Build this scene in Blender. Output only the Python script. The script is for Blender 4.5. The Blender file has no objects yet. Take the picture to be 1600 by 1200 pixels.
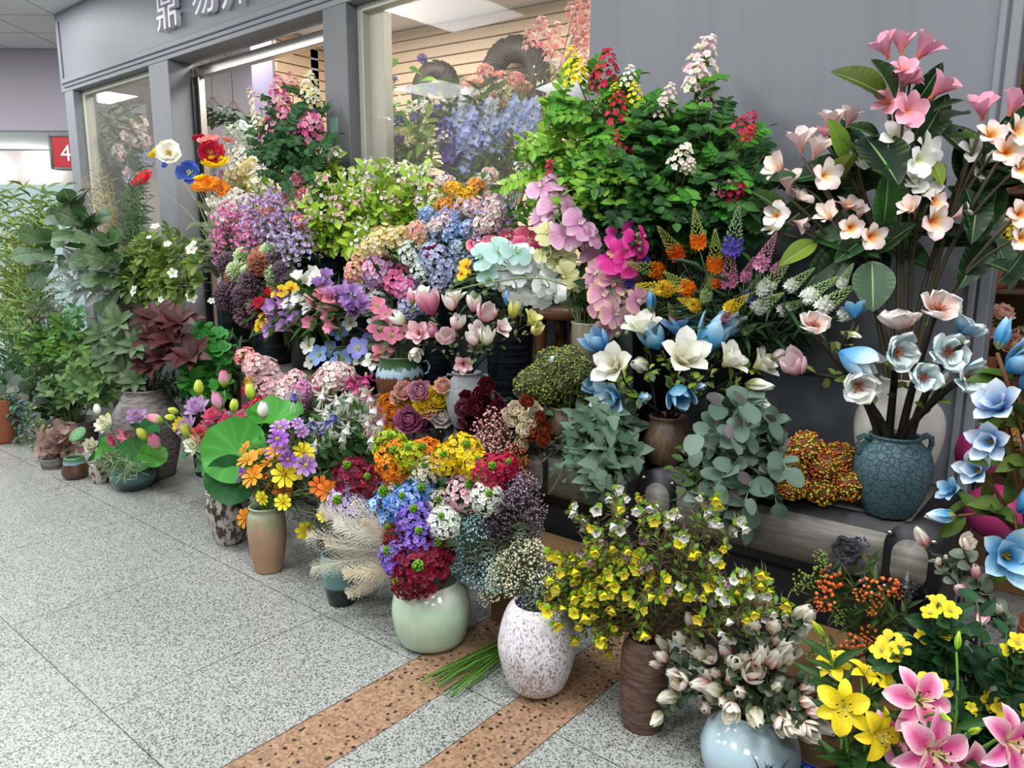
import bpy, math, random
import numpy as np
from mathutils import Matrix, Vector
SC = bpy.context.scene
COL = SC.collection
RNG = random.Random(7)
NR = np.random.RandomState(7)
# ---------------------------------------------------------------- camera (a phone held at 1.5 m, 1600x1200)
F = 1164.0
ROT = np.array([[0.76986885, -0.11904473, 0.62700104], [0.63817652, 0.13479851, -0.75799742], [0.00571679, 0.98369595, 0.17974872]])
CAM = np.array([0, 0, 1.5])
RIGHT, UP, BACK = ROT[:, 0], ROT[:, 1], ROT[:, 2]
def ray(px, py):
    return ROT @ np.array([px - 800.0, 600.0 - py, -F])
def atY(px, py, y):
    d = ray(px, py); return CAM + d * (y / d[1])
def atZ(px, py, z=0.0):
    d = ray(px, py); return CAM + d * ((z - 1.5) / d[2])
def depth(p):
    return -float(np.dot(np.asarray(p) - CAM, BACK))
def m_per_px(p):
    return depth(p) / F
def proj(p):
    c = ROT.T @ (np.asarray(p, float) - CAM); return 800 + F * c[0] / -c[2], 600 - F * c[1] / -c[2]
def up_at(px, py, base):
    """height of a pixel on the upright plane through base that faces the camera"""
    n = np.array([base[0], base[1], 0.0]); d = ray(px, py)
    t = np.dot(np.asarray(base) - CAM, n) / np.dot(d, n); return (CAM + d * t)[2]

def hx(h):
    if not isinstance(h, str): return np.array(h, float)
    c = np.array([int(h[i:i + 2], 16) / 255 for i in (0, 2, 4)])
    return np.where(c <= .04045, c / 12.92, ((c + .055) / 1.055) ** 2.4)
def ramp(cols, u):
    cols = np.array([hx(c) for c in cols]); u = np.clip(np.asarray(u), 0, 1) * (len(cols) - 1)
    if len(cols) == 1: return np.repeat(cols, u.size, 0).reshape(u.shape + (3,))
    i = np.minimum(u.astype(int), len(cols) - 2); f = (u - i)[..., None]
    return cols[i] * (1 - f) + cols[i + 1] * f
def unit(v):
    v = np.asarray(v, float); n = np.linalg.norm(v); return v / n if n > 1e-9 else np.array([0, 0, 1.])
def frame(d, roll=0.0, ref=None):
    """3x3 with z column along d"""
    z = unit(d); r = np.array([0, 0, 1.]) if ref is None else np.asarray(ref, float)
    if abs(np.dot(z, unit(r))) > .98: r = np.array([1., 0, 0])
    x = unit(np.cross(r, z)); y = np.cross(z, x); c, s = math.cos(roll), math.sin(roll)
    return np.stack([x * c + y * s, y * c - x * s, z], 1)

class MB:
    def __init__(s):
        s.V, s.Q, s.T, s.C, s.B, s.U, s.n = [], [], [], [], [], [], 0
    def add(s, V, Q=None, T=None, col='ffffff', back=None, uv=None):
        V = np.asarray(V, float).reshape(-1, 3); k = len(V)
        c = hx(col) if isinstance(col, str) else np.asarray(col, float)
        if c.ndim == 1: c = np.repeat(c[None], k, 0)
        c = c.reshape(-1, 3)
        b = c if back is None else (np.repeat(hx(back)[None], k, 0) if isinstance(back, str) else np.asarray(back).reshape(-1, 3))
        s.V.append(V); s.C.append(c); s.B.append(b)
        s.U.append(np.zeros((k, 2)) if uv is None else np.asarray(uv).reshape(-1, 2))
        if Q is not None and len(Q): s.Q.append(np.asarray(Q).reshape(-1, 4) + s.n)
        if T is not None and len(T): s.T.append(np.asarray(T).reshape(-1, 3) + s.n)
        s.n += k; return s
    def flat(s):
        z = lambda L, w: np.concatenate(L) if L else np.zeros((0, w))
        return z(s.V, 3), z(s.Q, 4).astype(int), z(s.T, 3).astype(int), z(s.C, 3), z(s.B, 3), z(s.U, 2)
    def put(s, o, R=None, t=(0, 0, 0), k=1.0, tint=1.0):
        V, Q, T, C, B, U = o.flat() if isinstance(o, MB) else o
        V = V * k
        if R is not None: V = V @ np.asarray(R).T
        return s.add(V + np.asarray(t), Q, T, C * tint, B * tint, U)
    def norm(s, d=1.0, z=None):
        V, Q, T, C, B, U = s.flat()
        e = 2 * np.percentile(np.hypot(V[:, 0], V[:, 1]), 98); e = max(e, (V[:, 2].max() - V[:, 2].min()))
        s.V, s.Q, s.T, s.C, s.B, s.U = [V * d / e], [Q], [T], [C], [B], [U]
        if not len(Q): s.Q = []
        if not len(T): s.T = []
        s.k = d / e
        return s
    def mesh(s, name, mat, smooth=True):
        V, Q, T, C, B, U = s.flat(); me = bpy.data.meshes.new(name)
        nq, nt = len(Q), len(T); idx = np.concatenate([Q.ravel(), T.ravel()]).astype(np.int32)
        me.vertices.add(len(V)); me.vertices.foreach_set('co', V.astype(np.float32).ravel())
        me.loops.add(len(idx)); me.loops.foreach_set('vertex_index', idx)
        me.polygons.add(nq + nt)
        st = np.concatenate([np.arange(nq) * 4, nq * 4 + np.arange(nt) * 3]).astype(np.int32)
        me.polygons.foreach_set('loop_start', st)
        me.polygons.foreach_set('use_smooth', np.full(nq + nt, smooth))
        me.update(calc_edges=True)
        for nm, A in (('col', C), ('colb', B)):
            a = me.attributes.new(nm, 'FLOAT_COLOR', 'POINT')
            a.data.foreach_set('color', np.concatenate([A, np.ones((len(A), 1))], 1).astype(np.float32).ravel())
        uvl = me.uv_layers.new(name='UVMap'); uvl.data.foreach_set('uv', U[idx].astype(np.float32).ravel())
        if mat is not None: me.materials.append(mat)
        return me

def obj(name, me, parent=None, loc=(0, 0, 0), R=None, k=1.0):
    if isinstance(me, tuple): me = me[0].mesh(name, me[1])
    o = bpy.data.objects.new(name, me); COL.objects.link(o)
    M = np.eye(4)
    if R is not None: M[:3, :3] = np.asarray(R)
    M[:3, :3] *= k; M[:3, 3] = loc
    o.matrix_world = Matrix(M.tolist())
    if parent is not None: o.parent = parent
    return o
def tag(o, label, cat, group=None, kind=None):
    if label: o['label'] = label
    if cat: o['category'] = cat
    if group: o['group'] = group
    if kind or cat: o['kind'] = kind or 'thing'
    return o
def empty(name, loc, label, cat, group=None):
    return tag(obj(name, None, loc=loc), label, cat, group)

# ---------------------------------------------------------------- basic solids
def box(mb, x0, x1, y0, y1, z0, z1, col='ffffff', bev=0.0):
    b = min(bev, (x1 - x0) / 3, (y1 - y0) / 3, (z1 - z0) / 3)
    if b <= 0:
        V = [(x, y, z) for z in (z0, z1) for y in (y0, y1) for x in (x0, x1)]
        return mb.add(V, [(0, 2, 3, 1), (4, 5, 7, 6), (0, 1, 5, 4), (2, 6, 7, 3), (0, 4, 6, 2), (1, 3, 7, 5)], col=col)
    ring = lambda i, z: [(x0 + i + (b if i == 0 else 0), y0 + i, z), (x1 - i - (b if i == 0 else 0), y0 + i, z), (x1 - i, y0 + i + (b if i == 0 else 0), z), (x1 - i, y1 - i - (b if i == 0 else 0), z),
                         (x1 - i - (b if i == 0 else 0), y1 - i, z), (x0 + i + (b if i == 0 else 0), y1 - i, z), (x0 + i, y1 - i - (b if i == 0 else 0), z), (x0 + i, y0 + i + (b if i == 0 else 0), z)]
    V = ring(b, z0) + ring(0, z0 + b) + ring(0, z1 - b) + ring(b, z1)
    Q, T = [], []
    for r in range(3):
        for i in range(8):
            j = (i + 1) % 8; Q.append((r * 8 + i, r * 8 + j, r * 8 + 8 + j, r * 8 + 8 + i))
    for o_, f in ((0, -1), (24, 1)):
        for i in range(1, 7): T.append((o_, o_ + i, o_ + i + 1)[::f])
    return mb.add(V, Q, T, col=col)
def tube(mb, P, r, k=5, col='3a4a22', cap=True):
    P = np.asarray(P, float); n = len(P); r = np.broadcast_to(np.asarray(r, float), (n,))
    t = np.gradient(P, axis=0); t /= np.linalg.norm(t, axis=1)[:, None] + 1e-12
    ref = np.array([0.31, 0.17, 0.93]) if abs(t[0][2]) < .9 else np.array([0.9, 0.3, 0.1])
    x = np.cross(t, ref); x /= np.linalg.norm(x, axis=1)[:, None] + 1e-12; y = np.cross(t, x)
    a = np.arange(k) * 2 * math.pi / k
    V = P[:, None] + (x[:, None] * np.cos(a)[None, :, None] + y[:, None] * np.sin(a)[None, :, None]) * r[:, None, None]
    i = np.arange(n - 1)[:, None] * k; j = np.arange(k)[None]; j2 = (j + 1) % k
    Q = np.stack([i + j, i + j2, i + k + j2, i + k + j], -1).reshape(-1, 4)
    T = []
    if cap:
        for m in range(1, k - 1): T += [(0, m + 1, m), ((n - 1) * k, (n - 1) * k + m, (n - 1) * k + m + 1)]
    c = hx(col) if isinstance(col, str) else np.asarray(col)
    if c.ndim == 2: c = np.repeat(c, k, 0)
    return mb.add(V, Q, T, col=c)
def lathe(mb, prof, seg=48, col='ffffff', flute=0, fdep=0):
    P = np.asarray(prof, float); n = len(P); a = np.arange(seg) * 2 * math.pi / seg
    f = 1 + (fdep * np.cos(a * flute) if flute else 0 * a)
    V = np.stack([P[:, 0][:, None] * np.cos(a)[None] * f, P[:, 0][:, None] * np.sin(a)[None] * f, np.repeat(P[:, 1][:, None], seg, 1)], -1)
    i = np.arange(n - 1)[:, None] * seg; j = np.arange(seg)[None]; j2 = (j + 1) % seg
    Q = np.stack([i + j, i + j2, i + seg + j2, i + seg + j], -1).reshape(-1, 4)
    uv = np.stack([np.broadcast_to(a[None] / (2 * math.pi), (n, seg)), np.broadcast_to(P[:, 1][:, None], (n, seg))], -1)
    return mb.add(V, Q, col=col, uv=uv)
def _ico(sub):
    import bmesh
    bm = bmesh.new(); bmesh.ops.create_icosphere(bm, subdivisions=sub, radius=1.0)
    bm.verts.ensure_lookup_table()
    V = np.array([v.co[:] for v in bm.verts]); T = np.array([[v.index for v in f.verts] for f in bm.faces]); bm.free(); return V, T
ICO = {1: _ico(1), 2: _ico(2)}
def ball(mb, c, r, col, sub=1, s=(1, 1, 1)):
    V, T = ICO[sub]; return mb.add(V * r * np.asarray(s) + np.asarray(c), T=T, col=col)
def bez(a, b, c, n=8):
    t = np.linspace(0, 1, n)[:, None]; a, b, c = map(np.asarray, (a, b, c))
    return a * (1 - t) ** 2 + 2 * b * t * (1 - t) + c * t * t

# ---------------------------------------------------------------- materials
def new_mat(name):
    m = bpy.data.materials.new(name); m.use_nodes = True; nt = m.node_tree
    p = next(n for n in nt.nodes if n.type == 'BSDF_PRINCIPLED'); return m, nt, p
def N(nt, t, **kw):
    n = nt.nodes.new(t)
    for k, v in kw.items():
        if k.startswith('i_'):
            key = k[2:]; key = int(key) if key.isdigit() else key.replace('_', ' ')
            n.inputs[key].default_value = v
        else: setattr(n, k, v)
    return n
def L(nt, a, b): nt.links.new(a, b)
def c4(h): return tuple(hx(h)) + (1,)
def mixc(nt, fac, a, b):
    m = N(nt, 'ShaderNodeMix', data_type='RGBA')
    for s, v in ((m.inputs[0], fac), (m.inputs[6], a), (m.inputs[7], b)):
        if isinstance(v, bpy.types.NodeSocket): L(nt, v, s)
        elif isinstance(v, (int, float)): s.default_value = v
        else: s.default_value = c4(v)
    return m.outputs[2]
def mth(nt, op, a, b=None, c=None):
    m = N(nt, 'ShaderNodeMath', operation=op)
    for i, v in enumerate((a, b, c)):
        if v is None: continue
        if isinstance(v, bpy.types.NodeSocket): L(nt, v, m.inputs[i])
        else: m.inputs[i].default_value = v
    return m.outputs[0]
def step(nt, v, lo, hi):
    m = N(nt, 'ShaderNodeMapRange', interpolation_type='SMOOTHSTEP'); L(nt, v, m.inputs[0])
    m.inputs[1].default_value = lo; m.inputs[2].default_value = hi; return m.outputs[0]
def noise(nt, scale, detail=3, rough=.5, vec=None, out=0):
    n = N(nt, 'ShaderNodeTexNoise'); n.inputs['Scale'].default_value = scale; n.inputs['Detail'].default_value = detail; n.inputs['Roughness'].default_value = rough
    if vec is not None: L(nt, vec, n.inputs['Vector'])
    return n.outputs[out]
def ocoord(nt, scale=None):
    t = N(nt, 'ShaderNodeTexCoord').outputs['Object']
    if scale is None: return t
    m = N(nt, 'ShaderNodeMapping'); m.inputs['Scale'].default_value = scale; L(nt, t, m.inputs['Vector']); return m.outputs[0]
def bump(nt, p, h, s=.3, d=.01):
    b = N(nt, 'ShaderNodeBump'); b.inputs['Strength'].default_value = s; b.inputs['Distance'].default_value = d
    L(nt, h, b.inputs['Height']); L(nt, b.outputs[0], p.inputs['Normal'])
def foliage_mat(name, rough, trans, spec=.4, var=.14, spots=False):
    m, nt, p = new_mat(name)
    a = N(nt, 'ShaderNodeAttribute', attribute_name='col'); b = N(nt, 'ShaderNodeAttribute', attribute_name='colb')
    g = N(nt, 'ShaderNodeNewGeometry')
    c = mixc(nt, g.outputs['Backfacing'], a.outputs['Color'], b.outputs['Color'])
    if spots:
        uv = N(nt, 'ShaderNodeUVMap', uv_map='UVMap').outputs[0]; mp = N(nt, 'ShaderNodeMapping'); mp.inputs['Scale'].default_value = (26, 9, 1); L(nt, uv, mp.inputs['Vector'])
        v = N(nt, 'ShaderNodeTexVoronoi'); v.inputs['Scale'].default_value = 1.0; L(nt, mp.outputs[0], v.inputs['Vector'])
        s = N(nt, 'ShaderNodeSeparateXYZ'); L(nt, uv, s.inputs[0])
        k = mth(nt, 'MULTIPLY', step(nt, v.outputs['Distance'], .26, .18), step(nt, s.outputs[0], .62, .5))
        k = mth(nt, 'MULTIPLY', k, step(nt, s.outputs[0], .08, .16))
        c = mixc(nt, k, c, '7a3018')
    oi = N(nt, 'ShaderNodeObjectInfo'); h = N(nt, 'ShaderNodeHueSaturation'); L(nt, c, h.inputs['Color'])
    L(nt, mth(nt, 'MULTIPLY_ADD', oi.outputs['Random'], var, 1 - var / 2), h.inputs['Value'])
    L(nt, mth(nt, 'MULTIPLY_ADD', oi.outputs['Random'], .02, .49), h.inputs['Hue'])
    c = h.outputs[0]; L(nt, c, p.inputs['Base Color'])
    p.inputs['Roughness'].default_value = rough; p.inputs['Specular IOR Level'].default_value = spec
    if trans:
        t = N(nt, 'ShaderNodeBsdfTranslucent'); L(nt, c, t.inputs['Color']); mx = N(nt, 'ShaderNodeMixShader'); mx.inputs[0].default_value = trans
        L(nt, p.outputs[0], mx.inputs[1]); L(nt, t.outputs[0], mx.inputs[2])
        L(nt, mx.outputs[0], next(n for n in nt.nodes if n.type == 'OUTPUT_MATERIAL').inputs[0])
    return m
M_PETAL = foliage_mat('petal', .55, .22, .3)
M_LILY = foliage_mat('lily_petal', .5, .2, .3, spots=True)
M_LEAF = foliage_mat('leaf', .5, .16, .3)
M_BIGLEAF = foliage_mat('big_leaf', .45, .1, .35, .08)
M_STEM = foliage_mat('stem', .6, 0, .3)
def plain(name, col, rough=.5, spec=.5, metal=0, var=0, vs=8, bmp=0):
    m, nt, p = new_mat(name); p.inputs['Base Color'].default_value = c4(col); p.inputs['Roughness'].default_value = rough
    p.inputs['Specular IOR Level'].default_value = spec; p.inputs['Metallic'].default_value = metal
    if var:
        n = noise(nt, vs, 4, .6, ocoord(nt)); h = N(nt, 'ShaderNodeHueSaturation'); h.inputs['Color'].default_value = c4(col)
        L(nt, mth(nt, 'MULTIPLY_ADD', n, 2 * var, 1 - var), h.inputs['Value']); L(nt, h.outputs[0], p.inputs['Base Color'])
        if bmp: bump(nt, p, n, bmp, .005)
    return m
M_ATTR = foliage_mat('painted', .5, 0, .5, 0)
# ---------------------------------------------------------------- petals and flower heads (built on +Z, normalised to a diameter of 1)
def petal(mb, Ln, W, e0, e1, cup=.1, pk=.6, pw=1., r0=.04, z0=0., az=0., ci=('ffffff',), co=None, stripe=None, edge=None, ruf=0., tw=0., nu=6, nv=4, ph=0., vein=None, notch=0., tilt=0., tint=1.):
    u = np.linspace(0, 1, nu + 1); e = np.radians(e0 + (e1 - e0) * u); ds = Ln / nu
    x = r0 + np.concatenate([[0], np.cumsum(np.cos(e[1:]) * ds)]); z = z0 + np.concatenate([[0], np.cumsum(np.sin(e[1:]) * ds)])
    kk = math.log(.5) / math.log(pk); w = W / 2 * np.maximum(np.sin(math.pi * np.clip(u, 0, 1) ** kk), 0) ** pw
    w = np.maximum(w, W * .14 * (1 - u) ** 2); v = np.linspace(-1, 1, nv + 1)
    n = cup * W * v[None] ** 2 * (w / (W / 2))[:, None] + ruf * Ln * np.sin(4.2 * v[None] + ph + 5 * u[:, None]) * u[:, None] + tilt * W * v[None] * (w / (W / 2))[:, None]
    y = w[:, None] * v[None] + tw * Ln * u[:, None] ** 2
    xx = x[:, None] - np.sin(e)[:, None] * n - notch * Ln * (1 - np.abs(v[None])) * (u[:, None] ** 6); zz = z[:, None] + np.cos(e)[:, None] * n
    c, s = math.cos(az), math.sin(az); V = np.stack([xx * c - y * s, xx * s + y * c, zz], -1)
    U2, V2 = np.meshgrid(u, v, indexing='ij')
    def colour(cols):
        C = ramp(cols, U2)
        if stripe: f = (np.clip(1 - np.abs(V2) / stripe[1], 0, 1) * np.clip(1.3 - U2, 0, 1) * stripe[2])[..., None]; C = C * (1 - f) + hx(stripe[0]) * f
        if edge: f = (np.clip(np.maximum(np.abs(V2) ** 3, (U2 - .7) / .3), 0, 1) * edge[1])[..., None]; C = C * (1 - f) + hx(edge[0]) * f
        if vein: f = ((np.cos(V2 * vein[1]) > .3) * (U2 < .95) * vein[2])[..., None]; C = C * (1 - f) + hx(vein[0]) * f
        return C
    C = colour(ci) * tint; B = C if co is None else ramp(co, U2) * tint
    i = np.arange(nu)[:, None] * (nv + 1); j = np.arange(nv)[None]
    Q = np.stack([i + j, i + nv + 1 + j, i + nv + 2 + j, i + 1 + j], -1).reshape(-1, 4)
    return mb.add(V, Q, col=C, back=B, uv=np.stack([U2, V2 * .5 + .5], -1))
def whorl(mb, n, rot=0., jit=.12, rng=RNG, **k):
    for i in range(n):
        q = dict(k)
        for key in ('Ln', 'W'): q[key] = k[key] * (1 + rng.uniform(-jit, jit))
        for key in ('e0', 'e1'): q[key] = k[key] + rng.uniform(-60, 60) * jit
        petal(mb, tint=1 + rng.uniform(-.13, .03), az=2 * math.pi * (i + rot + rng.uniform(-.3, .3) * jit) / n, ph=rng.uniform(0, 6), **q)
    return mb
def stamens(n, Ln, spread, cf, ct, r=.008, tip=.02, bend=0., z0=0.):
    mb = MB()
    for i in range(n):
        a = 2 * math.pi * i / n + RNG.uniform(-.2, .2); th = spread * RNG.uniform(.3, 1) if n > 3 else spread
        d = np.array([math.cos(a) * math.sin(th), math.sin(a) * math.sin(th), math.cos(th)]); e = d * Ln * RNG.uniform(.85, 1.1)
        P = bez((0, 0, z0), np.array([0, 0, z0 + Ln * .5]), e + np.array([0, 0, z0 - bend]), 4)
        tube(mb, P, r, 3, cf, cap=False); ball(mb, P[-1], tip, ct)
    return mb
def scale_mb(mb, k): 
    V, Q, T, C, B, U = mb.flat(); m = MB(); m.put((V * k, Q, T, C, B, U)); return m
def fib(n, zmin=-1., jit=0.):
    P = []
    for i in range(n):
        z = 1 - (1 - zmin) * (i + .5) / n; a = i * 2.39996 + RNG.uniform(-jit, jit); r = math.sqrt(max(0, 1 - z * z)); P.append((r * math.cos(a), r * math.sin(a), z))
    return np.array(P)
def floret(n, cols, w=.8, e=(35, 5), eye=None, r=.5, nv=2):
    mb = MB(); whorl(mb, n, Ln=r, W=r * w, e0=e[0], e1=e[1], cup=.1, pk=.62, pw=.6, r0=.02, ci=cols, nu=3, nv=nv)
    if eye is not None: ball(mb, (0, 0, .05), .08, eye)
    return mb.flat()
def cluster(fl, n, s=(1, 1, 1), zmin=-.35, k=.32, jit=.3, tint=.12, out=1.0, tilt=.25):
    mb = MB()
    for p in fib(n, zmin, jit):
        q = p * np.asarray(s) * (1 + RNG.uniform(-.12, .08)) * .5; d = unit(p / np.asarray(s)) * out + np.array([RNG.uniform(-tilt, tilt) for _ in range(3)])
        f = fl[RNG.randrange(len(fl))] if isinstance(fl, list) else fl
        mb.put(f, frame(d, RNG.uniform(0, 6)), q, k * RNG.uniform(.85, 1.15), 1 + RNG.uniform(-tint, tint))
    return mb
def spikeball(n, ln, r, c0, c1, core, nseg=1, zmin=-.9):
    mb = MB(); ball(mb, (0, 0, 0), r, core, 2)
    for p in fib(n, zmin, .3):
        p = unit(p + NR.uniform(-.12, .12, 3)); x = unit(np.cross(p, (.3, .5, .8))) * .018; a = p * r * .8; b = p * (r + ln * RNG.uniform(.8, 1.1)); y = np.cross(p, x)
        mb.add([a + x, a - x * .5 + y, a - x * .5 - y, b + x * 1.4, b - x * .7 + y * 1.4, b - x * .7 - y * 1.4], [(0, 1, 4, 3), (1, 2, 5, 4), (2, 0, 3, 5)], [(3, 4, 5)], col=np.array([hx(c0)] * 3 + [hx(c1)] * 3))
    return mb

PAL = {  # inside colours base>tip, outside colours base>tip
 'wb': (('f4f4ea', 'f6f7f2', 'ffffff'), ('3f86b8', '6fb0d8', 'e6f2f6')), 'bw': (('5fa3cc', '8cc0e0', 'eef5f8'), ('2f78b0', '4f9bd0', 'bcdcee')),
 'wy': (('efe9b8', 'f4f2e2', 'fdfdf8'), ('c8bc60', 'ecebd2', 'fbfbf4')), 'bl': (('3c7fb6', '6aaedd', 'cfe6f2'), ('2468a8', '4b96cc', 'a9d2ea')),
 'pk': (('f3d3d6', 'f6e3e2', 'fbf3ef'), ('c25a7e', 'dd93a8', 'f6e2e0')), 'pw': (('f6ecdf', 'fbf6ee', 'ffffff'), ('d98aa0', 'f1d6d3', 'fcf5ee')),
 'dp': (('e7a3b8', 'eebfca', 'f6dde0'), ('b34a78', 'd1799a', 'ecb8c6')), 'yl': (('d8d468', 'e8e48c', 'f2efb8'), ('b8b040', 'd8d468', 'eeeaa0')),
 'cr': (('f3e6c8', 'f7eedb', 'fbf6ea'), ('d85f78', 'e58a92', 'f8dccf', 'fef8ea', 'fffcf4')), 'cg': (('eee9cd', 'f2eedb', 'f8f5e8'), ('c8c69a', 'e9e6cc', 'f5f2e4')),
 'gb': (('4f84ba', '9cbcdc', 'eef2f6'), ('2a66a8', '5f96cc', 'dce6ee')),
}
def k_mag(pal):     # open magnolia
    ci, co = PAL[pal]; mb = MB()
    whorl(mb, 5, Ln=.62, W=.36, e0=60, e1=30, cup=.16, pk=.62, pw=.7, ci=ci, co=co, nu=7)
    whorl(mb, 4, rot=.5, Ln=.56, W=.34, e0=80, e1=56, cup=.22, pk=.6, pw=.7, ci=ci, co=co, nu=7)
    mb.norm(); return mb, [('stamens', scale_mb(stamens(9, .14, .7, 'd9c46a', 'c9a23c', .012, .02), 1.0))]
def k_magh(pal):    # half open goblet
    ci, co = PAL[pal]; mb = MB()
    whorl(mb, 4, Ln=.8, W=.4, e0=35, e1=98, cup=.2, pk=.58, pw=.7, ci=ci, co=co, nu=8)
    whorl(mb, 3, rot=.4, Ln=.78, W=.36, e0=52, e1=100, cup=.25, pk=.58, pw=.7, ci=ci, co=co, nu=8); return mb.norm(), []
def k_magb(pal):    # closed bud with a green calyx
    ci, co = PAL[pal]; mb = MB()
    whorl(mb, 3, jit=.05, Ln=.9, W=.4, e0=60, e1=110, cup=.34, pk=.42, pw=.7, r0=.02, ci=co, co=co, nu=8)
    whorl(mb, 3, rot=.5, jit=.05, Ln=.88, W=.38, e0=64, e1=107, cup=.34, pk=.42, pw=.7, r0=.02, ci=ci, co=co, nu=8)
    cal = MB(); whorl(cal, 3, rot=.2, Ln=.42, W=.3, e0=42, e1=96, cup=.3, pk=.45, r0=.03, z0=-.02, ci=('7f8f4a', 'a9ad6a'), nu=4); mb.norm()
    return mb, [('calyx', scale_mb(cal, mb.k))]
def k_anem(pal):    # wide wavy cup, dark stamens
    ci, co = {'b': (('54788c', 'a9c6cc', 'dcebe8', 'eef5f0'), ('3a80b2', '7fb6d6', 'd8ebee')), 'p': (('d98a78', 'f2cfc2', 'fbf0e8'), ('f0c4c0', 'f8e4de', 'fdf4ee')), 'w': (('b8c0b8', 'e2e4da', 'f6f3ea'), ('8ebcd4', 'cfe2e8', 'f5f4ee'))}[pal]; mb = MB()
    whorl(mb, 5, Ln=.6, W=.5, e0=22, e1=66, tilt=.12, cup=.14, pk=.68, pw=.55, ci=ci, co=co, ruf=.08, nu=9, nv=8, edge=('f8faf6', .8))
    whorl(mb, 3, rot=.5, Ln=.52, W=.44, e0=35, e1=74, tilt=.12, cup=.14, pk=.68, pw=.55, ci=ci, co=co, ruf=.08, nu=9, nv=8, edge=('f8faf6', .8)); mb.norm()
    s = stamens(30, .26, .85, 'b4552e', 'c8682e' if pal != 'b' else '8a5a40', .008, .016); ball(s, (0, 0, .06), .05, 'd8d0a8'); return mb, [('stamens', s)]
def k_plum(pal):
    ci = {'w': ('f09030', 'f8dcae', 'fff8f0', 'fff2f0', 'f4b8cc'), 'p': ('f08a4a', 'f2a8b8', 'f0a0bc', 'f9c8d8'), 'v': ('dbe08a', 'f6f6e2', 'fdfdf8', 'ffffff'), 'c': ('d8601c', 'f2a850', 'fbe6cc', 'fdf2ee', 'f6c4d0')}[pal]
    co = {'w': ('e0907c', 'f3c9c2', 'fbeae6'), 'p': ('ee9a5a', 'ee8fa8', 'f4aabf'), 'v': ('e6ead0', 'f8f9f0', 'ffffff'), 'c': ('ea9a6e', 'f4c2c8', 'fbe2e4')}[pal]; mb = MB()
    whorl(mb, 5, jit=.06, Ln=.56, W=.4, e0=62, e1=6, cup=.12, pk=.64, pw=.62, r0=.02, ci=ci, co=co, tw=.1, tilt=.2, nu=7, nv=4); return mb.norm(), []
def k_plumh(pal):
    mb = MB(); ci = {'p': ('f08a4a', 'f2a8b8', 'f2a8c0'), 'w': ('f2a23c', 'fbeedd', 'f9e0e0')}[pal]; co = {'p': ('ec8a54', 'f0a0c0', 'f8c4d8'), 'w': ('e0a090', 'f4ccd0', 'fcf0ea')}[pal]
    whorl(mb, 5, jit=.06, Ln=.8, W=.36, e0=84, e1=34, cup=.2, tilt=.22, pk=.68, pw=.6, r0=.02, ci=ci, co=co, tw=.08, nu=8); return mb.norm(), []
def k_lily(pal):
    ci, ed, st = {'y': (('c8b820', 'f0d820', 'f7e23a'), None, ('d9a818', .25, .4)), 'p': (('ece0a8', 'd85a94', 'e484b0', 'f0b4cc'), ('f6dfda', .75), ('c02a74', .6, .95))}[pal]
    mb = MB(); whorl(mb, 3, jit=.07, Ln=.58, W=.27, e0=48, e1=-38, cup=.2, pk=.52, pw=.8, r0=.02, ci=ci, edge=ed, stripe=st, nu=9, nv=6, ruf=.012)
    whorl(mb, 3, rot=.5, jit=.07, Ln=.58, W=.36, e0=50, e1=-34, cup=.16, pk=.5, pw=.75, r0=.02, z0=.02, ci=ci, edge=ed, stripe=st, nu=9, nv=6, ruf=.012); mb.norm()
    s = MB()
    for i in range(6):
        a = i * math.pi / 3 + .3; P = bez((0, 0, 0), (0, 0, .2), (.12 * math.cos(a), .12 * math.sin(a), .3), 5); tube(s, P, .007, 4, 'd8c878'); ball(s, P[-1], .03, '4a2414', 1, (1, .45, .45))
    tube(s, [(0, 0, 0), (0, .01, .2), (.02, .02, .34)], .01, 5, 'b8c070'); return mb, [('stamens', s)]
def k_lilyb(pal):
    mb = MB(); whorl(mb, 6, jit=.03, Ln=1, W=.34, e0=72, e1=103, cup=.3, pk=.4, pw=.8, ci={'g': ('7fae2c', 'a9cc3a', 'd6de5a')}[pal], nu=7); return mb.norm(), []
def k_orch(pal):
    A, V, E, lip = {'lp': ('dca4c6', 'b468a0', 'f0cfe0', 'f3e6e0'), 'mg': ('e0329a', 'b01878', 'ee62b4', 'f2c6a8'), 'py': ('d69ab8', 'b4609a', 'e6cf9e', 'f2ecd6'), 'gr': ('cfd096', 'a8b068', 'dfe0b4', 'e8e2b0'), 'aq': ('b8dcd6', '8fc8c2', 'd8ecE6'.lower(), 'bfe0b0'),
        'wh': ('eef3f2', 'dfeaea', 'f8fbfa', 'f4f6e6'), 'pr': ('e0567f', 'c22e62', 'f0a4ae', 'f4d6c8'), 'yw': ('eec820', 'd8a010', 'f5dc50', 'b8402a')}[pal]
    mb = MB(); vn = (V, 16, .3)
    for a, w in ((90, .3), (215, .28), (325, .28)): petal(mb, .46, w, 12, -4, .08, .6, .6, az=math.radians(a), ci=(V, A, E), vein=vn, nu=6, nv=8, z0=-.02)
    for a in (20, 160): petal(mb, .48, .58, 14, -8, .06, .66, .5, az=math.radians(a), ci=(V, A, A, E), vein=vn, nu=7, nv=10, edge=(E, .5))
    mb.norm(); l = MB(); petal(l, .2, .14, 70, -30, .4, .6, 1, az=math.radians(270), ci=(lip, V)); petal(l, .13, .1, 80, 60, .4, az=math.radians(200), ci=(lip, lip)); petal(l, .13, .1, 80, 60, .4, az=math.radians(340), ci=(lip, lip)); ball(l, (0, .01, .05), .04, lip)
    return mb, [('lip', l)]
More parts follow.
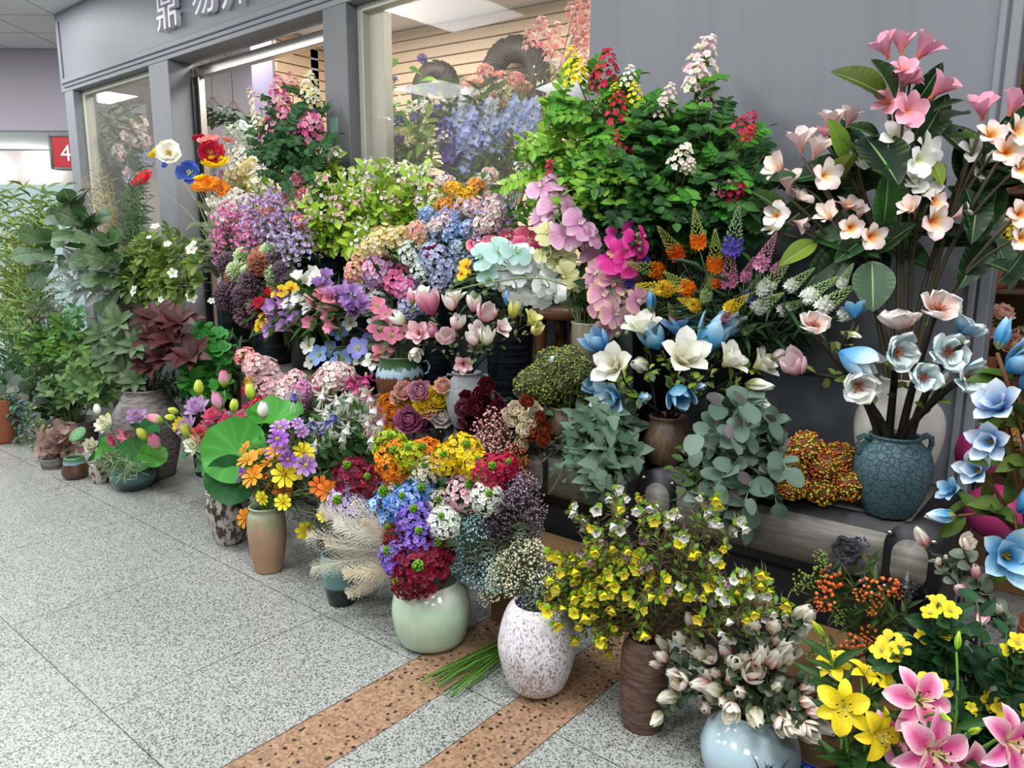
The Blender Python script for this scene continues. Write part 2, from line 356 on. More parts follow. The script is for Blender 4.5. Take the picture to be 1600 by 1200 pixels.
def k_orcb(pal):
    mb = MB(); ball(mb, (0, 0, 0), .5, {'g': '7f9468', 'm': '5f8a62'}[pal], 2, (.85, .85, 1)); return mb, []
def k_lant(pal):    # cone of small five petal florets with a green nub
    F = {'or': ['f07a12', 'f5901c'], 'yl': ['f0d81c', 'e8c80e'], 'lm': ['b6cc2a', 'a2c020'], 'dr': ['8e1030', '7a0c28'], 'cr': ['b8123e', 'a00c34'], 'bl': ['4f80d0', '7aa8e4', 'a6c8f0'], 'lv': ['d8c8ea', 'e8e0f2', 'c8b0e0'], 'cm': ['f0e8c8', 'f6f0dc'], 'pw': ['f2c6d2', 'f8e4e6', 'eeb4c6'], 'wh': ['f4f6ec', 'e8efe0'], 'vi': ['7a58c4', '8e70d4', '9a86dc']}[pal]
    fl = [floret(5, (hx(c) * .75, c, c), .8, (48, 2), '5a6a2a' if pal in ('wh', 'cm') else hx(F[0]) * .45) for c in F]
    mb = cluster(fl, 125, (1, 1, .95), -.45, .185, tint=.2, tilt=.4); mb.norm(); g = spikeball(34, .045, .05, '3f7a18', '76a82c', '356414'); g2 = MB(); g2.put(g, None, (0, 0, .49), 1.1)
    return mb, [('green_centre', g2)]
def k_hyd(pal):     # plain rounded head of florets
    F = {'pk': ['f0b8c8', 'f6d4da'], 'ph': ['f3cdd2', 'f8e2e0', 'eebcc4'], 'rp': ['d84a72', 'e8688a'], 'ye': ['efe0a0', 'f2e8bc', 'e8d488'], 'pe': ['eeb48a', 'f2ccae', 'eea0a0'], 'lp': ['c8a0d0', 'd8b8dc', 'e2a6c4'], 'mt': ['dce8dc', 'e8f0e6', 'cfe0d4'], 'hp': ['d8649c', 'e07cac', 'e894bc'], 'pb': ['a4acd4', 'b4bcde', 'c8cce6'], 'gb': ['9aa4c0', 'aab2cc'],
         'mg': ['b83a70', 'd0588c', 'e07aa4', 'e8a2bc'], 'cw': ['f2f0dc', 'e6e4c0', 'f8f6ea'], 'sp': ['d888b4', 'e09cc2', 'c890cc'], 'sl': ['9a78c4', 'b090d4', '8a68b8'], 'sk': ['e0509a'.replace('50', '68'), 'e88ab8'], 'db': ['7a9cd4', '9ab6e0', 'b4cbea'], 'pd': ['a8bcd8', 'c4d4e4'], 'vp': ['cfa0b4', 'c8b0cc'], 'wx': ['f6f2ea', 'f2dada', 'eec4c8'], 'rx': ['e898a0', 'f4d4d2', 'd87080'], 'or': ['e8983a', 'f0b25c'], 'cy': ['f0c838', 'e8b020'], 'mx': ['f0c090', 'e8a0a8', 'f6e4c0', 'd8b4d8'], 'vw': ['5a4a9a', '7262b4', '40347a'], 'cl': ['d8264e', 'b81c46', 'e84a6a'], 'co': ['f2a49c', 'f6c4b8', 'e88088']}[pal]
    fl = [floret(5, (hx(c) * .8, c, c), .8, (46, 5), 'e0d060' if pal in ('ph', 'cw', 'wx') else None) for c in F]; return cluster(fl, 58, (1, 1, .9), -.4, .26, tint=.16).norm(), []
def k_pan(pal):     # loose tapering panicle of florets
    F = {'cr': ['b8163f', 'd02a54', 'c22048'], 'ye': ['ecd418', 'f2e040'], 'wp': ['f2dcdc', 'f8ecea', 'ecc8d0', 'f6eecc'], 'wh': ['f6f4e6', 'f2eccc', 'fdfcf4'], 'pk': ['e090b0', 'c85088', 'eeb0c4'], 'wg': ['eef0c8', 'f4f4dc', 'd8dc9a'], 'fr': ['f2a8b8', 'f6c0c8'], 'co': ['f2b0a8', 'f4c8c0', 'ea8c92']}[pal]
    fl = [floret(5, (c, c), .75, (45, 0), 'e8b040') for c in F]; mb = MB()
    for i in range(26):
        t = (i + .5) / 26; r = .42 * (1 - t) ** .7 + .04; a = i * 2.4; p = np.array([r * math.cos(a), r * math.sin(a), -.5 + 1.1 * t]); mb.put(fl[i % len(fl)], frame((p[0], p[1], .25 + .3 * t), a), p, .36 * (1 - .35 * t), 1 + RNG.uniform(-.12, .12))
    return mb.norm(), []
def k_wax(pal):     # a few small cupped blossoms with a coloured eye
    F, eye = {'p': (['f6d8d8', 'fbeeea', 'f0b8c0'], 'b83050'), 'w': (['f8f4ea', 'fdfaf2'], 'c86a70'), 'c': (['f2f0d0', 'f8f6e4'], 'b8b048')}[pal]; fl = [floret(5, (hx(c) * .9, c, c), .85, (55, 12), eye) for c in F]; return cluster(fl, 9, (1, 1, .8), -.3, .46, tilt=.5).norm(), []
def k_poppy(pal):
    A, Bc, ct = {'w': ('f2eed8', 'f8f5e8', 'd8b030'), 'y': ('e8b80c', 'f2d21c', 'c89010'), 'o': ('ee7a0c', 'f59a22', 'd86a10'), 'r': ('c81820', 'e02a2e', 'a83030'), 'd': ('a0101e', 'c01c2c', 'd09040'), 'b': ('2a3c9a', '4a60c4', 'e8e0a0'), 'c': ('f08070', 'f6a294', 'e8604a')}[pal]
    mb = MB(); whorl(mb, 4, jit=.1, Ln=.56, W=.66, e0=12, e1=48, cup=.1, pk=.74, pw=.5, ci=(A, Bc, Bc), ruf=.06, nu=7, nv=8)
    whorl(mb, 4, rot=.5, jit=.1, Ln=.46, W=.56, e0=25, e1=62, cup=.1, pk=.74, pw=.5, ci=(A, Bc, Bc), ruf=.07, nu=7, nv=8); mb.norm(); s = stamens(22, .16, 1.0, ct, ct, .009, .018); ball(s, (0, 0, .05), .06, 'b0b060'); return mb, [('stamens', s)]
def k_peony(pal):
    cs = {'ye': ('e0b80a', 'f2d422', 'f7e24a'), 'mv': ('a0487a', 'c87aa0', 'e2b4c8'), 'dm': ('8a3060', 'b45284', 'd690b0'), 'gy': ('b8a6a4', 'd8cac6', 'e8dfda'), 'pc': ('e0907c', 'f0b6a0', 'f6cfc0'), 'cm': ('e6cf98', 'f2e4c0', 'f8efd8'), 'ru': ('8a3a20', 'a8502e', 'b8623e'), 'bu': ('4a0e22', '661a30', '7a2a40'), 'db': ('5a1830', '7a3048', '9a5a6c'), 'or': ('e07a10', 'f29a20', 'f8b040'), 'wg': ('e6ead0', 'f2f4e4', 'fafaf2')}[pal]
    mb = MB()
    for i, (n, l, e0, e1, w) in enumerate(((9, .6, -10, 66, .36), (9, .58, 8, 86, .35), (9, .53, 24, 100, .33), (9, .48, 38, 112, .3), (8, .42, 52, 120, .27), (7, .36, 66, 126, .24), (6, .3, 78, 130, .2))):
        whorl(mb, n, rot=i * .37, jit=.1, Ln=l, W=w, e0=e0, e1=e1, cup=.15, pk=.66, pw=.5, ci=cs, ruf=.025, nu=5, nv=4)
    return mb.norm(), []
def k_ros(pal):
    cs = {'cm': ('e6cf98', 'f6e8c8', 'fcf5e2'), 'bu': ('3c0a1c', '5c1428', '742438'), 'ru': ('7a2e1c', '9a4a2c', 'b0603c')}[pal]; mb = MB()
    for i in range(17):
        t = i / 16; petal(mb, .62 - .2 * t, .52 - .26 * t, 18 + 60 * t, 84 + 34 * t, .16, .7, .5, r0=.03, az=i * 2.4, ci=cs, nu=5, nv=4, ruf=.012, edge=(cs[2], .5))
    return mb.norm(), []
def k_cosm(pal):
    c, ct = {'o': (('e07010', 'f59a18', 'f7a928'), 'd8b020'), 'y': (('d8c010', 'f2e01e', 'f5ea48'), 'd8a818'), 'v': (('8a4aa8', 'b07ac8', 'd0a4dc'), 'd8d080'), 'p': (('6a2a92', '8a4ab0', 'a468c4'), 'c8b050'), 'd': (('b84c0c', 'd86a14', 'e07c1e'), 'b88a20')}[pal]
    mb = MB(); whorl(mb, 8, jit=.08, Ln=.46, W=.24, e0=18, e1=-2, cup=.08, pk=.72, pw=.5, r0=.05, ci=c, nu=5, nv=4, notch=.14, tilt=.08); mb.norm(); s = spikeball(30, .03, .07, ct, ct, ct, zmin=-.1); return mb, [('flower_centre', s)]
def k_fuch(pal):    # hanging bell: spread sepals, inner skirt, long stamens, axis points down
    a, b = {'w': (('e8efdc', 'f8faf4', 'ffffff'), ('f0f2e8', 'ffffff')), 'v': (('c8d0ea', 'dfe4f2', 'f2f4fa'), ('4a48a0', '6a68bc')), 'p': (('d8648a', 'e896ac', 'f4ccd2'), ('f6eaea', 'ffffff')), 'm': (('b03a7a', 'cc5a94'), ('c23a80', 'd8689c'))}[pal]
    mb = MB(); whorl(mb, 5, jit=.12, Ln=.56, W=.19, e0=60, e1=-25, cup=.12, pk=.5, pw=.9, r0=.04, z0=.05, ci=a, nu=6); whorl(mb, 5, rot=.5, Ln=.4, W=.26, e0=80, e1=68, cup=.2, pk=.7, pw=.5, r0=.05, z0=.08, ci=b, nu=5)
    whorl(mb, 4, Ln=.2, W=.12, e0=86, e1=86, cup=.5, pk=.5, r0=.05, z0=-.1, ci=('a8b868', a[0])); mb.norm(); s = stamens(7, .72, .22, 'f4f2e4', 'e8dc9a', .006, .014); return mb, [('stamens', s)]
def k_lot(pal):
    c = {'p': ('f6dce4', 'f0a0bc', 'e86a98'), 'w': ('e8ecb0', 'f4f5dc', 'fbfbf2'), 'm': ('e88ab0', 'd8508c', 'c83078'), 'l': ('e8d8ee', 'd8b8de', 'c898d0'), 'r': ('f6b0b8', 'f07c94', 'e85a78'), 'y': ('f0d048', 'f5e05a', 'f2d838')}[pal]; mb = MB()
    for i, (n, l, e0, e1) in enumerate(((7, .62, 12, 42), (7, .58, 30, 66), (6, .48, 50, 92))): whorl(mb, n, rot=i * .5, jit=.08, Ln=l, W=.3, e0=e0, e1=e1, cup=.22, pk=.58, pw=.7, ci=c, nu=6)
    mb.norm(); s = stamens(24, .16, .8, 'e8cc40', 'f0dc60', .01, .018); ball(s, (0, 0, .06), .09, 'a8b848', 1, (1, 1, .6)); return mb, [('stamens', s)]
def k_lotb(pal):
    c, g = {'p': (('d8dc7a', 'f0b0c4', 'e0588c'), ('86ae28', 'a8c83a')), 'g': (('b8cc48', 'c2d64c', 'd6d86a'), ('86ae28', 'b0cc3e')), 'w': (('e8ecd0', 'f6f6ee', 'ffffff'), ('9ab04a', 'd8dcb8')), 'h': (('e8c0d0', 'eeb4cc', 'd878a4'), ('b0c068', 'e0c8c0'))}[pal]; mb = MB()
    whorl(mb, 5, jit=.04, Ln=.98, W=.5, e0=32, e1=128, cup=.3, pk=.42, pw=.75, r0=.02, ci=c, nu=8); mb.norm(); cal = MB(); whorl(cal, 4, rot=.3, jit=.05, Ln=.6, W=.44, e0=28, e1=112, cup=.3, pk=.42, r0=.03, z0=-.02, ci=g, nu=6); return mb, [('calyx', scale_mb(cal, mb.k))]
def k_pod(pal):
    mb = MB(); pr = [(.02, -.45), (.06, -.4), (.24, -.2), (.42, -.05), (.5, .08), (.48, .14), (.4, .15), (.2, .16), (.01, .16)]; lathe(mb, pr, 28, '6f9a68', 14, .03)
    for i, p in enumerate(fib(26, .2)): ball(mb, (p[0] * .42, p[1] * .42, .155), .042, '4a7a48', 1, (1, 1, .5))
    return mb, []
def k_knip(pal):    # tapering spike, buds above and open florets at the foot
    tipc, midc, fl = {'o': ('8a9a4a', '9aa048', ['ee7a1e', 'f29030', 'e86a18']), 'y': ('b8b42c', 'd8c428', ['e8882a', 'f0a838']), 'v': ('7a9468', '6a8468', ['5a4ab0', '7464c4', '8a7cd0']), 'p': ('9a6a74', 'b07a8a', ['d88ab0', 'e8b0cc', 'c878a4']), 'w': ('8aa86a', 'a8c084', ['f4f6ee', 'e6ecdc', 'ffffff']), 'yy': ('c0b030', 'd8b828', ['e0b828', 'e8c840']), 'g': ('6a8a4c', '80a05c', ['a8bc80', 'b8c890'])}[pal]
    mb = MB(); f = [floret(6, (c, c), .4, (65, 25), r=.5) for c in fl]
    for i in range(70):
        t = i / 70; r = .17 * (1 - t) ** .8 + .012; a = i * 2.4; p = np.array([r * math.cos(a), r * math.sin(a), -.12 + .82 * t]); d = (p[0], p[1], .12 + .2 * t)
        V, T = ICO[1]; mb.add((V * np.array([.022, .022, .05]) * (1.25 - .5 * t)) @ frame(d).T + p, T=T, col=hx(tipc) * (1 - (1 - t) * .5) + hx(midc) * .5 * (1 - t))
    for i in range(26):
        t = i / 26; a = i * 2.4; r = .13 + .05 * t; p = np.array([r * math.cos(a), r * math.sin(a), -.04 - .3 * t]) ; mb.put(f[i % len(f)], frame((p[0], p[1], -.05 - .05 * t), a), p * np.array([.6, .6, 1]), .34, 1 + RNG.uniform(-.1, .1))
    return mb.norm(), []
def k_free(pal):    # freesia trumpet
    c = {'l': ('e8dca8', 'c8a0d4', 'b884cc'), 'w': ('eee6b8', 'f8f7ee', 'ffffff'), 'p': ('f2d8a8', 'f0aabc', 'ee96ac'), 'v': ('d8c4e2', 'b48ccc', 'c09cd4'), 'r': ('d83a3a', 'e03040', 'd02038')}[pal]; mb = MB(); whorl(mb, 6, jit=.08, Ln=.9, W=.4, e0=84, e1=42, cup=.24, pk=.7, pw=.5, r0=.03, ci=c, nu=7); return mb.norm(), []
def k_hell(pal):    # five petal open star with a green eye
    c = {'p': ('e0a0a8', 'e0809c', 'e890a8'), 'b': ('b8d0e0', '86a8e0', '7a98d8'), 'y': ('e0c010', 'f2e030', 'f5e840'), 'v': ('b8b4dc', '8a88d0', '7a76c4'), 'w': ('e0ecd0', 'f2f5ea', 'fbfcf6')}[pal]; mb = MB(); whorl(mb, 5, jit=.08, Ln=.52, W=.42, e0=32, e1=4, cup=.1, pk=.6, pw=.7, ci=c, nu=6); mb.norm(); s = stamens(18, .13, .9, 'c8d06a', 'e8e49a', .01, .018); ball(s, (0, 0, .03), .05, '7a9a3a'); return mb, [('stamens', s)]
def k_alli(pal):
    a, b, c = {'g': ('8fb468', 'd4e8b8', '7aa050'), 'p': ('4a3a44', '7a6270', '3c2e34'), 'b': ('8a4a40', 'b87460', '5a3430'), 'm': ('6a4a58', 'b08498', '4a3640')}[pal]; return spikeball(420, .16, .34, a, b, c, zmin=-1).norm(), []
def k_epim(pal):    # small nodding bell between two green bracts
    c = {'y': ('ecd010', 'fae818', 'fbf050'), 'w': ('e6e6d8', 'f6f5ee', 'ffffff'), 'm': ('7a5462', '9a7a80', 'b09898')}[pal]; mb = MB(); whorl(mb, 5, Ln=.44, W=.3, e0=70, e1=48, cup=.2, pk=.7, pw=.5, ci=c, nu=4, ruf=.03); g = MB()
    for a in (0, 1): petal(g, .46, .42, 22, -10, .1, .5, .5, r0=0, z0=-.02, az=a * math.pi * .8 + .4, ci=('6f9a2a', '8cbc36', '9cc848'), nu=4)
    mb.norm(.8); s = stamens(6, .5, .3, 'f2eedc', 'e8dcb0', .008, .014); return mb, [('bracts', g), ('stamens', s)]
def k_bls(pal):     # bunch of tiny balls on hair stems
    cs, st = {'wx': (['f0ead0', 'f6f2e0', 'e2dcb4'], '8a9a68'), 'bl': (['a8ccd8', 'bcdce6', '90bccc'], '7f9484'), 'gp': (['6a5c68', '84707c', '5a5060'], '4a4444'), 'lv': (['8a80b8', 'a49cc8', 'b8b0d0'], '6f7a5c'), 'pk': (['e8b8b4', 'e09a9a', 'f0ccc4'], '8a6a50'), 'mv': (['a48a9c', 'b8a0ac', '8a7088'], '6a6058'), 'or': (['e0703a', 'ea8448', 'd8602c'], '6a6a34'), 'gr': (['6f8a3c', '86a04c'], '5a6a34'), 'nv': (['39425c', '4a5474', '2c3448'], '4a5040'), 'se': (['8a9a48', '6a7a3c', 'a4a860', '5c5048'], '5a6a3c'), 'vb': (['c8b030', 'c85a30', 'd8c84a', 'a83c2c', 'd0882c'], '6a5a2c'), 'yg': (['c8c050', 'd8d06a'], '6f7f4a')}[pal]
    return cs, st
def k_tiny(pal):
    cs, st = k_bls(pal); mb = MB(); n = 46
    for p in fib(n, -.1, .5):
        q = p * RNG.uniform(.3, .5); tube(mb, bez((0, 0, -.5), (q[0] * .3, q[1] * .3, -.1), q, 4), .006, 3, st, False); ball(mb, q, RNG.uniform(.026, .042), cs[RNG.randrange(len(cs))])
    return mb.norm(), []
def k_bery(pal):    # umbel of round berries
    cs, st = k_bls(pal); mb = MB(); n = 17
    for p in fib(n, -.2, .6):
        q = p * RNG.uniform(.34, .55); tube(mb, bez((0, 0, -.45), (q[0] * .3, q[1] * .3, -.15), q, 4), .012, 3, st, False); ball(mb, q, RNG.uniform(.07, .088), cs[RNG.randrange(len(cs))], 2)
    return mb.norm(), []
def k_knob(pal):    # dense head of many beads (sedum, viburnum)
    cs, st = k_bls(pal); mb = MB(); ball(mb, (0, 0, 0), .42, st, 2)
    for p in fib(260, -.6, .4): ball(mb, p * .45 * RNG.uniform(.94, 1.08), RNG.uniform(.03, .042), cs[RNG.randrange(len(cs))])
    return mb.norm(), []
def k_plume(pal):   # feathery grass plume along +Z, length 1
    c0, c1 = {'w': ('e8e2d0', 'fcf9f0'), 'c': ('dccfac', 'f2e8ce')}[pal]; mb = MB(); P = bez((0, 0, -.5), (0, 0, .1), (.1, 0, .5), 12); tube(mb, P, .006, 3, c0)
    for i in range(190):
        t = .08 + .9 * (i / 190); k = t * 11; j = min(int(k), 10); p = P[j] + (P[j + 1] - P[j]) * (k - j); a = i * 2.4; ln = .2 * math.sin(math.pi * min(1, t * 1.02)) ** .6 + .03
        d = unit((math.cos(a), math.sin(a), 1.3)); q = p + d * ln * RNG.uniform(.7, 1.1) + np.array([.03 * t, 0, -.02]); m = (p + q) / 2 + np.array([0, 0, .015]); x = unit(np.cross(d, (.2, .9, .3))) * .0028; c = ramp((c0, c1), np.array([RNG.random()]))[0]
        mb.add([p - x, p + x, m + x, m - x, q + x * .3, q - x * .3], [(0, 1, 2, 3), (3, 2, 4, 5)], col=c)
        for e in (.55, .8, 1.0):
            w = p + (q - p) * e; mb.add([w, w + d * .01 + x * 2.5 + np.array([.004, .003, 0]), w + d * .022, w + d * .01 - x * 2.5], [(0, 1, 2, 3)], col=c)
    return mb, []
def k_glad(pal):
    c = {'b': ('f2f4fa', 'bcc8f0', '9cb0ea'), 'v': ('a090c8', '6a54a8', '5a449a'), 'w': ('e0e8c8', 'eef2f8', 'd8e0f4')}[pal]; mb = MB()
    for i in range(14):
        t = i / 14; f = MB(); whorl(f, 6, Ln=.3 - .14 * t, W=.18 - .07 * t, e0=65, e1=15, cup=.15, pk=.6, pw=.6, ci=c, ruf=.05, nu=4); a = i * 2.6; p = (.09 * math.cos(a), .09 * math.sin(a), -.5 + t * .95); mb.put(f, frame((math.cos(a), math.sin(a), .3), a), p)
    return mb.norm(), []
def k_bell(pal):    # single small bell flower bunch
    c = {'p': ('d87ab0', 'e08abc', 'eeb0d0'), 'v': ('b88cc4', 'ccaad8', 'e2d0ea'), 'w': ('e6e6d6', 'f4f2ea', 'ffffff'), 'l': ('b4a0d0', 'c8b8dc', 'dcd4e8')}[pal]; f = MB(); whorl(f, 5, Ln=.5, W=.36, e0=78, e1=38, cup=.2, pk=.72, pw=.5, ci=c, nu=4, nv=2); return cluster(f.flat(), 13, (1, 1, .9), -.3, .5, tilt=.4).norm(), []
PART = {'magb': 'flower_bud', 'lilyb': 'flower_bud', 'orcb': 'flower_bud', 'lotb': 'flower_bud', 'pod': 'seed_pod', 'knip': 'flower_spike', 'bery': 'berry_cluster', 'knob': 'flower_cluster', 'tiny': 'flower_spray', 'plume': 'plume', 'lant': 'flower_cluster', 'hyd': 'flower_cluster', 'pan': 'flower_panicle', 'glad': 'flower_spike', 'bell': 'flower_cluster', 'lleaf': 'leaf', 'wax': 'flower_cluster'}
def k_lleaf(pal):   # lotus leaf
    a, b = {'g': ('4f9a3a', '3a8038'), 'd': ('2f6a34', '28582e'), 'b': ('5f9a6a', '3f7a50')}[pal]; mb = MB(); n, m = 40, 7; V, C = [], []
    for i in range(m + 1):
        r = .5 * i / m
        for j in range(n):
            t = j * 2 * math.pi / n; V.append((r * math.cos(t), r * math.sin(t), .16 * (r * 2) ** 1.5 - .08 + .035 * (r * 2) ** 2 * math.sin(5 * t + pal.__hash__() % 3) + .02 * (r * 2) ** 3 * math.sin(9 * t))); C.append(hx(a) * (1.35 if j % 4 == 0 and i < m else 1.) * (1 - i / m * .3) + hx(b) * (i / m * .3))
    Q = [(i * n + j, (i + 1) * n + j, (i + 1) * n + (j + 1) % n, i * n + (j + 1) % n) for i in range(m) for j in range(n)]; mb.add(V, Q, col=np.array(C), back=np.array(C) * .8 + .03); return mb, []
_P = {}
def proto(kind):
    if kind not in _P:
        f, pal = kind.split(':'); out = []
        for i in range(3 if f in ('mag', 'anem', 'plum', 'lily', 'magh', 'poppy', 'lant', 'hyd', 'bell', 'pan') else 2):
            mb, subs = globals()['k_' + f](pal)
            out.append((mb.mesh(kind, M_LILY if f == 'lily' else M_PETAL), [(n, s.mesh(kind + n, M_PETAL)) for n, s in subs]))
        _P[kind] = out
    return _P[kind]
def head(root, base, kind, pos, size, d, roll=None, ref=None):
    me, subs = proto(kind)[RNG.randrange(len(proto(kind)))]; name = PART.get(kind.split(':')[0], 'bloom')
    o = obj(name, me, None, np.asarray(pos) - base, frame(d, RNG.uniform(0, 6.28) if roll is None else roll, ref), size); o.parent = root
    for n, s in subs:
        c = obj(n, s); c.parent = o
    return o

# ---------------------------------------------------------------- leaves
def _leaf(shape, nu, nv, fold=.18, curl=-.25, wav=0., vein=0):
    u = np.linspace(0, 1, nu + 1); v = np.linspace(-1, 1, nv + 1)
    if nv >= 4: v = np.sort(np.concatenate([v, [-.06, .06]])); nv += 2
    w = {'oval': lambda u: np.sin(math.pi * u ** .9) ** .75, 'round': lambda u: np.sin(math.pi * np.clip(u, 0, 1) ** .85) ** .42, 'lance': lambda u: np.sin(math.pi * u ** .75) ** 1.1, 'ovate': lambda u: np.sin(math.pi * u ** .62) ** .9, 'obov': lambda u: np.sin(math.pi * u ** 1.5) ** .7,
         'ivy': lambda u: np.interp(u, [0, .12, .3, .45, .6, .8, 1], [.2, .9, 1, .55, .62, .35, 0]), 'fid': lambda u: np.interp(u, [0, .15, .35, .5, .75, .92, 1], [.15, .45, .5, .55, 1, .75, .1]), 'lobed': lambda u: (.45 + .55 * np.abs(np.sin(u * math.pi * 4.5))) * np.sin(math.pi * u ** .8) ** .6}[shape](u) * .5
    w = np.maximum(w, .03 * (1 - u)); X = np.broadcast_to(u[:, None], (nu + 1, nv + 1)); Y = w[:, None] * v[None]; Z = curl * u[:, None] ** 2 + fold * np.abs(v[None]) * w[:, None] * 2 + wav * np.sin(9 * u[:, None] + 2 * v[None]) * np.abs(v[None])
    i = np.arange(nu)[:, None] * (nv + 1); j = np.arange(nv)[None]; Q = np.stack([i + j, i + nv + 1 + j, i + nv + 2 + j, i + 1 + j], -1).reshape(-1, 4)
    mid = np.broadcast_to((np.abs(v) < .03)[None], X.shape).ravel().astype(float) * (1. if nv >= 4 else .22)
    if vein: mid = np.maximum(mid, (.22 * ((np.abs(X * vein - np.abs(v)[None] * 1.2) % 1.0) < .3)).ravel())
    return np.stack([X, Y, Z], -1).reshape(-1, 3), Q, mid, X.ravel()
LEAF = {'oval': (_leaf('oval', 4, 2), .5), 'round': (_leaf('round', 7, 2, .12), .82), 'lance': (_leaf('lance', 4, 2, .2, -.35), .26), 'thin': (_leaf('lance', 3, 2, .2, -.4), .12), 'ovate': (_leaf('ovate', 4, 2, .15, -.3), .6), 'obov': (_leaf('obov', 4, 2), .5),
        'ivy': (_leaf('ivy', 7, 2, .12, -.3), .85), 'fid': (_leaf('fid', 12, 6, .1, -.3, .025, 6), .8), 'big': (_leaf('oval', 22, 4, .2, -.22, .01, 11), .4), 'mag': (_leaf('oval', 6, 2, .18, -.25), .45), 'lobe': (_leaf('lobed', 18, 2, .1, -.35), .42), 'wide': (_leaf('oval', 6, 4, .12, -.25), .6)}
def leaf(mb, p, d, size, kind='oval', col='3f6a24', col2=None, mid=None, up=(0, 0, 1), roll=0., wk=1.0):
    (V, Q, m, X), ar = LEAF[kind]; x = unit(d); u = np.asarray(up, float); y = np.cross(u, x)
    y = unit(y) if np.linalg.norm(y) > .05 else unit(np.cross((.6, .8, .1), x)); z = np.cross(x, y)
    c, s = math.cos(roll), math.sin(roll); y, z = y * c + z * s, z * c - y * s
    P = (V[:, :1] * x + V[:, 1:2] * y * ar * wk + V[:, 2:] * z * .6) * size + np.asarray(p)
    a = hx(col) * .74; b = hx(col2) * .74 if col2 is not None else a * 1.25; t = RNG.random(); base = a * (1 - t) + b * t
    mc = hx(mid) if mid is not None else base * 1.5 + .01; C = base[None] * (1 - m[:, None]) + mc[None] * m[:, None]
    return mb.add(P, Q, col=C, back=C * .85 + .01)
def frond(mb, p, d, ln, n=7, lk='oval', ls=.25, col='2f6a22', col2='4a8a30', st='4a5a2a', droop=.25):
    d = unit(d); P = bez(p, np.asarray(p) + d * ln * .5 + np.array([0, 0, .04 * ln]), np.asarray(p) + d * ln + np.array([0, 0, -droop * ln]), n + 2); tube(mb, P, ln * .008, 3, st, False)
    for i in range(1, n + 1):
        t = unit(P[i + 1] - P[i - 1]); s = np.cross(BACK * .8 + np.array([0, 0, .6]), t); s = unit(s) if np.linalg.norm(s) > .05 else np.array([1., 0, 0])
        for sg in (-1, 1): leaf(mb, P[i], t * .5 + s * sg + np.array([0, 0, RNG.uniform(-.1, .25)]), ln * ls * RNG.uniform(.85, 1.1), lk, col, col2, up=np.array([0, 0, .5]) + BACK * .8 + NR.uniform(-.25, .25, 3))
    leaf(mb, P[-1], P[-1] - P[-2], ln * ls, lk, col, col2)
def rosette(mb, p, d, size, n=6, lk='mag', col='3f6a30', col2='5a8a40', tilt=.9, mid=None):
    R = frame(d, RNG.uniform(0, 6))
    for i in range(n):
        a = i * 2.4; t = tilt * (1 - .35 * (i / n)); v = R @ np.array([math.cos(a) * t, math.sin(a) * t, 1 - .6 * t]); leaf(mb, p, v, size * RNG.uniform(.8, 1.1), lk, col, col2, mid, up=R[:, 2])
# ---------------------------------------------------------------- sprays: one stem with its leaves and heads is one thing
GROUPS = {}     # group -> [(root, label, x, y)]
def rnd3(s): return NR.uniform(-s, s, 3)
def leaves_on(mb, P, spec):
    kind, n, size, ca, cb, t0, t1 = spec[:7]; form = spec[7] if len(spec) > 7 else ''
    m = len(P) - 1
    for i in range(n):
        t = t0 + (t1 - t0) * (i + RNG.random()) / n; k = min(t, .999) * m; j = int(k); p = P[j] + (P[j + 1] - P[j]) * (k - j); tg = unit(P[j + 1] - P[j])
        a = i * 2.4 + RNG.uniform(-.4, .4); R = frame(tg, a); d = R[:, 0] + tg * RNG.uniform(.2, .9) + np.array([0, 0, .15]) - BACK * 0
        s = size * RNG.uniform(.75, 1.2)
        if form == 'frond': frond(mb, p, d, s, 6, kind, .28, ca, cb)
        elif form == 'ros': rosette(mb, p + unit(d) * s * .5, d + tg + BACK * .4, s, 6, kind, ca, cb)
        elif form == 'trio':
            for q in (-.8, 0, .8): leaf(mb, p + unit(d) * s * .3, d + R[:, 1] * q, s, kind, ca, cb, up=np.array([0, 0, .6]) + BACK * .55 + rnd3(.4))
        else: leaf(mb, p, d, s, kind, ca, cb, up=np.array([0, 0, .6]) + BACK * .55 + rnd3(.5))
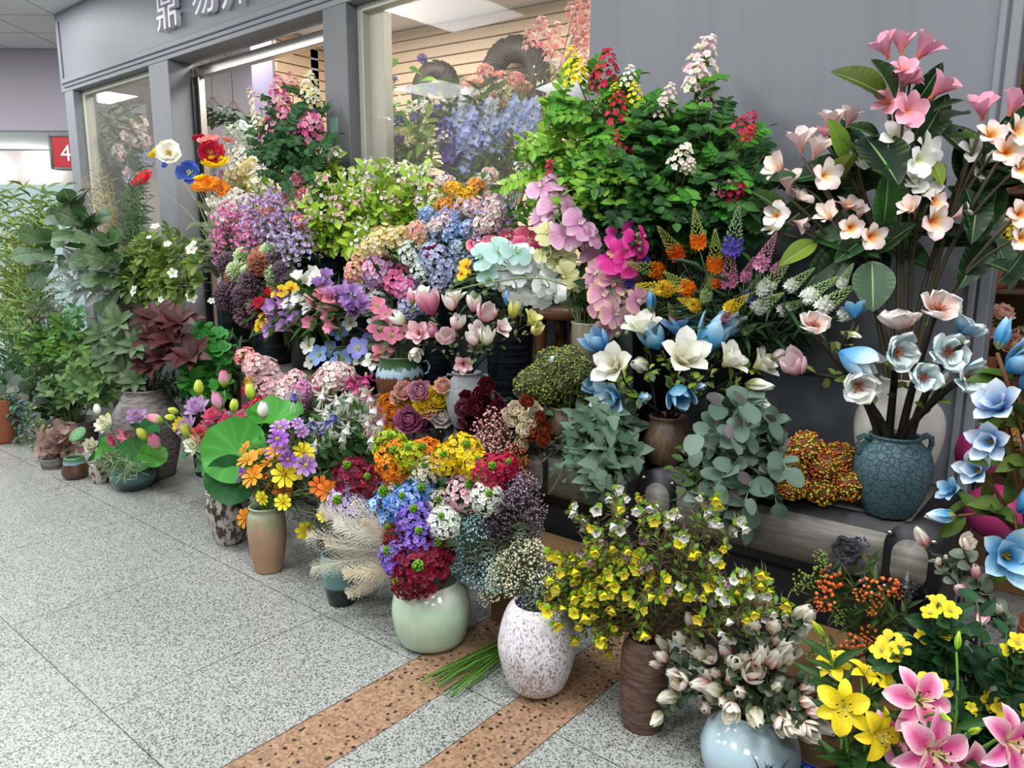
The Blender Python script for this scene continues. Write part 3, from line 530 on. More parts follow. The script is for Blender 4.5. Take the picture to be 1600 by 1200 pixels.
def spray(name, label, cat, group, base, heads, mouth=None, r=.003, sc='44602a', leaves=(), fork=.6, lean=.35, part_leaf='foliage', drop=0., order=None):
    """base: inside the container; heads: [(kind, pos, size, dir)]"""
    base = np.asarray(base, float); root = empty(name, base, label, cat, group)
    mouth = base + np.array([0, 0, .2]) if mouth is None else np.asarray(mouth, float)
    sm, lm = MB(), MB(); first = None
    for i, (kind, pos, size, d) in enumerate(heads):
        pos = np.asarray(pos, float); d = unit(d); f = kind.split(':')[0] if kind else ''
        end = pos - d * size * ({'knip': .38, 'plume': .5, 'glad': .45, 'pan': .45, 'tiny': .45, 'bery': .45}.get(f, .12)) if kind else pos
        if i == 0:
            c = mouth + np.array([0, 0, max(.04, lean * (end[2] - mouth[2]))]) + (end - mouth) * np.array([.18, .18, 0])
            P = np.concatenate([bez(base, (base + mouth) / 2, mouth, 3)[:-1], bez(mouth, c, end, 9)]); first = P
        else:
            k = min(fork + RNG.uniform(-.12, .12), .9); j = int(2 + k * (len(first) - 3)); a = first[j]; c = a + unit(first[j] - first[j - 1]) * np.linalg.norm(end - a) * .45
            P = bez(a, c, end, 7)
        if kind and f not in ('plume',): P = np.concatenate([P[:-1], [P[-1]]])
        rr = r * (1 if i == 0 else .72); tube(sm, P - base, np.linspace(rr * 1.15, rr * .7, len(P)), 5, sc)
        for s in leaves: leaves_on(lm, P[(2 if i == 0 else 0):] - base, s)
        if kind: head(root, base, kind, pos, size, d)
    o = obj('stem', (sm, M_STEM)); o.parent = root; o.location = (0, 0, 0)
    if lm.n: o = obj(part_leaf, (lm, M_LEAF)); o.parent = root; o.location = (0, 0, 0)
    if group: 
        x, y = proj(np.mean([h[1] for h in heads], 0)); GROUPS.setdefault(group, []).append((root, label, x, y))
    return root
ORD = 'leftmost,second from left,third from left,fourth from left,fifth from left,sixth from left,seventh from left,eighth from left,ninth from left,tenth from left,eleventh from left,twelfth from left'.split(',')
def finish_labels():
    for g, L_ in GROUPS.items():
        by = {}
        for it in L_: by.setdefault(it[1], []).append(it)
        for lab, items in by.items():
            n = len(items)
            if n == 1: continue
            rows = max(1, math.ceil(n / 12)); items.sort(key=lambda a: a[3]); per = math.ceil(n / rows)
            names = {1: [''], 2: [', upper row', ', lower row'], 3: [', upper row', ', middle row', ', lower row']}.get(rows)
            for k in range(rows):
                row = sorted(items[k * per:(k + 1) * per], key=lambda a: a[2]); w = names[k] if names else ' of height tier %d' % k
                for i, it in enumerate(row):
                    nm = ORD[i] if i < len(row) - 1 or len(row) < 3 else 'rightmost'
                    if len(row) == 1: nm = 'alone in'; it[0]['label'] = lab + w; continue
                    if len(row) == 2: nm = ('left one', 'right one')[i]
                    it[0]['label'] = lab + ', ' + nm + w
SDIR = lambda sx, sy, t: RIGHT * sx + UP * sy + BACK * t
def H(px, py, d, kind, y, dr=None, ctr=None, up=.35, tw=.9, jit=.3):
    """flower head that shows at px,py with a diameter of d pixels, standing on the plane y"""
    p = atY(px, py, y); s = d * m_per_px(p)
    if dr is None:
        o = unit(p - ctr) if ctr is not None else np.zeros(3); dd = o * .8 + BACK * tw + np.array([0, 0, up]) + rnd3(jit)
    else: dd = SDIR(*dr) + rnd3(.06)
    return (kind, p, s, dd)
def bigleaf(root, a, b, y, col, col2, kind='big', wk=1., dy=0., up=None, mid='8fae6a'):
    base = np.array(root.location); p0, p1 = atY(*a, y), atY(*b, y + dy); ln = np.linalg.norm(p1 - p0); mb = MB()
    u = BACK * .8 + np.array([0, 0, .5]) + rnd3(.35) if up is None else np.asarray(up, float); leaf(mb, p0 - base, p1 - p0 + u * ln * .12, ln * 1.04, kind, col, col2, mid, up=u, wk=wk); o = obj('leaf', (mb, M_BIGLEAF)); o.parent = root; return o
def crockpx(name, label, mat, px, pytop, y, z0, r0, r1, group=None, cat='bucket'):
    q = atY(px, pytop, y); return crock(name, label, cat, mat, q[0], y, z0, r0, r1, q[2] - z0, group)
class Vase:
    pass
def bunch(V, name, label, cat, group, branches, y=None, **kw):
    """branches: [[(px,py,d,kind[,dy[,dir]]), ...], ...] or (manual label, [...])"""
    y = V.c[1] if y is None else y; out = []
    pts = [atY(h[0], h[1], y) for b in branches for h in (b[1] if isinstance(b[0], str) else b)]; ctr = np.mean(pts, 0) * .6 + np.asarray(V.mouth) * .4
    for b in branches:
        lab, hs = (b[0], b[1]) if isinstance(b[0], str) else (label, b); dy0 = RNG.uniform(-.05, .05); heads = []
        for h in hs: heads.append(H(h[0], h[1], h[2], h[3], y + (h[4] if len(h) > 4 and h[4] is not None else dy0 + RNG.uniform(-.03, .03)), h[5] if len(h) > 5 else None, ctr))
        out.append(spray(name, lab, cat, group, V.inside(), heads, V.lip(heads[0][1]), **kw))
    return out
def scatter(V, name, label, cat, group, n, cx, cy, rx, ry, kinds, d, y, dyr=.1, per=1, spread=30, **kw):
    """n stems whose heads fill an ellipse of the picture at a depth near y"""
    br = []
    for i in range(n):
        rr = math.sqrt((i + .5) / n); a = i * 2.39996 + RNG.uniform(-.3, .3); x, yy = cx + rx * rr * math.cos(a), cy + ry * rr * math.sin(a); dy = RNG.uniform(-dyr, dyr) - .0
        k0 = kinds[RNG.randrange(len(kinds))]; hs = []
        for j in range(per):
            k = k0 if kw.get('same', True) else kinds[RNG.randrange(len(kinds))]; hs.append((x + (RNG.uniform(-spread, spread) if j else 0), yy + (RNG.uniform(-spread, spread) * .8 if j else 0), d * RNG.uniform(.8, 1.2), k, dy + RNG.uniform(-.03, .03)))
        br.append(hs)
    kw.pop('same', None); return bunch(V, name, label, cat, group, br, y, **kw)
def bush(V, name, label, cat, n, cx, cy, rx, ry, y, dyr, spec, r=.003, sc='4a5a30', heads=(), mat=None, hd=None, group=None, upw=.0):
    """one plant: many twigs from one foot, leaves in one mesh, blooms as parts"""
    base = V.inside(); root = empty(name, base, label, cat, group); sm, lm = MB(), MB(); base = np.asarray(base)
    for i in range(n):
        rr = math.sqrt((i + .5) / n); a = i * 2.39996 + RNG.uniform(-.3, .3); p = atY(cx + rx * rr * math.cos(a), cy + ry * rr * math.sin(a), y + RNG.uniform(-dyr, dyr)); m = V.lip(p)
        c = m + np.array([0, 0, max(.05, .45 * (p[2] - m[2]) + .05)]) + (p - m) * np.array([.2, .2, 0]); P = np.concatenate([[base], bez(m, c, p, 9)]); tube(sm, P - base, np.linspace(r * 1.2, r * .5, len(P)), 4, sc)
        for s in spec: leaves_on(lm, P[1:] - base, s)
    for h in heads:
        k, p, s, d = H(h[0], h[1], h[2], h[3], y - dyr * .9 + (h[4] if len(h) > 4 else 0), None, atY(cx, cy, y)); head(root, base, k, p, s, d)
    if sm.n: o = obj('stem', (sm, M_STEM)); o.parent = root; o.location = (0, 0, 0)
    o = obj('foliage', (lm, mat or M_LEAF)); o.parent = root; o.location = (0, 0, 0)
    return root
def vase(name, label, cat, mat, bx, by, z0, prof, group=None, seg=56, flute=0, fdep=0, thick=.012, deep=None, sink=0, extra=None, parent=None, nb=True):
    """prof: [(half width px, py), ...] silhouette from foot to rim; by: lowest visible pixel row of the foot"""
    V = Vase(); g = atZ(bx, by, z0); k = m_per_px(g); rb = prof[0][0] * k; dirn = unit([g[0], g[1], 0]); c = g + dirn * rb if nb else g
    P = []
    for hw, py in prof:
        kz = m_per_px(c); P.append((hw * kz, up_at(bx, py, c) - z0))
    P[0] = (P[0][0], 0.0)
    P = [(max(r, .004), z) for r, z in P]; zz = [z for r, z in P]
    # smooth the silhouette with a Catmull-Rom pass
    Q = np.array(P); S = []
    for i in range(len(Q) - 1):
        p0, p1, p2, p3 = Q[max(i - 1, 0)], Q[i], Q[i + 1], Q[min(i + 2, len(Q) - 1)]
        for t in np.linspace(0, 1, 7)[:-1]: S.append(.5 * ((2 * p1) + (p2 - p0) * t + (2 * p0 - 5 * p1 + 4 * p2 - p3) * t * t + (3 * p1 - p0 - 3 * p2 + p3) * t ** 3))
    S.append(Q[-1]); S = np.array(S); th = min(thick, Q[-1][0] * .25)
    inner = [(max(r - th, .004), max(z, th)) for r, z in S[::-1]]; top = [(S[-1][0] - th * .3, S[-1][1] + th * .35), (S[-1][0] - th * .7, S[-1][1] + th * .35)]
    outl = [(.001, 0)] + [tuple(s) for s in S] + top + inner + [(.001, th)]
    mb = MB(); lathe(mb, outl, seg, flute=flute, fdep=fdep); o = obj(name, (mb, mat)); o.location = tuple(c); V.o = tag(o, label, cat, group); V.c = c; V.z0 = z0
    V.r = Q[-1][0] - th; V.h = Q[-1][1]; V.rmin = min(q[0] for q in Q[-3:]) - th; V.rb = max(.006, min(Q[0][0] - th - .004, V.rmin)); V.th = th; V.mouth = c + np.array([0, 0, V.h])
    def inside():
        a = RNG.uniform(0, 6.28); q = V.rb * .75 * math.sqrt(RNG.random()); return c + np.array([q * math.cos(a), q * math.sin(a), th + .004])
    def lip(p):
        v = np.array([p[0] - c[0], p[1] - c[1], 0]); l = np.linalg.norm(v); q = min(V.rmin * .8, l * .4) * RNG.uniform(.5, 1); a = rnd3(V.rmin * .25); a[2] = 0
        return V.mouth + (v / l * q if l > 1e-6 else 0) + a
    V.inside, V.lip = inside, lip; return V
def crock(name, label, cat, mat, x, y, z0, r0, r1, h, group=None, **kw):
    """plain tapered container given in metres"""
    V = Vase(); c = np.array([x, y, z0]); th = .006; pr = [(.001, 0), (r0, 0), (r0 + .004, .004), (r1, h - .006), (r1 + .004, h), (r1 - th, h), (r0 - th + .002, th), (.001, th)]
    mb = MB(); lathe(mb, pr, 36); o = obj(name, (mb, mat)); o.location = (x, y, z0); V.o = tag(o, label, cat, group); V.c = c; V.h = h; V.mouth = c + np.array([0, 0, h]); V.rmin = min(r0, r1) - th
    def inside():
        a = RNG.uniform(0, 6.28); q = (r0 - th) * .8 * math.sqrt(RNG.random()); return c + np.array([q * math.cos(a), q * math.sin(a), th + .004])
    def lip(p):
        v = np.array([p[0] - x, p[1] - y, 0]); l = np.linalg.norm(v); q = min((r1 - th) * .85, l * .4) * RNG.uniform(.5, 1); return V.mouth + v / max(l, 1e-6) * q + np.array([RNG.uniform(-1, 1), RNG.uniform(-1, 1), 0]) * r1 * .2
    V.inside, V.lip = inside, lip; return V
# ---------------------------------------------------------------- the place
YF = 2.95
def X(px, py, y=YF): return atY(px, py, y)[0]
def Z(px, py, y=YF): return atY(px, py, y)[2]
def bx_obj(name, boxes, mat, parent=None, bev=.004):
    mb = MB()
    for b in boxes: box(mb, *b, bev=bev)
    o = obj(name, (mb, mat)); 
    for p in o.data.polygons: p.use_smooth = False
    if parent is not None: o.parent = parent
    return o
def struct(o): o['kind'] = 'structure'; return o
def text(name, body, loc, size, mat, parent=None, ext=.004, R=None, align='CENTER'):
    cu = bpy.data.curves.new(name, 'FONT'); cu.body = body; cu.size = size; cu.extrude = ext; cu.align_x = align
    tmp = bpy.data.objects.new('tmp', cu); COL.objects.link(tmp); dg = bpy.context.evaluated_depsgraph_get(); me = bpy.data.meshes.new_from_object(tmp.evaluated_get(dg)); bpy.data.objects.remove(tmp)
    me.name = name; me.materials.clear(); me.materials.append(mat)
    o = bpy.data.objects.new(name, me); COL.objects.link(o); o.location = loc; o.rotation_euler = R or (math.pi / 2, 0, 0)
    if parent is not None: o.parent = parent
    return o
# floor: polished grey granite, 0.87 m slabs, two brown bands
m, nt, p = new_mat('granite'); oc = N(nt, 'ShaderNodeTexCoord').outputs['Object']; sx = N(nt, 'ShaderNodeSeparateXYZ'); L(nt, oc, sx.inputs[0])
v1 = N(nt, 'ShaderNodeTexVoronoi'); v1.inputs['Scale'].default_value = 210; L(nt, oc, v1.inputs['Vector'])
sv = N(nt, 'ShaderNodeSeparateColor'); L(nt, v1.outputs['Color'], sv.inputs[0])
n1 = noise(nt, 170, 2, .6, oc); n2 = noise(nt, 1.3, 3, .5, oc)
spk = step(nt, mth(nt, 'ADD', mth(nt, 'MULTIPLY', sv.outputs[0], .7), mth(nt, 'MULTIPLY', n1, .6)), .3, .78)
grey = mixc(nt, spk, '4c4d4b', 'a3a5a0')
v2 = N(nt, 'ShaderNodeTexVoronoi'); v2.inputs['Scale'].default_value = 95; L(nt, oc, v2.inputs['Vector']); s2 = N(nt, 'ShaderNodeSeparateColor'); L(nt, v2.outputs['Color'], s2.inputs[0])
br = mixc(nt, s2.outputs[0], '7d614a', 'a5866c'); br = mixc(nt, step(nt, s2.outputs[1], .9, .96), br, '2c2420')
def band(lo, hi): return mth(nt, 'MULTIPLY', mth(nt, 'GREATER_THAN', sx.outputs[0], lo), mth(nt, 'LESS_THAN', sx.outputs[0], hi))
isb = mth(nt, 'ADD', band(-1.885, -1.655), band(-1.443, -1.235)); col = mixc(nt, isb, grey, br)
def line(v, off, per, w=.0022):
    f = mth(nt, 'FRACT', mth(nt, 'DIVIDE', mth(nt, 'SUBTRACT', v, off), per)); return mth(nt, 'LESS_THAN', mth(nt, 'MINIMUM', f, mth(nt, 'SUBTRACT', 1.0, f)), w / per)
gx = mth(nt, 'MULTIPLY', line(sx.outputs[0], -3.295, .87), mth(nt, 'SUBTRACT', 1.0, band(-1.9, -1.2))); gy = mth(nt, 'MULTIPLY', line(sx.outputs[1], .848, .864), mth(nt, 'SUBTRACT', 1.0, isb))
ed = mth(nt, 'ADD', mth(nt, 'ADD', band(-1.889, -1.884), band(-1.657, -1.653)), mth(nt, 'ADD', band(-1.445, -1.441), band(-1.237, -1.233)))
g = mth(nt, 'MINIMUM', mth(nt, 'ADD', mth(nt, 'MAXIMUM', gx, gy), ed), 1.0); col = mixc(nt, mth(nt, 'MULTIPLY', g, .8), col, '2a2826')
h = N(nt, 'ShaderNodeHueSaturation'); L(nt, col, h.inputs['Color']); L(nt, mth(nt, 'MULTIPLY_ADD', n2, .3, .85), h.inputs['Value']); L(nt, h.outputs[0], p.inputs['Base Color'])
L(nt, mth(nt, 'MULTIPLY_ADD', n2, .2, .18), p.inputs['Roughness']); p.inputs['Specular IOR Level'].default_value = .45
struct(bx_obj('floor', [(-17, 5, -6, 9, -.1, 0)], m, bev=0))
M_GREY = plain('grey_paint', '7d8086', .5, .4, var=.05, vs=2)
M_GREYD = plain('worn_grey_paint', '6a6c70', .55, .4, var=.22, vs=3, bmp=.1)
M_WHITE = plain('white_ceiling', 'efeff2', .9); M_LAV = plain('lavender_paint', 'b4afba', .8); M_PINKW = plain('pinkish_white_wall', 'd8ccca', .8); M_CREAM = plain('cream_panel', 'd8bb9c', .6)
M_DARK = plain('charcoal', '1c1c1f', .45, .4, var=.2, vs=20); M_BLACK = plain('black_plastic', '0c0d0f', .4); M_ALU = plain('aluminium', 'b8b4ae', .3, .5, 1.0)
M_LAMP = bpy.data.materials.new('lamp_white'); M_LAMP.use_nodes = True; _p = M_LAMP.node_tree.nodes['Principled BSDF']; _p.inputs['Emission Color'].default_value = (1, .98, .95, 1); _p.inputs['Emission Strength'].default_value = 12
# wall panel right of the window, painted grey, faint vertical drips
m, nt, p = new_mat('streaked_grey'); n = noise(nt, 1.0, 5, .6, ocoord(nt, (9, 9, .25))); p.inputs['Roughness'].default_value = .5
L(nt, mixc(nt, step(nt, n, .35, .75), '72757c', '686b72'), p.inputs['Base Color']); bump(nt, p, n, .25, .01); M_PANEL = m
xl, xr = X(922, 0, YF), X(1575, 90, YF)
w = struct(bx_obj('wall_right', [(xl, xr, YF, YF + .12, 0, 3.6)], M_PANEL)); t = bx_obj('edge_trim', [(xr - .035, xr - .012, YF - .02, YF, 0, 3.58), (xr - .005, xr + .03, YF - .012, YF + .12, 0, 3.58)], M_GREY, w)
# shop front: fascia, posts, panes
zb, zt = Z(96, 146), 3.6; x0 = X(96, 146)
f = struct(bx_obj('trim_1', [(x0, xl + .3, YF, YF + .2, zb, zt)], M_GREY)); f['label'] = 'grey painted shop fascia'
zl = Z(150, 112); bx_obj('raised_moulding', [(x0 + .1, xl, YF - .025, YF, zl - .02, zl + .025), (x0 + .06, x0 + .1, YF - .02, YF, zl - .02, 3.5), (x0 + .1, xl, YF - .012, YF, zl - .05, zl - .02)], M_GREY, f, .006)
posts = [('wall_pillar', X(101, 150), X(114, 150), M_GREY, 'slim grey post at the far left corner of the shop front'), ('wall_pillar', X(232, 110), X(262, 102), M_GREY, 'grey post left of the shop doorway'), ('wall_pillar', X(503, 20), X(540, 8), M_GREYD, 'worn grey post right of the shop doorway')]
PX = []
for nm, a, b, mt, lab in posts: o = struct(bx_obj(nm, [(a, b, YF, YF + .2, 0, zb)], mt)); o['label'] = lab; PX.append((a, b))
m, nt, p = new_mat('shop_glass'); out = next(n for n in nt.nodes if n.type == 'OUTPUT_MATERIAL'); tr = N(nt, 'ShaderNodeBsdfTransparent'); gl = N(nt, 'ShaderNodeBsdfGlossy'); gl.inputs['Roughness'].default_value = .02
df = N(nt, 'ShaderNodeBsdfDiffuse'); df.inputs['Color'].default_value = c4('e8e2d4'); ly = N(nt, 'ShaderNodeLayerWeight'); ly.inputs['Blend'].default_value = .2
vv = N(nt, 'ShaderNodeTexVoronoi'); vv.inputs['Scale'].default_value = 90; L(nt, ocoord(nt), vv.inputs['Vector']); nn = noise(nt, 2.2, 3, .6, ocoord(nt))
sc_ = N(nt, 'ShaderNodeSeparateXYZ'); L(nt, ocoord(nt), sc_.inputs[0])
du = mth(nt, 'MULTIPLY_ADD', mth(nt, 'MULTIPLY', step(nt, vv.outputs['Distance'], .3, .12), step(nt, nn, .48, .62)), .3, .04)
a = N(nt, 'ShaderNodeMixShader'); L(nt, du, a.inputs[0]); L(nt, tr.outputs[0], a.inputs[1]); L(nt, df.outputs[0], a.inputs[2])
b = N(nt, 'ShaderNodeMixShader'); L(nt, mth(nt, 'MULTIPLY', ly.outputs['Fresnel'], .25), b.inputs[0]); L(nt, a.outputs[0], b.inputs[1]); L(nt, gl.outputs[0], b.inputs[2]); L(nt, b.outputs[0], out.inputs[0]); M_GLASS = m
yg = YF + .1
for i, (a, b) in enumerate(((PX[0][1], PX[1][0]), (PX[2][1], xl + .02))):
    w = struct(bx_obj('window_%d' % (i + 1), [(a, b, yg, yg + .008, (1.15, 1.42)[i], zb)], M_GLASS, bev=0)); w['label'] = ('narrow glass pane left of the shop doorway', 'large glass pane right of the shop doorway')[i]
    fr = [(a, a + .045, yg - .02, yg + .06, (1.15, 1.42)[i], zb), (b - .03, b, yg - .02, yg + .06, (1.15, 1.42)[i], zb), (a + .045, b - .03, yg - .02, yg + .06, zb - .04, zb)]
    if i: fr.append((a + .045, a + .17, yg + .03, yg + .1, 1.42, zb))
    bx_obj('window_frame', fr, plain('pale_frame', 'b4b4a6', .4), w); o = struct(bx_obj('wall_base', [(a, b, YF + .03, YF + .17, 0, (1.15, 1.42)[i])], M_GREY)); o['label'] = 'grey wall under the ' + ('narrow pane', 'large pane')[i]
d = struct(bx_obj('door_1', [(PX[1][1], PX[1][1] + .03, YF + .17, YF + .22, 0, zb - .1)], M_BLACK)); d['label'] = 'open shop doorway with a black edge and a metal header'
bx_obj('door_header', [(PX[1][1], PX[2][0], YF + .2, YF + .26, zb - .1, zb - .02), (PX[1][1] + .035, PX[1][1] + .075, YF + .2, YF + .25, 0, zb - .1)], M_ALU, d)
# inside the shop
m, nt, p = new_mat('slat_cream'); p.inputs['Base Color'].default_value = c4('d9c0a2'); p.inputs['Roughness'].default_value = .5
def slatwall(name, a, b, lab):
    a, b = np.array(a), np.array(b); ln = np.linalg.norm(b - a); mb = MB(); zs = np.arange(.2, 3.6, .1)
    for z in zs: box(mb, 0, ln, 0, .03, z, z + .09, bev=.004)
    o = obj(name, (mb, m)); o.data.polygons.foreach_set('use_smooth', [False] * len(o.data.polygons)); o.location = (a[0], a[1], 0); o.rotation_euler = (0, 0, math.atan2(b[1] - a[1], b[0] - a[0])); struct(o); o['label'] = lab
    mb = MB(); box(mb, 0, ln, .03, .06, 0, 3.6); k = obj('groove_backing', (mb, plain('groove_brown', '5a4636', .7))); k.parent = o
    return o
slatwall('wall_back', (-6.78, 5.2), (-.2, 6.05), 'cream slatted display wall at the back of the shop'); slatwall('wall_left', (-6.75, 4.5), (-6.75, 5.6), 'short cream slatted side wall inside the shop')
struct(bx_obj('wall_inner', [(-10.4, -6.75, 4.9, 5.0, 0, 3.6)], plain('pale_lilac_wall', 'cdc3cc', .8)))['label'] = 'plain lavender back wall inside the shop'; struct(bx_obj('wall_column', [(-7.2, -6.82, 4.5, 4.85, 0, 3.6)], plain('lilac_paint', 'a8a0bc', .7)))['label'] = 'lilac column inside the shop'
w = struct(bx_obj('window_3', [(-7.86, -7.852, YF + .2, 4.88, .3, 3.6)], M_GLASS, bev=0)); w['label'] = 'side glass of the shop at its far left end'
struct(bx_obj('ceiling', [(-9.2, 5, -6, 7, 3.6, 3.7)], M_WHITE, bev=0))
# far side of the mall at the left
m, nt, p = new_mat('ceiling_tiles'); oc = ocoord(nt); s3 = N(nt, 'ShaderNodeSeparateXYZ'); L(nt, oc, s3.inputs[0])
g = mth(nt, 'MAXIMUM', line(s3.outputs[0], 0, .6, .007), line(s3.outputs[1], 0, .6, .007)); L(nt, mixc(nt, g, 'dedade', '8a878c'), p.inputs['Base Color']); p.inputs['Roughness'].default_value = .9
hr = unit([RIGHT[0], RIGHT[1], 0]); ang = math.atan2(hr[1], hr[0])
def far(name, px, D, dx0, dx1, dy0, dy1, z0, z1, mat):
    c = CAM + ray(px, 390) * D; mb = MB(); box(mb, dx0, dx1, dy0, dy1, z0, z1, bev=.004); o = obj(name, (mb, mat)); o.location = (c[0], c[1], 0); o.rotation_euler = (0, 0, ang)
    for q in o.data.polygons: q.use_smooth = False
    return o
def ztop(py, D): return 1.5 + (383 - py) * D / F
D = 8.4 / F
struct(far('ceiling_tiled', 50, D * 1.0, -3, 2.2, -2.1, 3.2, 3.58, 3.598, m))['label'] = 'tiled ceiling of the mall aisle at the left'
struct(far('wall_far', 50, D, -3, .62, 0, .1, ztop(212, 8.4), 3.58, plain('grey_lavender', 'aba6b2', .8)))['label'] = 'lavender bulkhead across the aisle'
struct(far('trim_2', 50, D, -3, .6, .1, 1.6, ztop(212, 8.4), ztop(212, 8.4) + .05, M_WHITE))['label'] = 'white soffit under the bulkhead'
struct(far('wall_opposite', 50, D, -3, 1.2, 1.6, 1.7, 0, ztop(240, 9.9), M_PINKW))['label'] = 'pinkish white wall across the aisle'
o = far('light_panel', 73, D * 1.175, -.09, .1, -.06, -.02, ztop(284, 9.9), ztop(244, 9.9), M_LAMP); tag(o, 'glowing white wall light panel left of the red sign', 'light')
o = far('light_panel', 2, D * 1.175, -.06, .07, -.06, -.02, ztop(284, 9.9), ztop(256, 9.9), M_LAMP); tag(o, 'glowing white sign light at the left edge with a red dot', 'light')
s = far('sign_box', 122, D * .99, -.12, .2, -.1, .02, ztop(267, 8.3), ztop(222, 8.3), plain('sign_red', 'b81c26', .4)); tag(s, 'red box sign with a white numeral hanging past the corner post', 'sign')
fr = MB(); zz0, zz1 = ztop(267, 8.3), ztop(222, 8.3); box(fr, -.145, -.12, -.11, .03, zz0 - .02, zz1 + .02); box(fr, -.12, .2, -.11, .03, zz1, zz1 + .02); box(fr, -.12, .2, -.11, .03, zz0 - .02, zz0); o = obj('sign_frame', (fr, plain('sign_grey', '6f7a78', .4))); o.parent = s
tx = text('numeral', '4', (.03, -.105, zz0 + .07), .24, plain('sign_white', 'f0eef0', .5), s, .002)
o = far('counter', 40, D * 1.1, -3, .75, -.1, .5, 0, ztop(291, 9.1), plain('teal_counter', 'bcd6d6', .4)); tag(o, 'long teal counter across the aisle at the left', 'counter')
# fascia lettering (only the feet show under the top of the picture)
M_LET = plain('letter_white', 'e6e4f0', .4)
for ch, px, py, sz, lab in (('鼎', 272, 40, .34, 'white raised sign character at the left on the fascia'), ('易', 330, 17, .34, 'white raised sign character second on the fascia'), ('卉', 377, 5, .34, 'white raised sign character third on the fascia')):
    q = atY(px, py, YF); o = text('sign_letter', ch, (q[0], YF - .035, q[2]), sz, M_LET, ext=.018); tag(o, lab, 'sign letter', 'raised letters on the fascia')
o = bx_obj('sticker', [(X(516, 180), X(528, 180), YF - .004, YF, Z(521, 208), Z(521, 184))], plain('sticker_green', '6f9f8c', .5, var=.5, vs=60), bev=0); tag(o, 'small green paper sticker on the worn grey post', 'sticker')
# shelves of the shop
t = empty('display_shelf', (-3.9, 3.45, 0), 'tall shop shelf with a white front edge behind the large pane', 'shelf'); 
bx_obj('shelf_board', [(-1.95, 1.75, -.2, .45, 1.38, 1.41)], M_DARK, t)
for xx in (-1.93, -.1, 1.7): bx_obj('post', [(xx, xx + .04, .4, .44, 0, 1.38)], M_DARK, t); bx_obj('post', [(xx, xx + .04, -.19, -.15, 0, 1.38)], M_DARK, t)
q = atY(740, 283, 3.38); t = empty('glass_shelf', (q[0], 3.44, q[2] - .03), 'clear glass shelf with a bright white front edge inside the window', 'shelf')
bx_obj('shelf_edge', [(-.42, .42, -.07, -.05, 0, .025)], plain('white_edge', 'eef2f4', .3), t); bx_obj('shelf_pane', [(-.42, .42, -.05, .2, .008, .018)], M_GLASS, t, 0)
for xx in (-.4, .38): bx_obj('post', [(xx, xx + .02, .16, .18, 1.41 - q[2] + .03, .008)], M_ALU, t)
def ring_wreath(px, py, dpx, y, lab):
    c = atY(px, py, y); k = m_per_px(c); r = dpx * k / 2; mb = MB(); P = []
    o = MB(); a = np.linspace(0, 2 * math.pi, 65)
    for j in range(30):
        b = j * 2 * math.pi / 30; rr = r * .68 + r * RNG.uniform(.26, .32) * np.cos(b + a * 4); P = np.stack([rr * np.cos(a), r * .22 * np.sin(b + a * 4), rr * np.sin(a)], -1); tube(o, P, r * .026, 4, ('2e2826', '3d3531', '26211f')[j % 3], False)
    ob = obj('wreath_ring', (o, M_ATTR)); ob.location = tuple(c); ob.rotation_euler = (0, 0, math.radians(8)); tag(ob, lab, 'wreath')
ring_wreath(803, 122, 128, 5.3, 'large dark woven wreath ring on the cream slat wall'); ring_wreath(680, 142, 92, 5.15, 'smaller dark woven wreath ring left of the large one')
q = atY(863, 21, 5.6); t = bx_obj('letter_card', [(q[0] - .075, q[0] + .075, 5.58, 5.6, q[2] - .1, q[2] + .1)], plain('card_white', 'efe6dc', .6)); tag(t, 'small white card with a dark hooked letter on the slat wall', 'card'); text('letter', 'J', (q[0] - .01, 5.578, q[2] - .06), .15, M_DARK, t, .001)
# ceiling lamps (area lights for the overhead lighting, some added to brighten the aisle)
def lamp(x, y, z, power, size, col=(1, 1, 1), shape='SQUARE', sy=None, name='Area', rot=None):
    l = bpy.data.lights.new(name, 'AREA'); l.energy = power; l.size = size; l.color = col
    if sy: l.shape = 'RECTANGLE'; l.size_y = sy
    o = bpy.data.objects.new(name, l); COL.objects.link(o); o.location = (x, y, z)
    if rot: o.rotation_euler = rot
    return o
c = atZ(28, 1, 3.598); mb = MB(); lathe(mb, [(.001, -.012), (.14, -.012), (.17, -.004), (.17, .002)], 32); o = obj('downlight', (mb, M_LAMP)); o.location = tuple(c); tag(o, 'round white ceiling downlight at the top left corner', 'light')
# trunks used as plinths along the wall
m, nt, p = new_mat('grey_wood'); oc = ocoord(nt, (1.2, 14, 14)); n = noise(nt, 3, 6, .65, oc); L(nt, mixc(nt, step(nt, n, .3, .75), '5d5a54', '8a867c'), p.inputs['Base Color']); p.inputs['Roughness'].default_value = .5; bump(nt, p, n, .15, .004); M_GWOOD = m
def rrect(w, h, r, n=6):
    P = []
    for cx, cz, a0 in ((w - r, r, -90), (w - r, h - r, 0), (r, h - r, 90), (r, r, 180)):
        for i in range(n + 1): a = math.radians(a0 + 90 * i / n); P.append((cx + r * math.cos(a), cz + r * math.sin(a)))
    return P
def slab(mb, P, y0, y1, x=0, z=0, col='ffffff'):
    n = len(P); V = [(x + a, y0, z + b) for a, b in P] + [(x + a, y1, z + b) for a, b in P] + [(x + np.mean([a for a, b in P]), y0, z + np.mean([b for a, b in P]))] + [(x + np.mean([a for a, b in P]), y1, z + np.mean([b for a, b in P]))]
    T = [];
    for i in range(n): j = (i + 1) % n; T += [(2 * n, i, j), (2 * n + 1, n + j, n + i), (i, n + i, n + j), (i, n + j, j)]
    mb.add(V, T=T, col=col)
ZT = .68
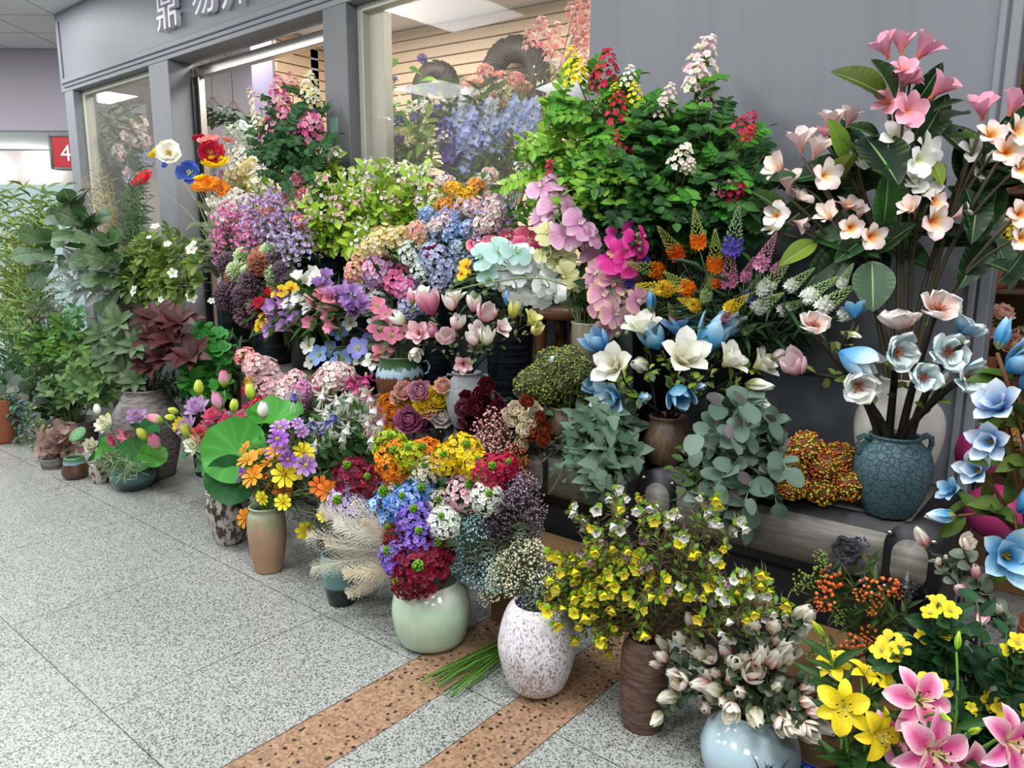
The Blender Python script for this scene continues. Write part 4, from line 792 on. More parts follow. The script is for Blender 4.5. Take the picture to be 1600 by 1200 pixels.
def trunk(x0, x1, lab, knobs=()):
    w = x1 - x0; h = .235; z0 = ZT - h; t = empty('trunk', (x0, 2.42, z0), lab, 'trunk', 'grey wood trunks along the wall')
    def sub(n, mb, mt): o = obj(n, (mb, mt), smooth_off(mb)); o.parent = t; o.location = (0, 0, 0); return o
    def smooth_off(mb): return None
    b = MB(); slab(b, rrect(w, h, .07), 0, .5); o = sub('body', b, M_DARK)
    f = MB(); slab(f, rrect(w - .07, h - .075, .055), -.008, .02, .035, .035); sub('front_panel', f, M_GWOOD)
    tp = MB(); box(tp, .07, w - .07, .035, .465, h - .004, h + .004); sub('top_panel', tp, M_GWOOD)
    for xx in (.0, w - .0):
        s = -1 if xx == 0 else 1; e = MB(); P = [(a, bb) for a, bb in rrect(.16, h + .012, .075)]; slab(e, P, -.012, .512, xx - (.006 if s < 0 else .154), -.006); sub('corner_guard', e, M_DARK)
        f2 = MB(); slab(f2, rrect(.1, h - .08, .05), -.018, 0, xx + (.03 if s < 0 else -.13), .04); sub('end_panel', f2, M_GWOOD)
    rv = MB(); ball(rv, (0, 0, 0), .009, 'b0aca4', 2); rv = rv.mesh('rivet', M_ALU)
    for xx in (.02, .14, w - .02, w - .14):
        for zz in (h - .03, .03): o = obj('rivet', rv, loc=(xx, -.014, zz)); o.parent = t
    for kx in knobs:
        kb = MB(); a = np.linspace(0, 2 * math.pi, 49); tube(kb, np.stack([.036 * (1 + .14 * np.cos(6 * a)) * np.cos(a), 0 * a - .03, .036 * (1 + .14 * np.cos(6 * a)) * np.sin(a)], -1), .008, 6, '33353a')
        for i in range(3): c_ = i * 2.094; tube(kb, [(0, -.03, 0), (.034 * math.cos(c_), -.03, .034 * math.sin(c_))], .005, 5, '33353a')
        tube(kb, [(0, -.035, 0), (0, .002, 0)], .012, 8, '33353a'); o = obj('hand_wheel', (kb, M_STEM)); o.parent = t; o.location = (kx - x0, 0, h * .52)
    return t
q = atY(1325, 857, 2.4)
trunk(-1.36, -.345, 'grey wood trunk with a hand wheel knob under the teal jar', (q[0],)); trunk(-1.95, -1.385, 'grey wood trunk with rounded left end under the ivy'); trunk(-2.44, -1.985, 'short grey wood trunk under the burgundy roses'); trunk(-3.3, -2.465, 'grey wood trunk under the round peonies')
for i, (a, b, lab) in enumerate(((-1.36, -.36, 'under the trunk with the teal jar'), (-1.94, -1.39, 'under the trunk with the ivy'), (-3.28, -1.99, 'under the trunk with the peonies'))):
    o = bx_obj('plinth', [(a, b, 2.46, 2.92, 0, ZT - .242)], M_DARK); tag(o, 'black plinth ' + lab, 'plinth', 'black plinths under the trunks')
M_BRW = plain('brown_wood', '4a3226', .5, .4, var=.35, vs=9)
t = empty('cabinet', (-4.28, 2.45, 0), 'dark brown wooden cabinet with a weathered side under the black buckets', 'cabinet')
bx_obj('top', [(-.02, .96, -.02, .48, .755, .78)], plain('weathered_top', '5a554e', .6, var=.3), t); bx_obj('front_panel', [(.05, .9, .01, .03, .02, .755)], M_BRW, t)
for xx in (0, .9): bx_obj('post', [(xx, xx + .05, 0, .05, 0, .755)], plain('brown_post', '3a2620', .5), t)
bx_obj('side_panel', [(.0, .02, .05, .46, .02, .755)], plain('weathered_side', '6a6258', .7, var=.4, vs=12), t); bx_obj('inner_panel', [(.052, .16, -.004, .008, .02, .75)], plain('weathered_strip', '6a6258', .7, var=.4, vs=30), t)
# cardboard box behind the pale blue vase
M_CARD = plain('cardboard', '6f5538', .7, .2, var=.1, vs=5); q0, q1 = atZ(1236, 1168, 0), atZ(1330, 1206, 0); yb = 2.02; xa = X(1232, 1160, yb)
xa = atZ(1240, 1170)[0]; t = empty('cardboard_box', (xa - .12, yb, 0), 'brown cardboard box with dark print behind the pale blue vase', 'box')
bx_obj('box_body', [(0, .5, 0, .36, 0, .3)], M_CARD, t); bx_obj('blue_tape', [(-.002, .502, -.002, .1, .012, .05)], plain('tape_blue', '1c3a8a', .35), t); mk = plain('print_dark', '2a1c16', .6)
text('print', 'e rod', (.2, -.0025, .16), .06, mk, t, .0005); text('print', '米', (.25, -.0025, .1), .045, mk, t, .0005); text('print', 'STORY', (.2, -.0045, .017), .035, plain('print_blue', '5f86d0', .5), t, .0005)
t = empty('cardboard_box', (-1.86, 2.12, 0), 'plain brown cardboard box behind the celadon pot', 'box'); bx_obj('box_body', [(0, .26, 0, .3, 0, .3)], M_CARD, t); bx_obj('box_flaps', [(-.004, .264, -.004, .14, .3, .306), (-.004, .264, .16, .304, .3, .306)], M_CARD, t, .001)
# wooden stand behind the orchids
t = empty('wooden_stand', (-1.98, 2.8, ZT + .006), 'brown turned wooden stool behind the orchid vase', 'stool'); m = plain('stool_wood', '6a4222', .45, .5, var=.35, vs=8)
b = MB(); lathe(b, [(.001, .5), (.15, .5), (.16, .51), (.16, .535), (.15, .545), (.001, .545)], 40); o = obj('seat', (b, m)); o.parent = t
for sx_ in (-1, 1):
    for sy_ in (-1, 1):
        b = MB(); lathe(b, [(.001, 0), (.018, 0), (.02, .1), (.028, .14), (.018, .18), (.026, .3), (.03, .42), (.022, .5), (.001, .5)], 16); o = obj('leg', (b, m)); o.parent = t; o.location = (sx_ * .1, sy_ * .08, 0)
# camera, light, world
cd = bpy.data.cameras.new('Camera'); cam = bpy.data.objects.new('Camera', cd); COL.objects.link(cam); SC.camera = cam; cd.sensor_fit = 'HORIZONTAL'; cd.sensor_width = 36; cd.lens = 36 * F / 1600; cd.clip_start = .05; cd.clip_end = 100
Mx = np.eye(4); Mx[:3, :3] = ROT; Mx[:3, 3] = CAM; cam.matrix_world = Matrix(Mx.tolist())
wd = bpy.data.worlds.new('World'); SC.world = wd; wd.use_nodes = True; bg = wd.node_tree.nodes['Background']; bg.inputs[0].default_value = (.93, .96, 1, 1); bg.inputs[1].default_value = .27
for xx in (-7.5, -5, -2.5, 0, 2.2):
    lamp(xx, .9, 3.58, 74, .9, (.97, .985, 1)); lamp(xx, -1.4, 3.58, 70, .9, (.97, .985, 1))
lamp(-9.6, .4, 3.55, 85, .9, (.97, .985, 1)); lamp(-11.2, 1.6, 3.5, 60, .9, (.97, .985, 1)); lamp(-10, -2, 3.55, 70, .9, (.97, .985, 1))  # added lamps that brighten the far left floor and, by bounce, the ceiling
lamp(-5.2, 4.1, 3.55, 85, 1.4, (1, .95, .9), sy=.6); lamp(-3.2, 4.3, 3.55, 90, 1.4, (1, .94, .87), sy=.6); lamp(-.9, 4.4, 3.55, 70, 1.2, (1, .86, .66), sy=.6); lamp(-7.2, 4.2, 3.55, 22, .8, (1, .97, .96))
c = CAM + ray(30, 200) * D * 1.0; lamp(-7.6, 2.2, 3.56, 30, 1, (1, 1, 1))
SC.view_settings.view_transform = 'Standard'; SC.view_settings.look = 'None'; SC.view_settings.gamma = 1; SC.view_settings.use_curve_mapping = False; SC.view_settings.exposure = -.12
SC.cycles.max_bounces = 7; SC.cycles.diffuse_bounces = 3; SC.cycles.glossy_bounces = 2; SC.cycles.transparent_max_bounces = 8; SC.cycles.caustics_reflective = False; SC.cycles.caustics_refractive = False
SC.cycles.use_denoising = True
# ---------------------------------------------------------------- glazes
def glaze(name, c1, c2, scale=(6, 6, 6), ns=3, lo=.35, hi=.65, rough=.4, bmp=0., det=5, spec=.5):
    m, nt, p = new_mat(name); n = noise(nt, ns, det, .6, ocoord(nt, scale)); L(nt, mixc(nt, step(nt, n, lo, hi), c1, c2), p.inputs['Base Color']); p.inputs['Roughness'].default_value = rough; p.inputs['Specular IOR Level'].default_value = spec
    if bmp: bump(nt, p, n, bmp, .006)
    return m, nt, p
def zsplit(name, lowc, highc, z, soft=.01, drip=0., rough=.25, dripc=None, third=None):
    m, nt, p = new_mat(name); oc = ocoord(nt); s = N(nt, 'ShaderNodeSeparateXYZ'); L(nt, oc, s.inputs[0]); zz = s.outputs[2]
    n = noise(nt, 1, 2, .5, ocoord(nt, (38, 38, 3))); n2 = noise(nt, 3, 4, .6, ocoord(nt, (6, 6, 6))); zd = mth(nt, 'ADD', zz, mth(nt, 'MULTIPLY', mth(nt, 'SUBTRACT', n, .5), drip))
    c = mixc(nt, step(nt, zd, z - soft, z + soft), lowc, highc)
    if third: c = mixc(nt, step(nt, zd, third[0] - soft, third[0] + soft), c, third[1])
    h = N(nt, 'ShaderNodeHueSaturation'); L(nt, c, h.inputs['Color']); L(nt, mth(nt, 'MULTIPLY_ADD', n2, .3, .85), h.inputs['Value']); L(nt, h.outputs[0], p.inputs['Base Color']); p.inputs['Roughness'].default_value = rough; return m
# teal crackle
m, nt, p = new_mat('crackle_teal'); oc = ocoord(nt, (44, 44, 50)); v = N(nt, 'ShaderNodeTexVoronoi', feature='DISTANCE_TO_EDGE'); v.inputs['Scale'].default_value = 1.6; wn = noise(nt, 2, 3, .6, oc, 1)
mx = N(nt, 'ShaderNodeMix', data_type='VECTOR'); mx.inputs[0].default_value = .35; L(nt, oc, mx.inputs[4]); L(nt, wn, mx.inputs[5]); L(nt, mx.outputs[1], v.inputs['Vector'])
e = step(nt, v.outputs[0], .0, .09); L(nt, mixc(nt, e, '25363c', '3d5c63'), p.inputs['Base Color']); p.inputs['Roughness'].default_value = .5; bump(nt, p, mth(nt, 'ADD', e, mth(nt, 'MULTIPLY', noise(nt, 9, 3, .6, oc), .5)), .6, .004); G_TEAL = m
G_WHITE = glaze('white_ribbed', 'b8b6ae', 'cfccc2', (3, 3, 3))[0]
G_RIB = glaze('ribbed_brown', '4a3a2c', '6a5844', (30, 30, 3), 2, .3, .7, .4, .15)[0]
G_SED = glaze('ribbed_olive', '4c4436', '67604a', (24, 24, 3), 2, .3, .7, .5, .15)[0]
G_GREY = glaze('grey_pitted', '6c7074', '8d9296', (40, 40, 40), 3, .3, .6, .6, .3)[0]
G_DRIP = zsplit('green_drip', '5a3a26', '9ab4c4', .165, .006, .09, .25, third=(.205, '3c5a38'))
G_CEL = zsplit('celadon', 'a4b8a0', 'b6ccb2', .1, .05, .07, .14, third=(.222, 'd2d0c6'))
G_SPEC, nt, p = glaze('white_speckled', 'd6d4da', 'dcdae0', (3, 3, 3), 3, .3, .7, .45); n = noise(nt, 1, 5, .7, ocoord(nt, (150, 150, 85))); n2 = noise(nt, 1, 3, .6, ocoord(nt, (7, 7, 5)))
c = mixc(nt, step(nt, mth(nt, 'ADD', n, mth(nt, 'MULTIPLY', n2, .25)), .63, .69), 'dad7de', '8f7f74'); c = mixc(nt, step(nt, mth(nt, 'ADD', n2, mth(nt, 'MULTIPLY', n, .3)), .86, .92), c, 'a07a5c'); L(nt, c, p.inputs['Base Color'])
G_BRN = glaze('brown_banded', '45302a', '6e5644', (7, 7, 30), 2.4, .35, .7, .55, .5)[0]
G_BLUE = zsplit('pale_blue', '9db4c0', 'aec4cc', .1, .08, 0, .1)
G_TBK = zsplit('teal_over_black', '15181a', '5c8280', .085, .006, .01, .2)
G_TAN = zsplit('tan_clay', '9a7a60', 'a08468', .2, .1, .2, .6, third=(.28, '7f9a80')); 
G_MOT = glaze('mottled', '352a22', 'b4aca4', (16, 16, 9), 2.2, .44, .56, .6, .4)[0]
G_BOWL = zsplit('teal_bowl', '24393c', '47696a', .06, .03, .0, .2); G_BGP = zsplit('brown_green', '4c3426', '7f96a6', .1, .004, .03, .3, third=(.115, '4e7454'))
G_URN = glaze('grey_urn', '3f3a3a', '7d7674', (5, 5, 24), 3, .3, .7, .7, .5)[0]; G_TERR = plain('terracotta', '8a5238', .7, .2, var=.2); G_NAVY = glaze('dark_band', '12181e', '2c3a44', (2, 2, 40), 2, .45, .7, .3, .2)[0]
G_ORC = glaze('beige_ribbed', '8a8470', 'a09a86', (26, 26, 2), 2, .3, .7, .45, .1)[0]
ZS = ZT + .006; DK = '1b1512'
LFG = ('4f6f2a', '7a9a3a')
# ---------------------------------------------------------------- plumeria in the white jar
VW = vase('ribbed_jar', 'tall white ribbed jar standing behind the teal handled jar', 'jar', G_WHITE, 1393, 775, ZS, [(30, 772), (54, 715), (63, 668), (57, 636), (35, 612), (30, 600), (33, 590)], flute=0)
ring = MB(); o = VW.o
PB = [('top plumeria branch, tallest, with rosy pink half open blooms', [(1388, 92, 46, 'plumh:p', 0, (-.5, .8, .4)), (1408, 86, 44, 'plumh:p', 0, (-.1, 1, .3)), (1430, 96, 52, 'plumh:p', .02, (.5, .7, .4)), (1410, 112, 40, 'plum:p', -.03, (-.2, .4, .8)), (1418, 130, 26, 'plumh:p', 0, (.8, .3, .3))], [((1388, 152), (1300, 116), '5a6a22', .9), ((1398, 158), (1364, 96), '274420', 1.)]),
      ('plumeria branch with a pink cluster just under the tallest one', [(1388, 165, 50, 'plum:p', 0, (-.4, .3, .9)), (1408, 145, 44, 'plumh:p', 0, (0, 1, .4)), (1415, 175, 56, 'plum:p', -.05, (0, -.1, 1)), (1452, 155, 50, 'plumh:p', 0, (.5, .6, .6))], [((1436, 225), (1480, 150), '1e4420', 1.15), ((1458, 175), (1504, 156), '22401e', .9), ((1470, 190), (1514, 174), '22401e', .8)]),
      ('plumeria branch with a cluster of pure white blooms at mid height', [(1398, 218, 50, 'plum:v', 0, (-.3, .2, 1)), (1420, 200, 40, 'magh:pw', 0, (0, .8, .6)), (1440, 236, 50, 'plum:v', 0, (.3, .1, 1)), (1430, 250, 50, 'plum:v', -.05, (.2, -.3, 1))], [((1352, 215), (1402, 285), '172e1c', 1.2), ((1455, 250), (1472, 288), '7f9a2a', 1.)]),
      ('plumeria branch with white and cream orange blooms low in the middle', [(1425, 285, 46, 'plum:v', 0, (0, .3, 1)), (1442, 302, 48, 'plum:v', 0), (1455, 318, 42, 'plum:c', -.03, (.4, .1, 1)), (1452, 346, 54, 'plum:c', -.06, (.2, -.2, 1)), (1428, 332, 38, 'plumh:w', -.03, (-.6, .3, .6)), (1488, 340, 30, 'plumh:w', 0, (.8, .3, .3))], [((1380, 350), (1393, 262), '35682a', 1.15), ((1372, 392), (1424, 350), '1f4020', 1.)]),
      ('plumeria branch with pink tipped cream blooms over a lime leaf at left', [(1252, 240, 46, 'plumh:w', 0, (-.3, .9, .5)), (1270, 250, 46, 'plumh:w', 0, (.2, .8, .6)), (1285, 275, 50, 'plum:w', -.04, (.2, -.1, 1)), (1226, 268, 44, 'plumh:w', 0, (-.8, .2, .5))], [((1318, 248), (1297, 188), '86a836', .9), ((1294, 292), (1332, 238), '7fa033', .9), ((1250, 282), (1205, 275), '32592a', .8)]),
      ('plumeria branch with pink and white blooms behind the lime leaves', [(1302, 208, 44, 'plumh:w', .05, (-.2, 1, .4)), (1322, 200, 38, 'plumh:w', .05, (.3, 1, .3)), (1342, 248, 48, 'plum:v', .03, (.2, .2, .9)), (1290, 222, 30, 'plumh:p', .05)], [((1375, 215), (1328, 196), '2c4a24', .8), ((1340, 255), (1318, 218), '4a6a24', 1.)]),
      ('plumeria branch with peach hearted blooms at far left', [(1232, 302, 42, 'plumh:w', 0, (-.2, .9, .5)), (1246, 312, 40, 'plum:w', 0, (.4, .6, .7)), (1214, 338, 42, 'plum:w', -.03, (-.4, .1, 1)), (1240, 345, 28, 'plumh:w', 0, (.6, -.4, .4)), (1208, 360, 30, 'plum:v', 0)], [((1276, 378), (1220, 412), '7a9a34', .9), ((1230, 335), (1176, 300), '3a521e', .8)]),
      ('plumeria branch with four cream blooms above the hanging leaf', [(1300, 345, 38, 'plumh:w', 0, (-.6, .4, .6)), (1322, 328, 46, 'plum:c', 0, (0, .8, .6)), (1328, 356, 40, 'plum:c', -.04, (-.2, -.2, 1)), (1357, 370, 46, 'plum:c', -.04, (.2, -.2, 1)), (1343, 342, 26, 'plumh:w', 0)], [((1362, 408), (1364, 484), '3f5a40', 1.5), ((1312, 376), (1256, 452), '2a4428', .9)]),
      ('plumeria branch with shaded white blooms at the right', [(1518, 240, 52, 'plum:v', .06, (0, .3, 1)), (1532, 268, 50, 'plum:v', .06, (.2, -.1, 1))], [((1480, 215), (1528, 214), '35521e', .9), ((1533, 378), (1508, 298), '1c3c1e', 1.1)]),
      ('plumeria branch with tall pink blooms at the right edge', [(1535, 188, 48, 'plumh:p', 0, (-.4, .8, .5)), (1576, 182, 48, 'plumh:p', 0, (.3, .9, .4)), (1546, 215, 46, 'plum:c', -.03, (-.2, .3, 1)), (1582, 208, 52, 'plum:c', -.05, (.2, .2, 1))], [((1500, 330), (1570, 262), '203e20', .9)]),
      ('plumeria branch with orange hearted blooms under the pink ones at right', [(1570, 240, 50, 'plum:c', -.05, (-.2, 0, 1)), (1592, 264, 48, 'plum:c', -.05, (.1, -.1, 1))], [((1560, 440), (1604, 398), '1c3a22', 1.2)]),
      ('plumeria branch with two orange hearted blooms lowest at the right edge', [(1590, 336, 46, 'plum:c', -.05, (-.1, 0, 1)), (1592, 372, 44, 'plum:c', -.05, (0, -.2, 1))], [((1540, 410), (1610, 440), '1a3820', 1.2), ((1480, 372), (1440, 352), '1c381c', 1.)])]
for lab, hs, lv in PB:
    hs = [(h[0], h[1], h[2] * 1.14) + tuple(h[3:]) for h in hs]
    r = bunch(VW, 'plumeria_branch', lab, 'flower branch', 'plumeria branches in the white jar', [hs], VW.c[1] - .16, r=.008, sc='4a4434', lean=.55)[0]
    for a, b, c, wk in lv: bigleaf(r, a, b, VW.c[1] - .16 + RNG.uniform(-.04, .06), c, c, 'big', wk * 1.25, RNG.uniform(-.12, .0))
    ax, ay = np.mean([h[0] for h in hs]), np.mean([h[1] for h in hs])
    for j in range(2 if 'tallest' in lab else 5):
        t = RNG.uniform(0, 6.28); ln = RNG.uniform(85, 125); a = (ax * .75 + 1420 * .25 + RNG.uniform(-20, 20), ay * .8 + 380 * .2 + RNG.uniform(0, 30)); bigleaf(r, a, (a[0] + ln * math.cos(t), a[1] - ln * .8 * math.sin(t)), VW.c[1] - .08 + RNG.uniform(-.03, .08), ('173318', '1e4420', '2a5426')[j % 3], ('1e3e1e', '265228', '35602a')[j % 3], 'big', 1.15, RNG.uniform(-.1, .03))
# ---------------------------------------------------------------- teal handled jar with wide blue blooms
VT = vase('handled_jar', 'teal crackle glazed jar with two loop handles on the trunk', 'jar', G_TEAL, 1386, 811, ZS, [(34, 808), (46, 775), (55, 742), (56, 722), (51, 702), (40, 690), (36, 684), (38, 679)])
k = m_per_px(VT.c)
for s in (-1, 1):
    hb = MB(); c0 = VT.h; P = [RIGHT * s * k * a + np.array([0, 0, VT.h - k * b]) for a, b in ((36, 6), (48, 0), (56, 4), (57, 14), (53, 26), (50, 30))]; tube(hb, P, .009, 8, '4f7a82'); o = obj('handle', (hb, G_TEAL)); o.parent = VT.o
g = 'dark stems with wide blue blooms in the teal jar'
for lab, hs in (('stem with a pink cup at left and a blue bloom in the teal jar', [(1271, 513, 48, 'anem:p', 0, (-.2, .5, .9)), (1335, 497, 46, 'mag:bl', .05, (.2, .8, -.3)), (1325, 520, 22, 'magb:wy', 0, (.7, -.3, .5))]),
                ('stem with a large white and blue goblet above the teal jar', [(1312, 550, 66, 'magh:wb', -.05, (.5, -.35, .5)), (1248, 582, 52, 'magh:pk', 0, (-.5, .3, .5))]),
                ('stem with a lone open blue bloom with rust stamens lowest at left', [(1338, 602, 58, 'anem:w', -.08, (-.2, -.2, 1))]),
                ('stem with a pale pink bloom seen side on above a blue one', [(1405, 515, 62, 'anem:p', .04, (0, 1, .25)), (1395, 552, 62, 'anem:b', -.08, (.1, -.05, 1)), (1418, 540, 20, 'magb:wy', -.05, (.4, -.5, .6))]),
                ('stem with the highest pink bloom full of orange stamens', [(1463, 488, 62, 'anem:p', 0, (0, .5, .9)), (1440, 590, 50, 'anem:b', -.08, (-.2, .1, 1))]),
                ('stem with two blue cups at right in the teal jar', [(1478, 552, 62, 'anem:b', -.03, (-.2, .1, 1)), (1500, 520, 60, 'anem:b', .04, (.4, .7, .4)), (1506, 535, 18, 'magb:wy', -.04, (0, 0, 1))]),
                ('stem with a flat open blue bloom lowest at right', [(1508, 590, 62, 'anem:b', -.08, (.1, 0, 1)), (1470, 598, 22, 'magb:wy', -.02, (.2, .6, .5))])):
    bunch(VT, 'blue_bloom_spray', lab, 'flower stem', g, [hs], VT.c[1] - .05, r=.013, sc=DK, leaves=[('obov', 4, .045, '6f7f3a', '8a9a4c', .4, .9)])
# ---------------------------------------------------------------- white and blue magnolias in the brown ribbed jar
VC = vase('ribbed_jar', 'brown ribbed jar with a dark glazed neck under the blue magnolias', 'jar', G_RIB, 1040, 729, ZS, [(24, 725), (33, 705), (36, 685), (31, 667), (27, 657), (29, 650)], flute=28, fdep=.02)
bunch(VC, 'magnolia_branch', 'white and blue magnolia branch in the brown ribbed jar', 'flower branch', 'white and blue magnolia branches', [
    [(912, 566, 58, 'magb:wb', 0, (-1, .1, .3)), (966, 575, 79, 'mag:wy', -.06, (-.5, .2, .7)), (948, 548, 48, 'magh:bl', .03, (-.5, .5, .3))],
    [(968, 618, 79, 'mag:bw', -.08, (-.7, -.2, .6)), (1000, 620, 38, 'magb:wb', -.08, (.2, 0, 1)), (945, 600, 48, 'magh:bl', -.02, (-.6, 0, .6))],
    [(1005, 525, 74, 'mag:wy', 0, (-.2, .7, .5)), (1018, 488, 41, 'magb:bl', .02, (0, 1, .2)), (1010, 575, 53, 'magb:wy', -.08, (-.5, .2, .8))],
    [(1060, 528, 79, 'mag:bl', .04, (0, .8, .5)), (1030, 545, 55, 'magh:bw', .02, (-.3, .6, .5))],
    [(1064, 568, 94, 'mag:wy', -.1, (.1, .4, .8)), (1058, 605, 55, 'magh:bl', -.05, (0, -.4, .7))],
    [(1098, 552, 70, 'magh:bw', -.02, (.4, .7, .4)), (1118, 530, 60, 'magh:wb', .02, (.5, .7, .3)), (1092, 602, 31, 'magb:gb', -.1, (.1, -.1, 1))],
    [(1130, 572, 70, 'mag:wy', -.04, (.4, .5, .6)), (1145, 525, 48, 'magb:wb', .05, (.6, .7, .2))],
    [(1178, 575, 67, 'mag:wy', .02, (.6, .4, .5)), (1165, 600, 48, 'magb:wy', 0, (.6, -.1, .6)), (1175, 620, 41, 'magb:wy', 0, (.7, -.5, .5)), (1205, 560, 36, 'magb:pw', .05)]],
    VC.c[1] - .03, r=.006, sc=DK, leaves=[('obov', 5, .04, '9ab43a', 'b8d04a', .5, 1.0), ('obov', 3, .045, '5a7a4a', '7f9a6a', .4, .9)])
# ---------------------------------------------------------------- right edge: blue magnolia tree, pink buds
VG = crock('floor_vase', 'brown floor vase at the right edge holding blue magnolias', 'vase', G_TERR, -.02, 2.25, 0, .09, .11, .55)
q = 'blue magnolia branches at the right edge'
for lab, hs in (('blue magnolia branch with the big closed goblet under the plumeria', [(1560, 545, 54, 'magb:bl', 0, (.2, 1, .2)), (1590, 555, 50, 'magb:wb', .05, (.6, .7, .2)), (1572, 580, 60, 'magh:bl', .05, (.2, .4, .6))]),
                ('blue magnolia branch with open white tipped petals at mid height', [(1565, 640, 80, 'mag:gb', 0, (-.6, .5, .5)), (1552, 690, 70, 'mag:gb', -.02, (-.7, .1, .6))]),
                ('blue magnolia branch drooping toward the teal jar', [(1530, 735, 60, 'mag:gb', 0, (-.8, .2, .5)), (1492, 768, 46, 'mag:bl', .05, (-.8, .3, .3)), (1492, 806, 54, 'magb:wb', -.05, (-1, 0, .2))]),
                ('blue magnolia branch with the wide open bloom lowest at right', [(1570, 868, 96, 'mag:bl', -.1, (-.3, .2, .9)), (1590, 800, 50, 'magh:bl', 0, (.3, .6, .5))]),
                ('blue magnolia branch rising out of the right edge', [(1596, 610, 60, 'magh:gb', .05, (.3, .7, .5)), (1600, 700, 60, 'mag:gb', 0, (.2, .4, .8))])):
    r = bunch(VG, 'magnolia_branch', lab, 'flower branch', q, [hs], 2.12, r=.007, sc='5a3a1e', leaves=[('mag', 3, .09, '3f5a24', '6a8a34', .5, .95)], lean=.5)
VP = crock('floor_vase', 'dark floor vase at the right edge holding pink magnolia buds', 'vase', M_BLACK, .02, 1.98, 0, .07, .09, .5)
for lab, hs in (('pink magnolia bud branch in front of the trunk corner', [(1448, 855, 46, 'magb:cr', 0, (-.5, .8, .3)), (1506, 855, 34, 'magh:cr', 0, (-.1, .6, .8)), (1465, 885, 24, 'magb:cr', 0), (1478, 878, 18, 'magb:cr', 0)]),
                ('pink magnolia bud branch lower right beside the orange berries', [(1512, 928, 44, 'magb:pk', 0, (-.7, .4, .5)), (1545, 950, 40, 'magb:pk', 0, (-.6, -.5, .3)), (1525, 905, 34, 'magb:pk', 0, (-.3, .7, .4)), (1560, 960, 30, 'magb:cg', 0)])):
    bunch(VP, 'magnolia_branch', lab, 'flower branch', 'pink magnolia bud branches', [hs], 1.95, r=.006, sc='1c1512', leaves=[('round', 9, .035, '5f6f5a', '8a9a84', .5, 1.)])
# lilies
VL = crock('flower_bucket', 'dark bucket below the frame holding the lilies', 'bucket', M_BLACK, -.33, 1.62, 0, .09, .11, .3)
for lab, hs in (('yellow lily at left of the lily bunch beside the blue vase', [(1318, 1105, 92, 'lily:y', -.02, (-.3, .25, .9))]), ('yellow lily overlapping the left one, facing right', [(1366, 1145, 88, 'lily:y', -.05, (.3, 0, .9)), (1350, 1055, 60, 'lily:y', .1, (.3, .7, .3))]), ('shaded yellow lily behind the two bright ones', [(1305, 1040, 60, 'lily:y', .15, (-.3, .6, .4)), (1385, 1070, 50, 'lily:y', .12), (1288, 995, 34, 'lilyb:g', .12, (-.6, .8, 0))]),
                ('pink lily with a wide face, highest of the pink ones', [(1432, 1095, 112, 'lily:p', 0, (-.1, .4, .9)), (1470, 1115, 28, 'lilyb:g', -.06, (0, 0, 1))]), ('pink lily facing the viewer, front and centre', [(1450, 1170, 130, 'lily:p', -.08, (-.05, .05, 1))]), ('pink lily half behind the front one at its left', [(1408, 1150, 100, 'lily:p', .02, (-.4, .2, .8))]), ('pink lily low between the front one and the right one', [(1505, 1195, 100, 'lily:p', -.02, (.1, -.3, .9)), (1513, 1145, 34, 'lilyb:g', -.02, (.1, .5, .7))]), ('pink lily cut by the right edge', [(1570, 1158, 118, 'lily:p', -.02, (.3, .2, .9)), (1495, 1015, 30, 'lilyb:g', .1, (.1, 1, 0))])):
    bunch(VL, 'lily', lab, 'flower stem', 'lilies at the lower right corner', [hs], 1.55, r=.005, sc='4f7a2a', leaves=[('lance', 8, .09, '26481e', '3a6228', .3, .75)])
VY = crock('flower_bucket', 'dark bucket below the frame holding the yellow clusters', 'bucket', M_BLACK, -.12, 1.75, 0, .09, .11, .35)
yb = [(1468, 945, 42), (1392, 1003, 46), (1458, 982, 40), (1450, 1068, 48), (1545, 1098, 44), (1528, 1110, 34), (1590, 1005, 40), (1520, 1108, 30), (1585, 1100, 36), (1500, 1095, 24)]
bunch(VY, 'yellow_blossom_spray', 'yellow blossom stem with dark green leaves above the lilies', 'flower stem', 'yellow blossom stems', [[(x + dx * 1.2, y + dy, d * s * 1.5, 'hell:y') for dx, dy, s in ((0, 0, .6), (14, 10, .55), (-12, 14, .55), (4, 22, .45))] for x, y, d in yb], 1.72, r=.004, sc='4a5a24', leaves=[('wide', 9, .05, '1d4426', '2f5f34', .4, .98)])
bush(VY, 'leafy_plant', 'dark green leafy filler between the yellow blossom stems', 'plant', 11, 1500, 1010, 110, 75, 1.78, .08, [('wide', 8, .055, '1a4024', '2f5f36', .45, 1.)])
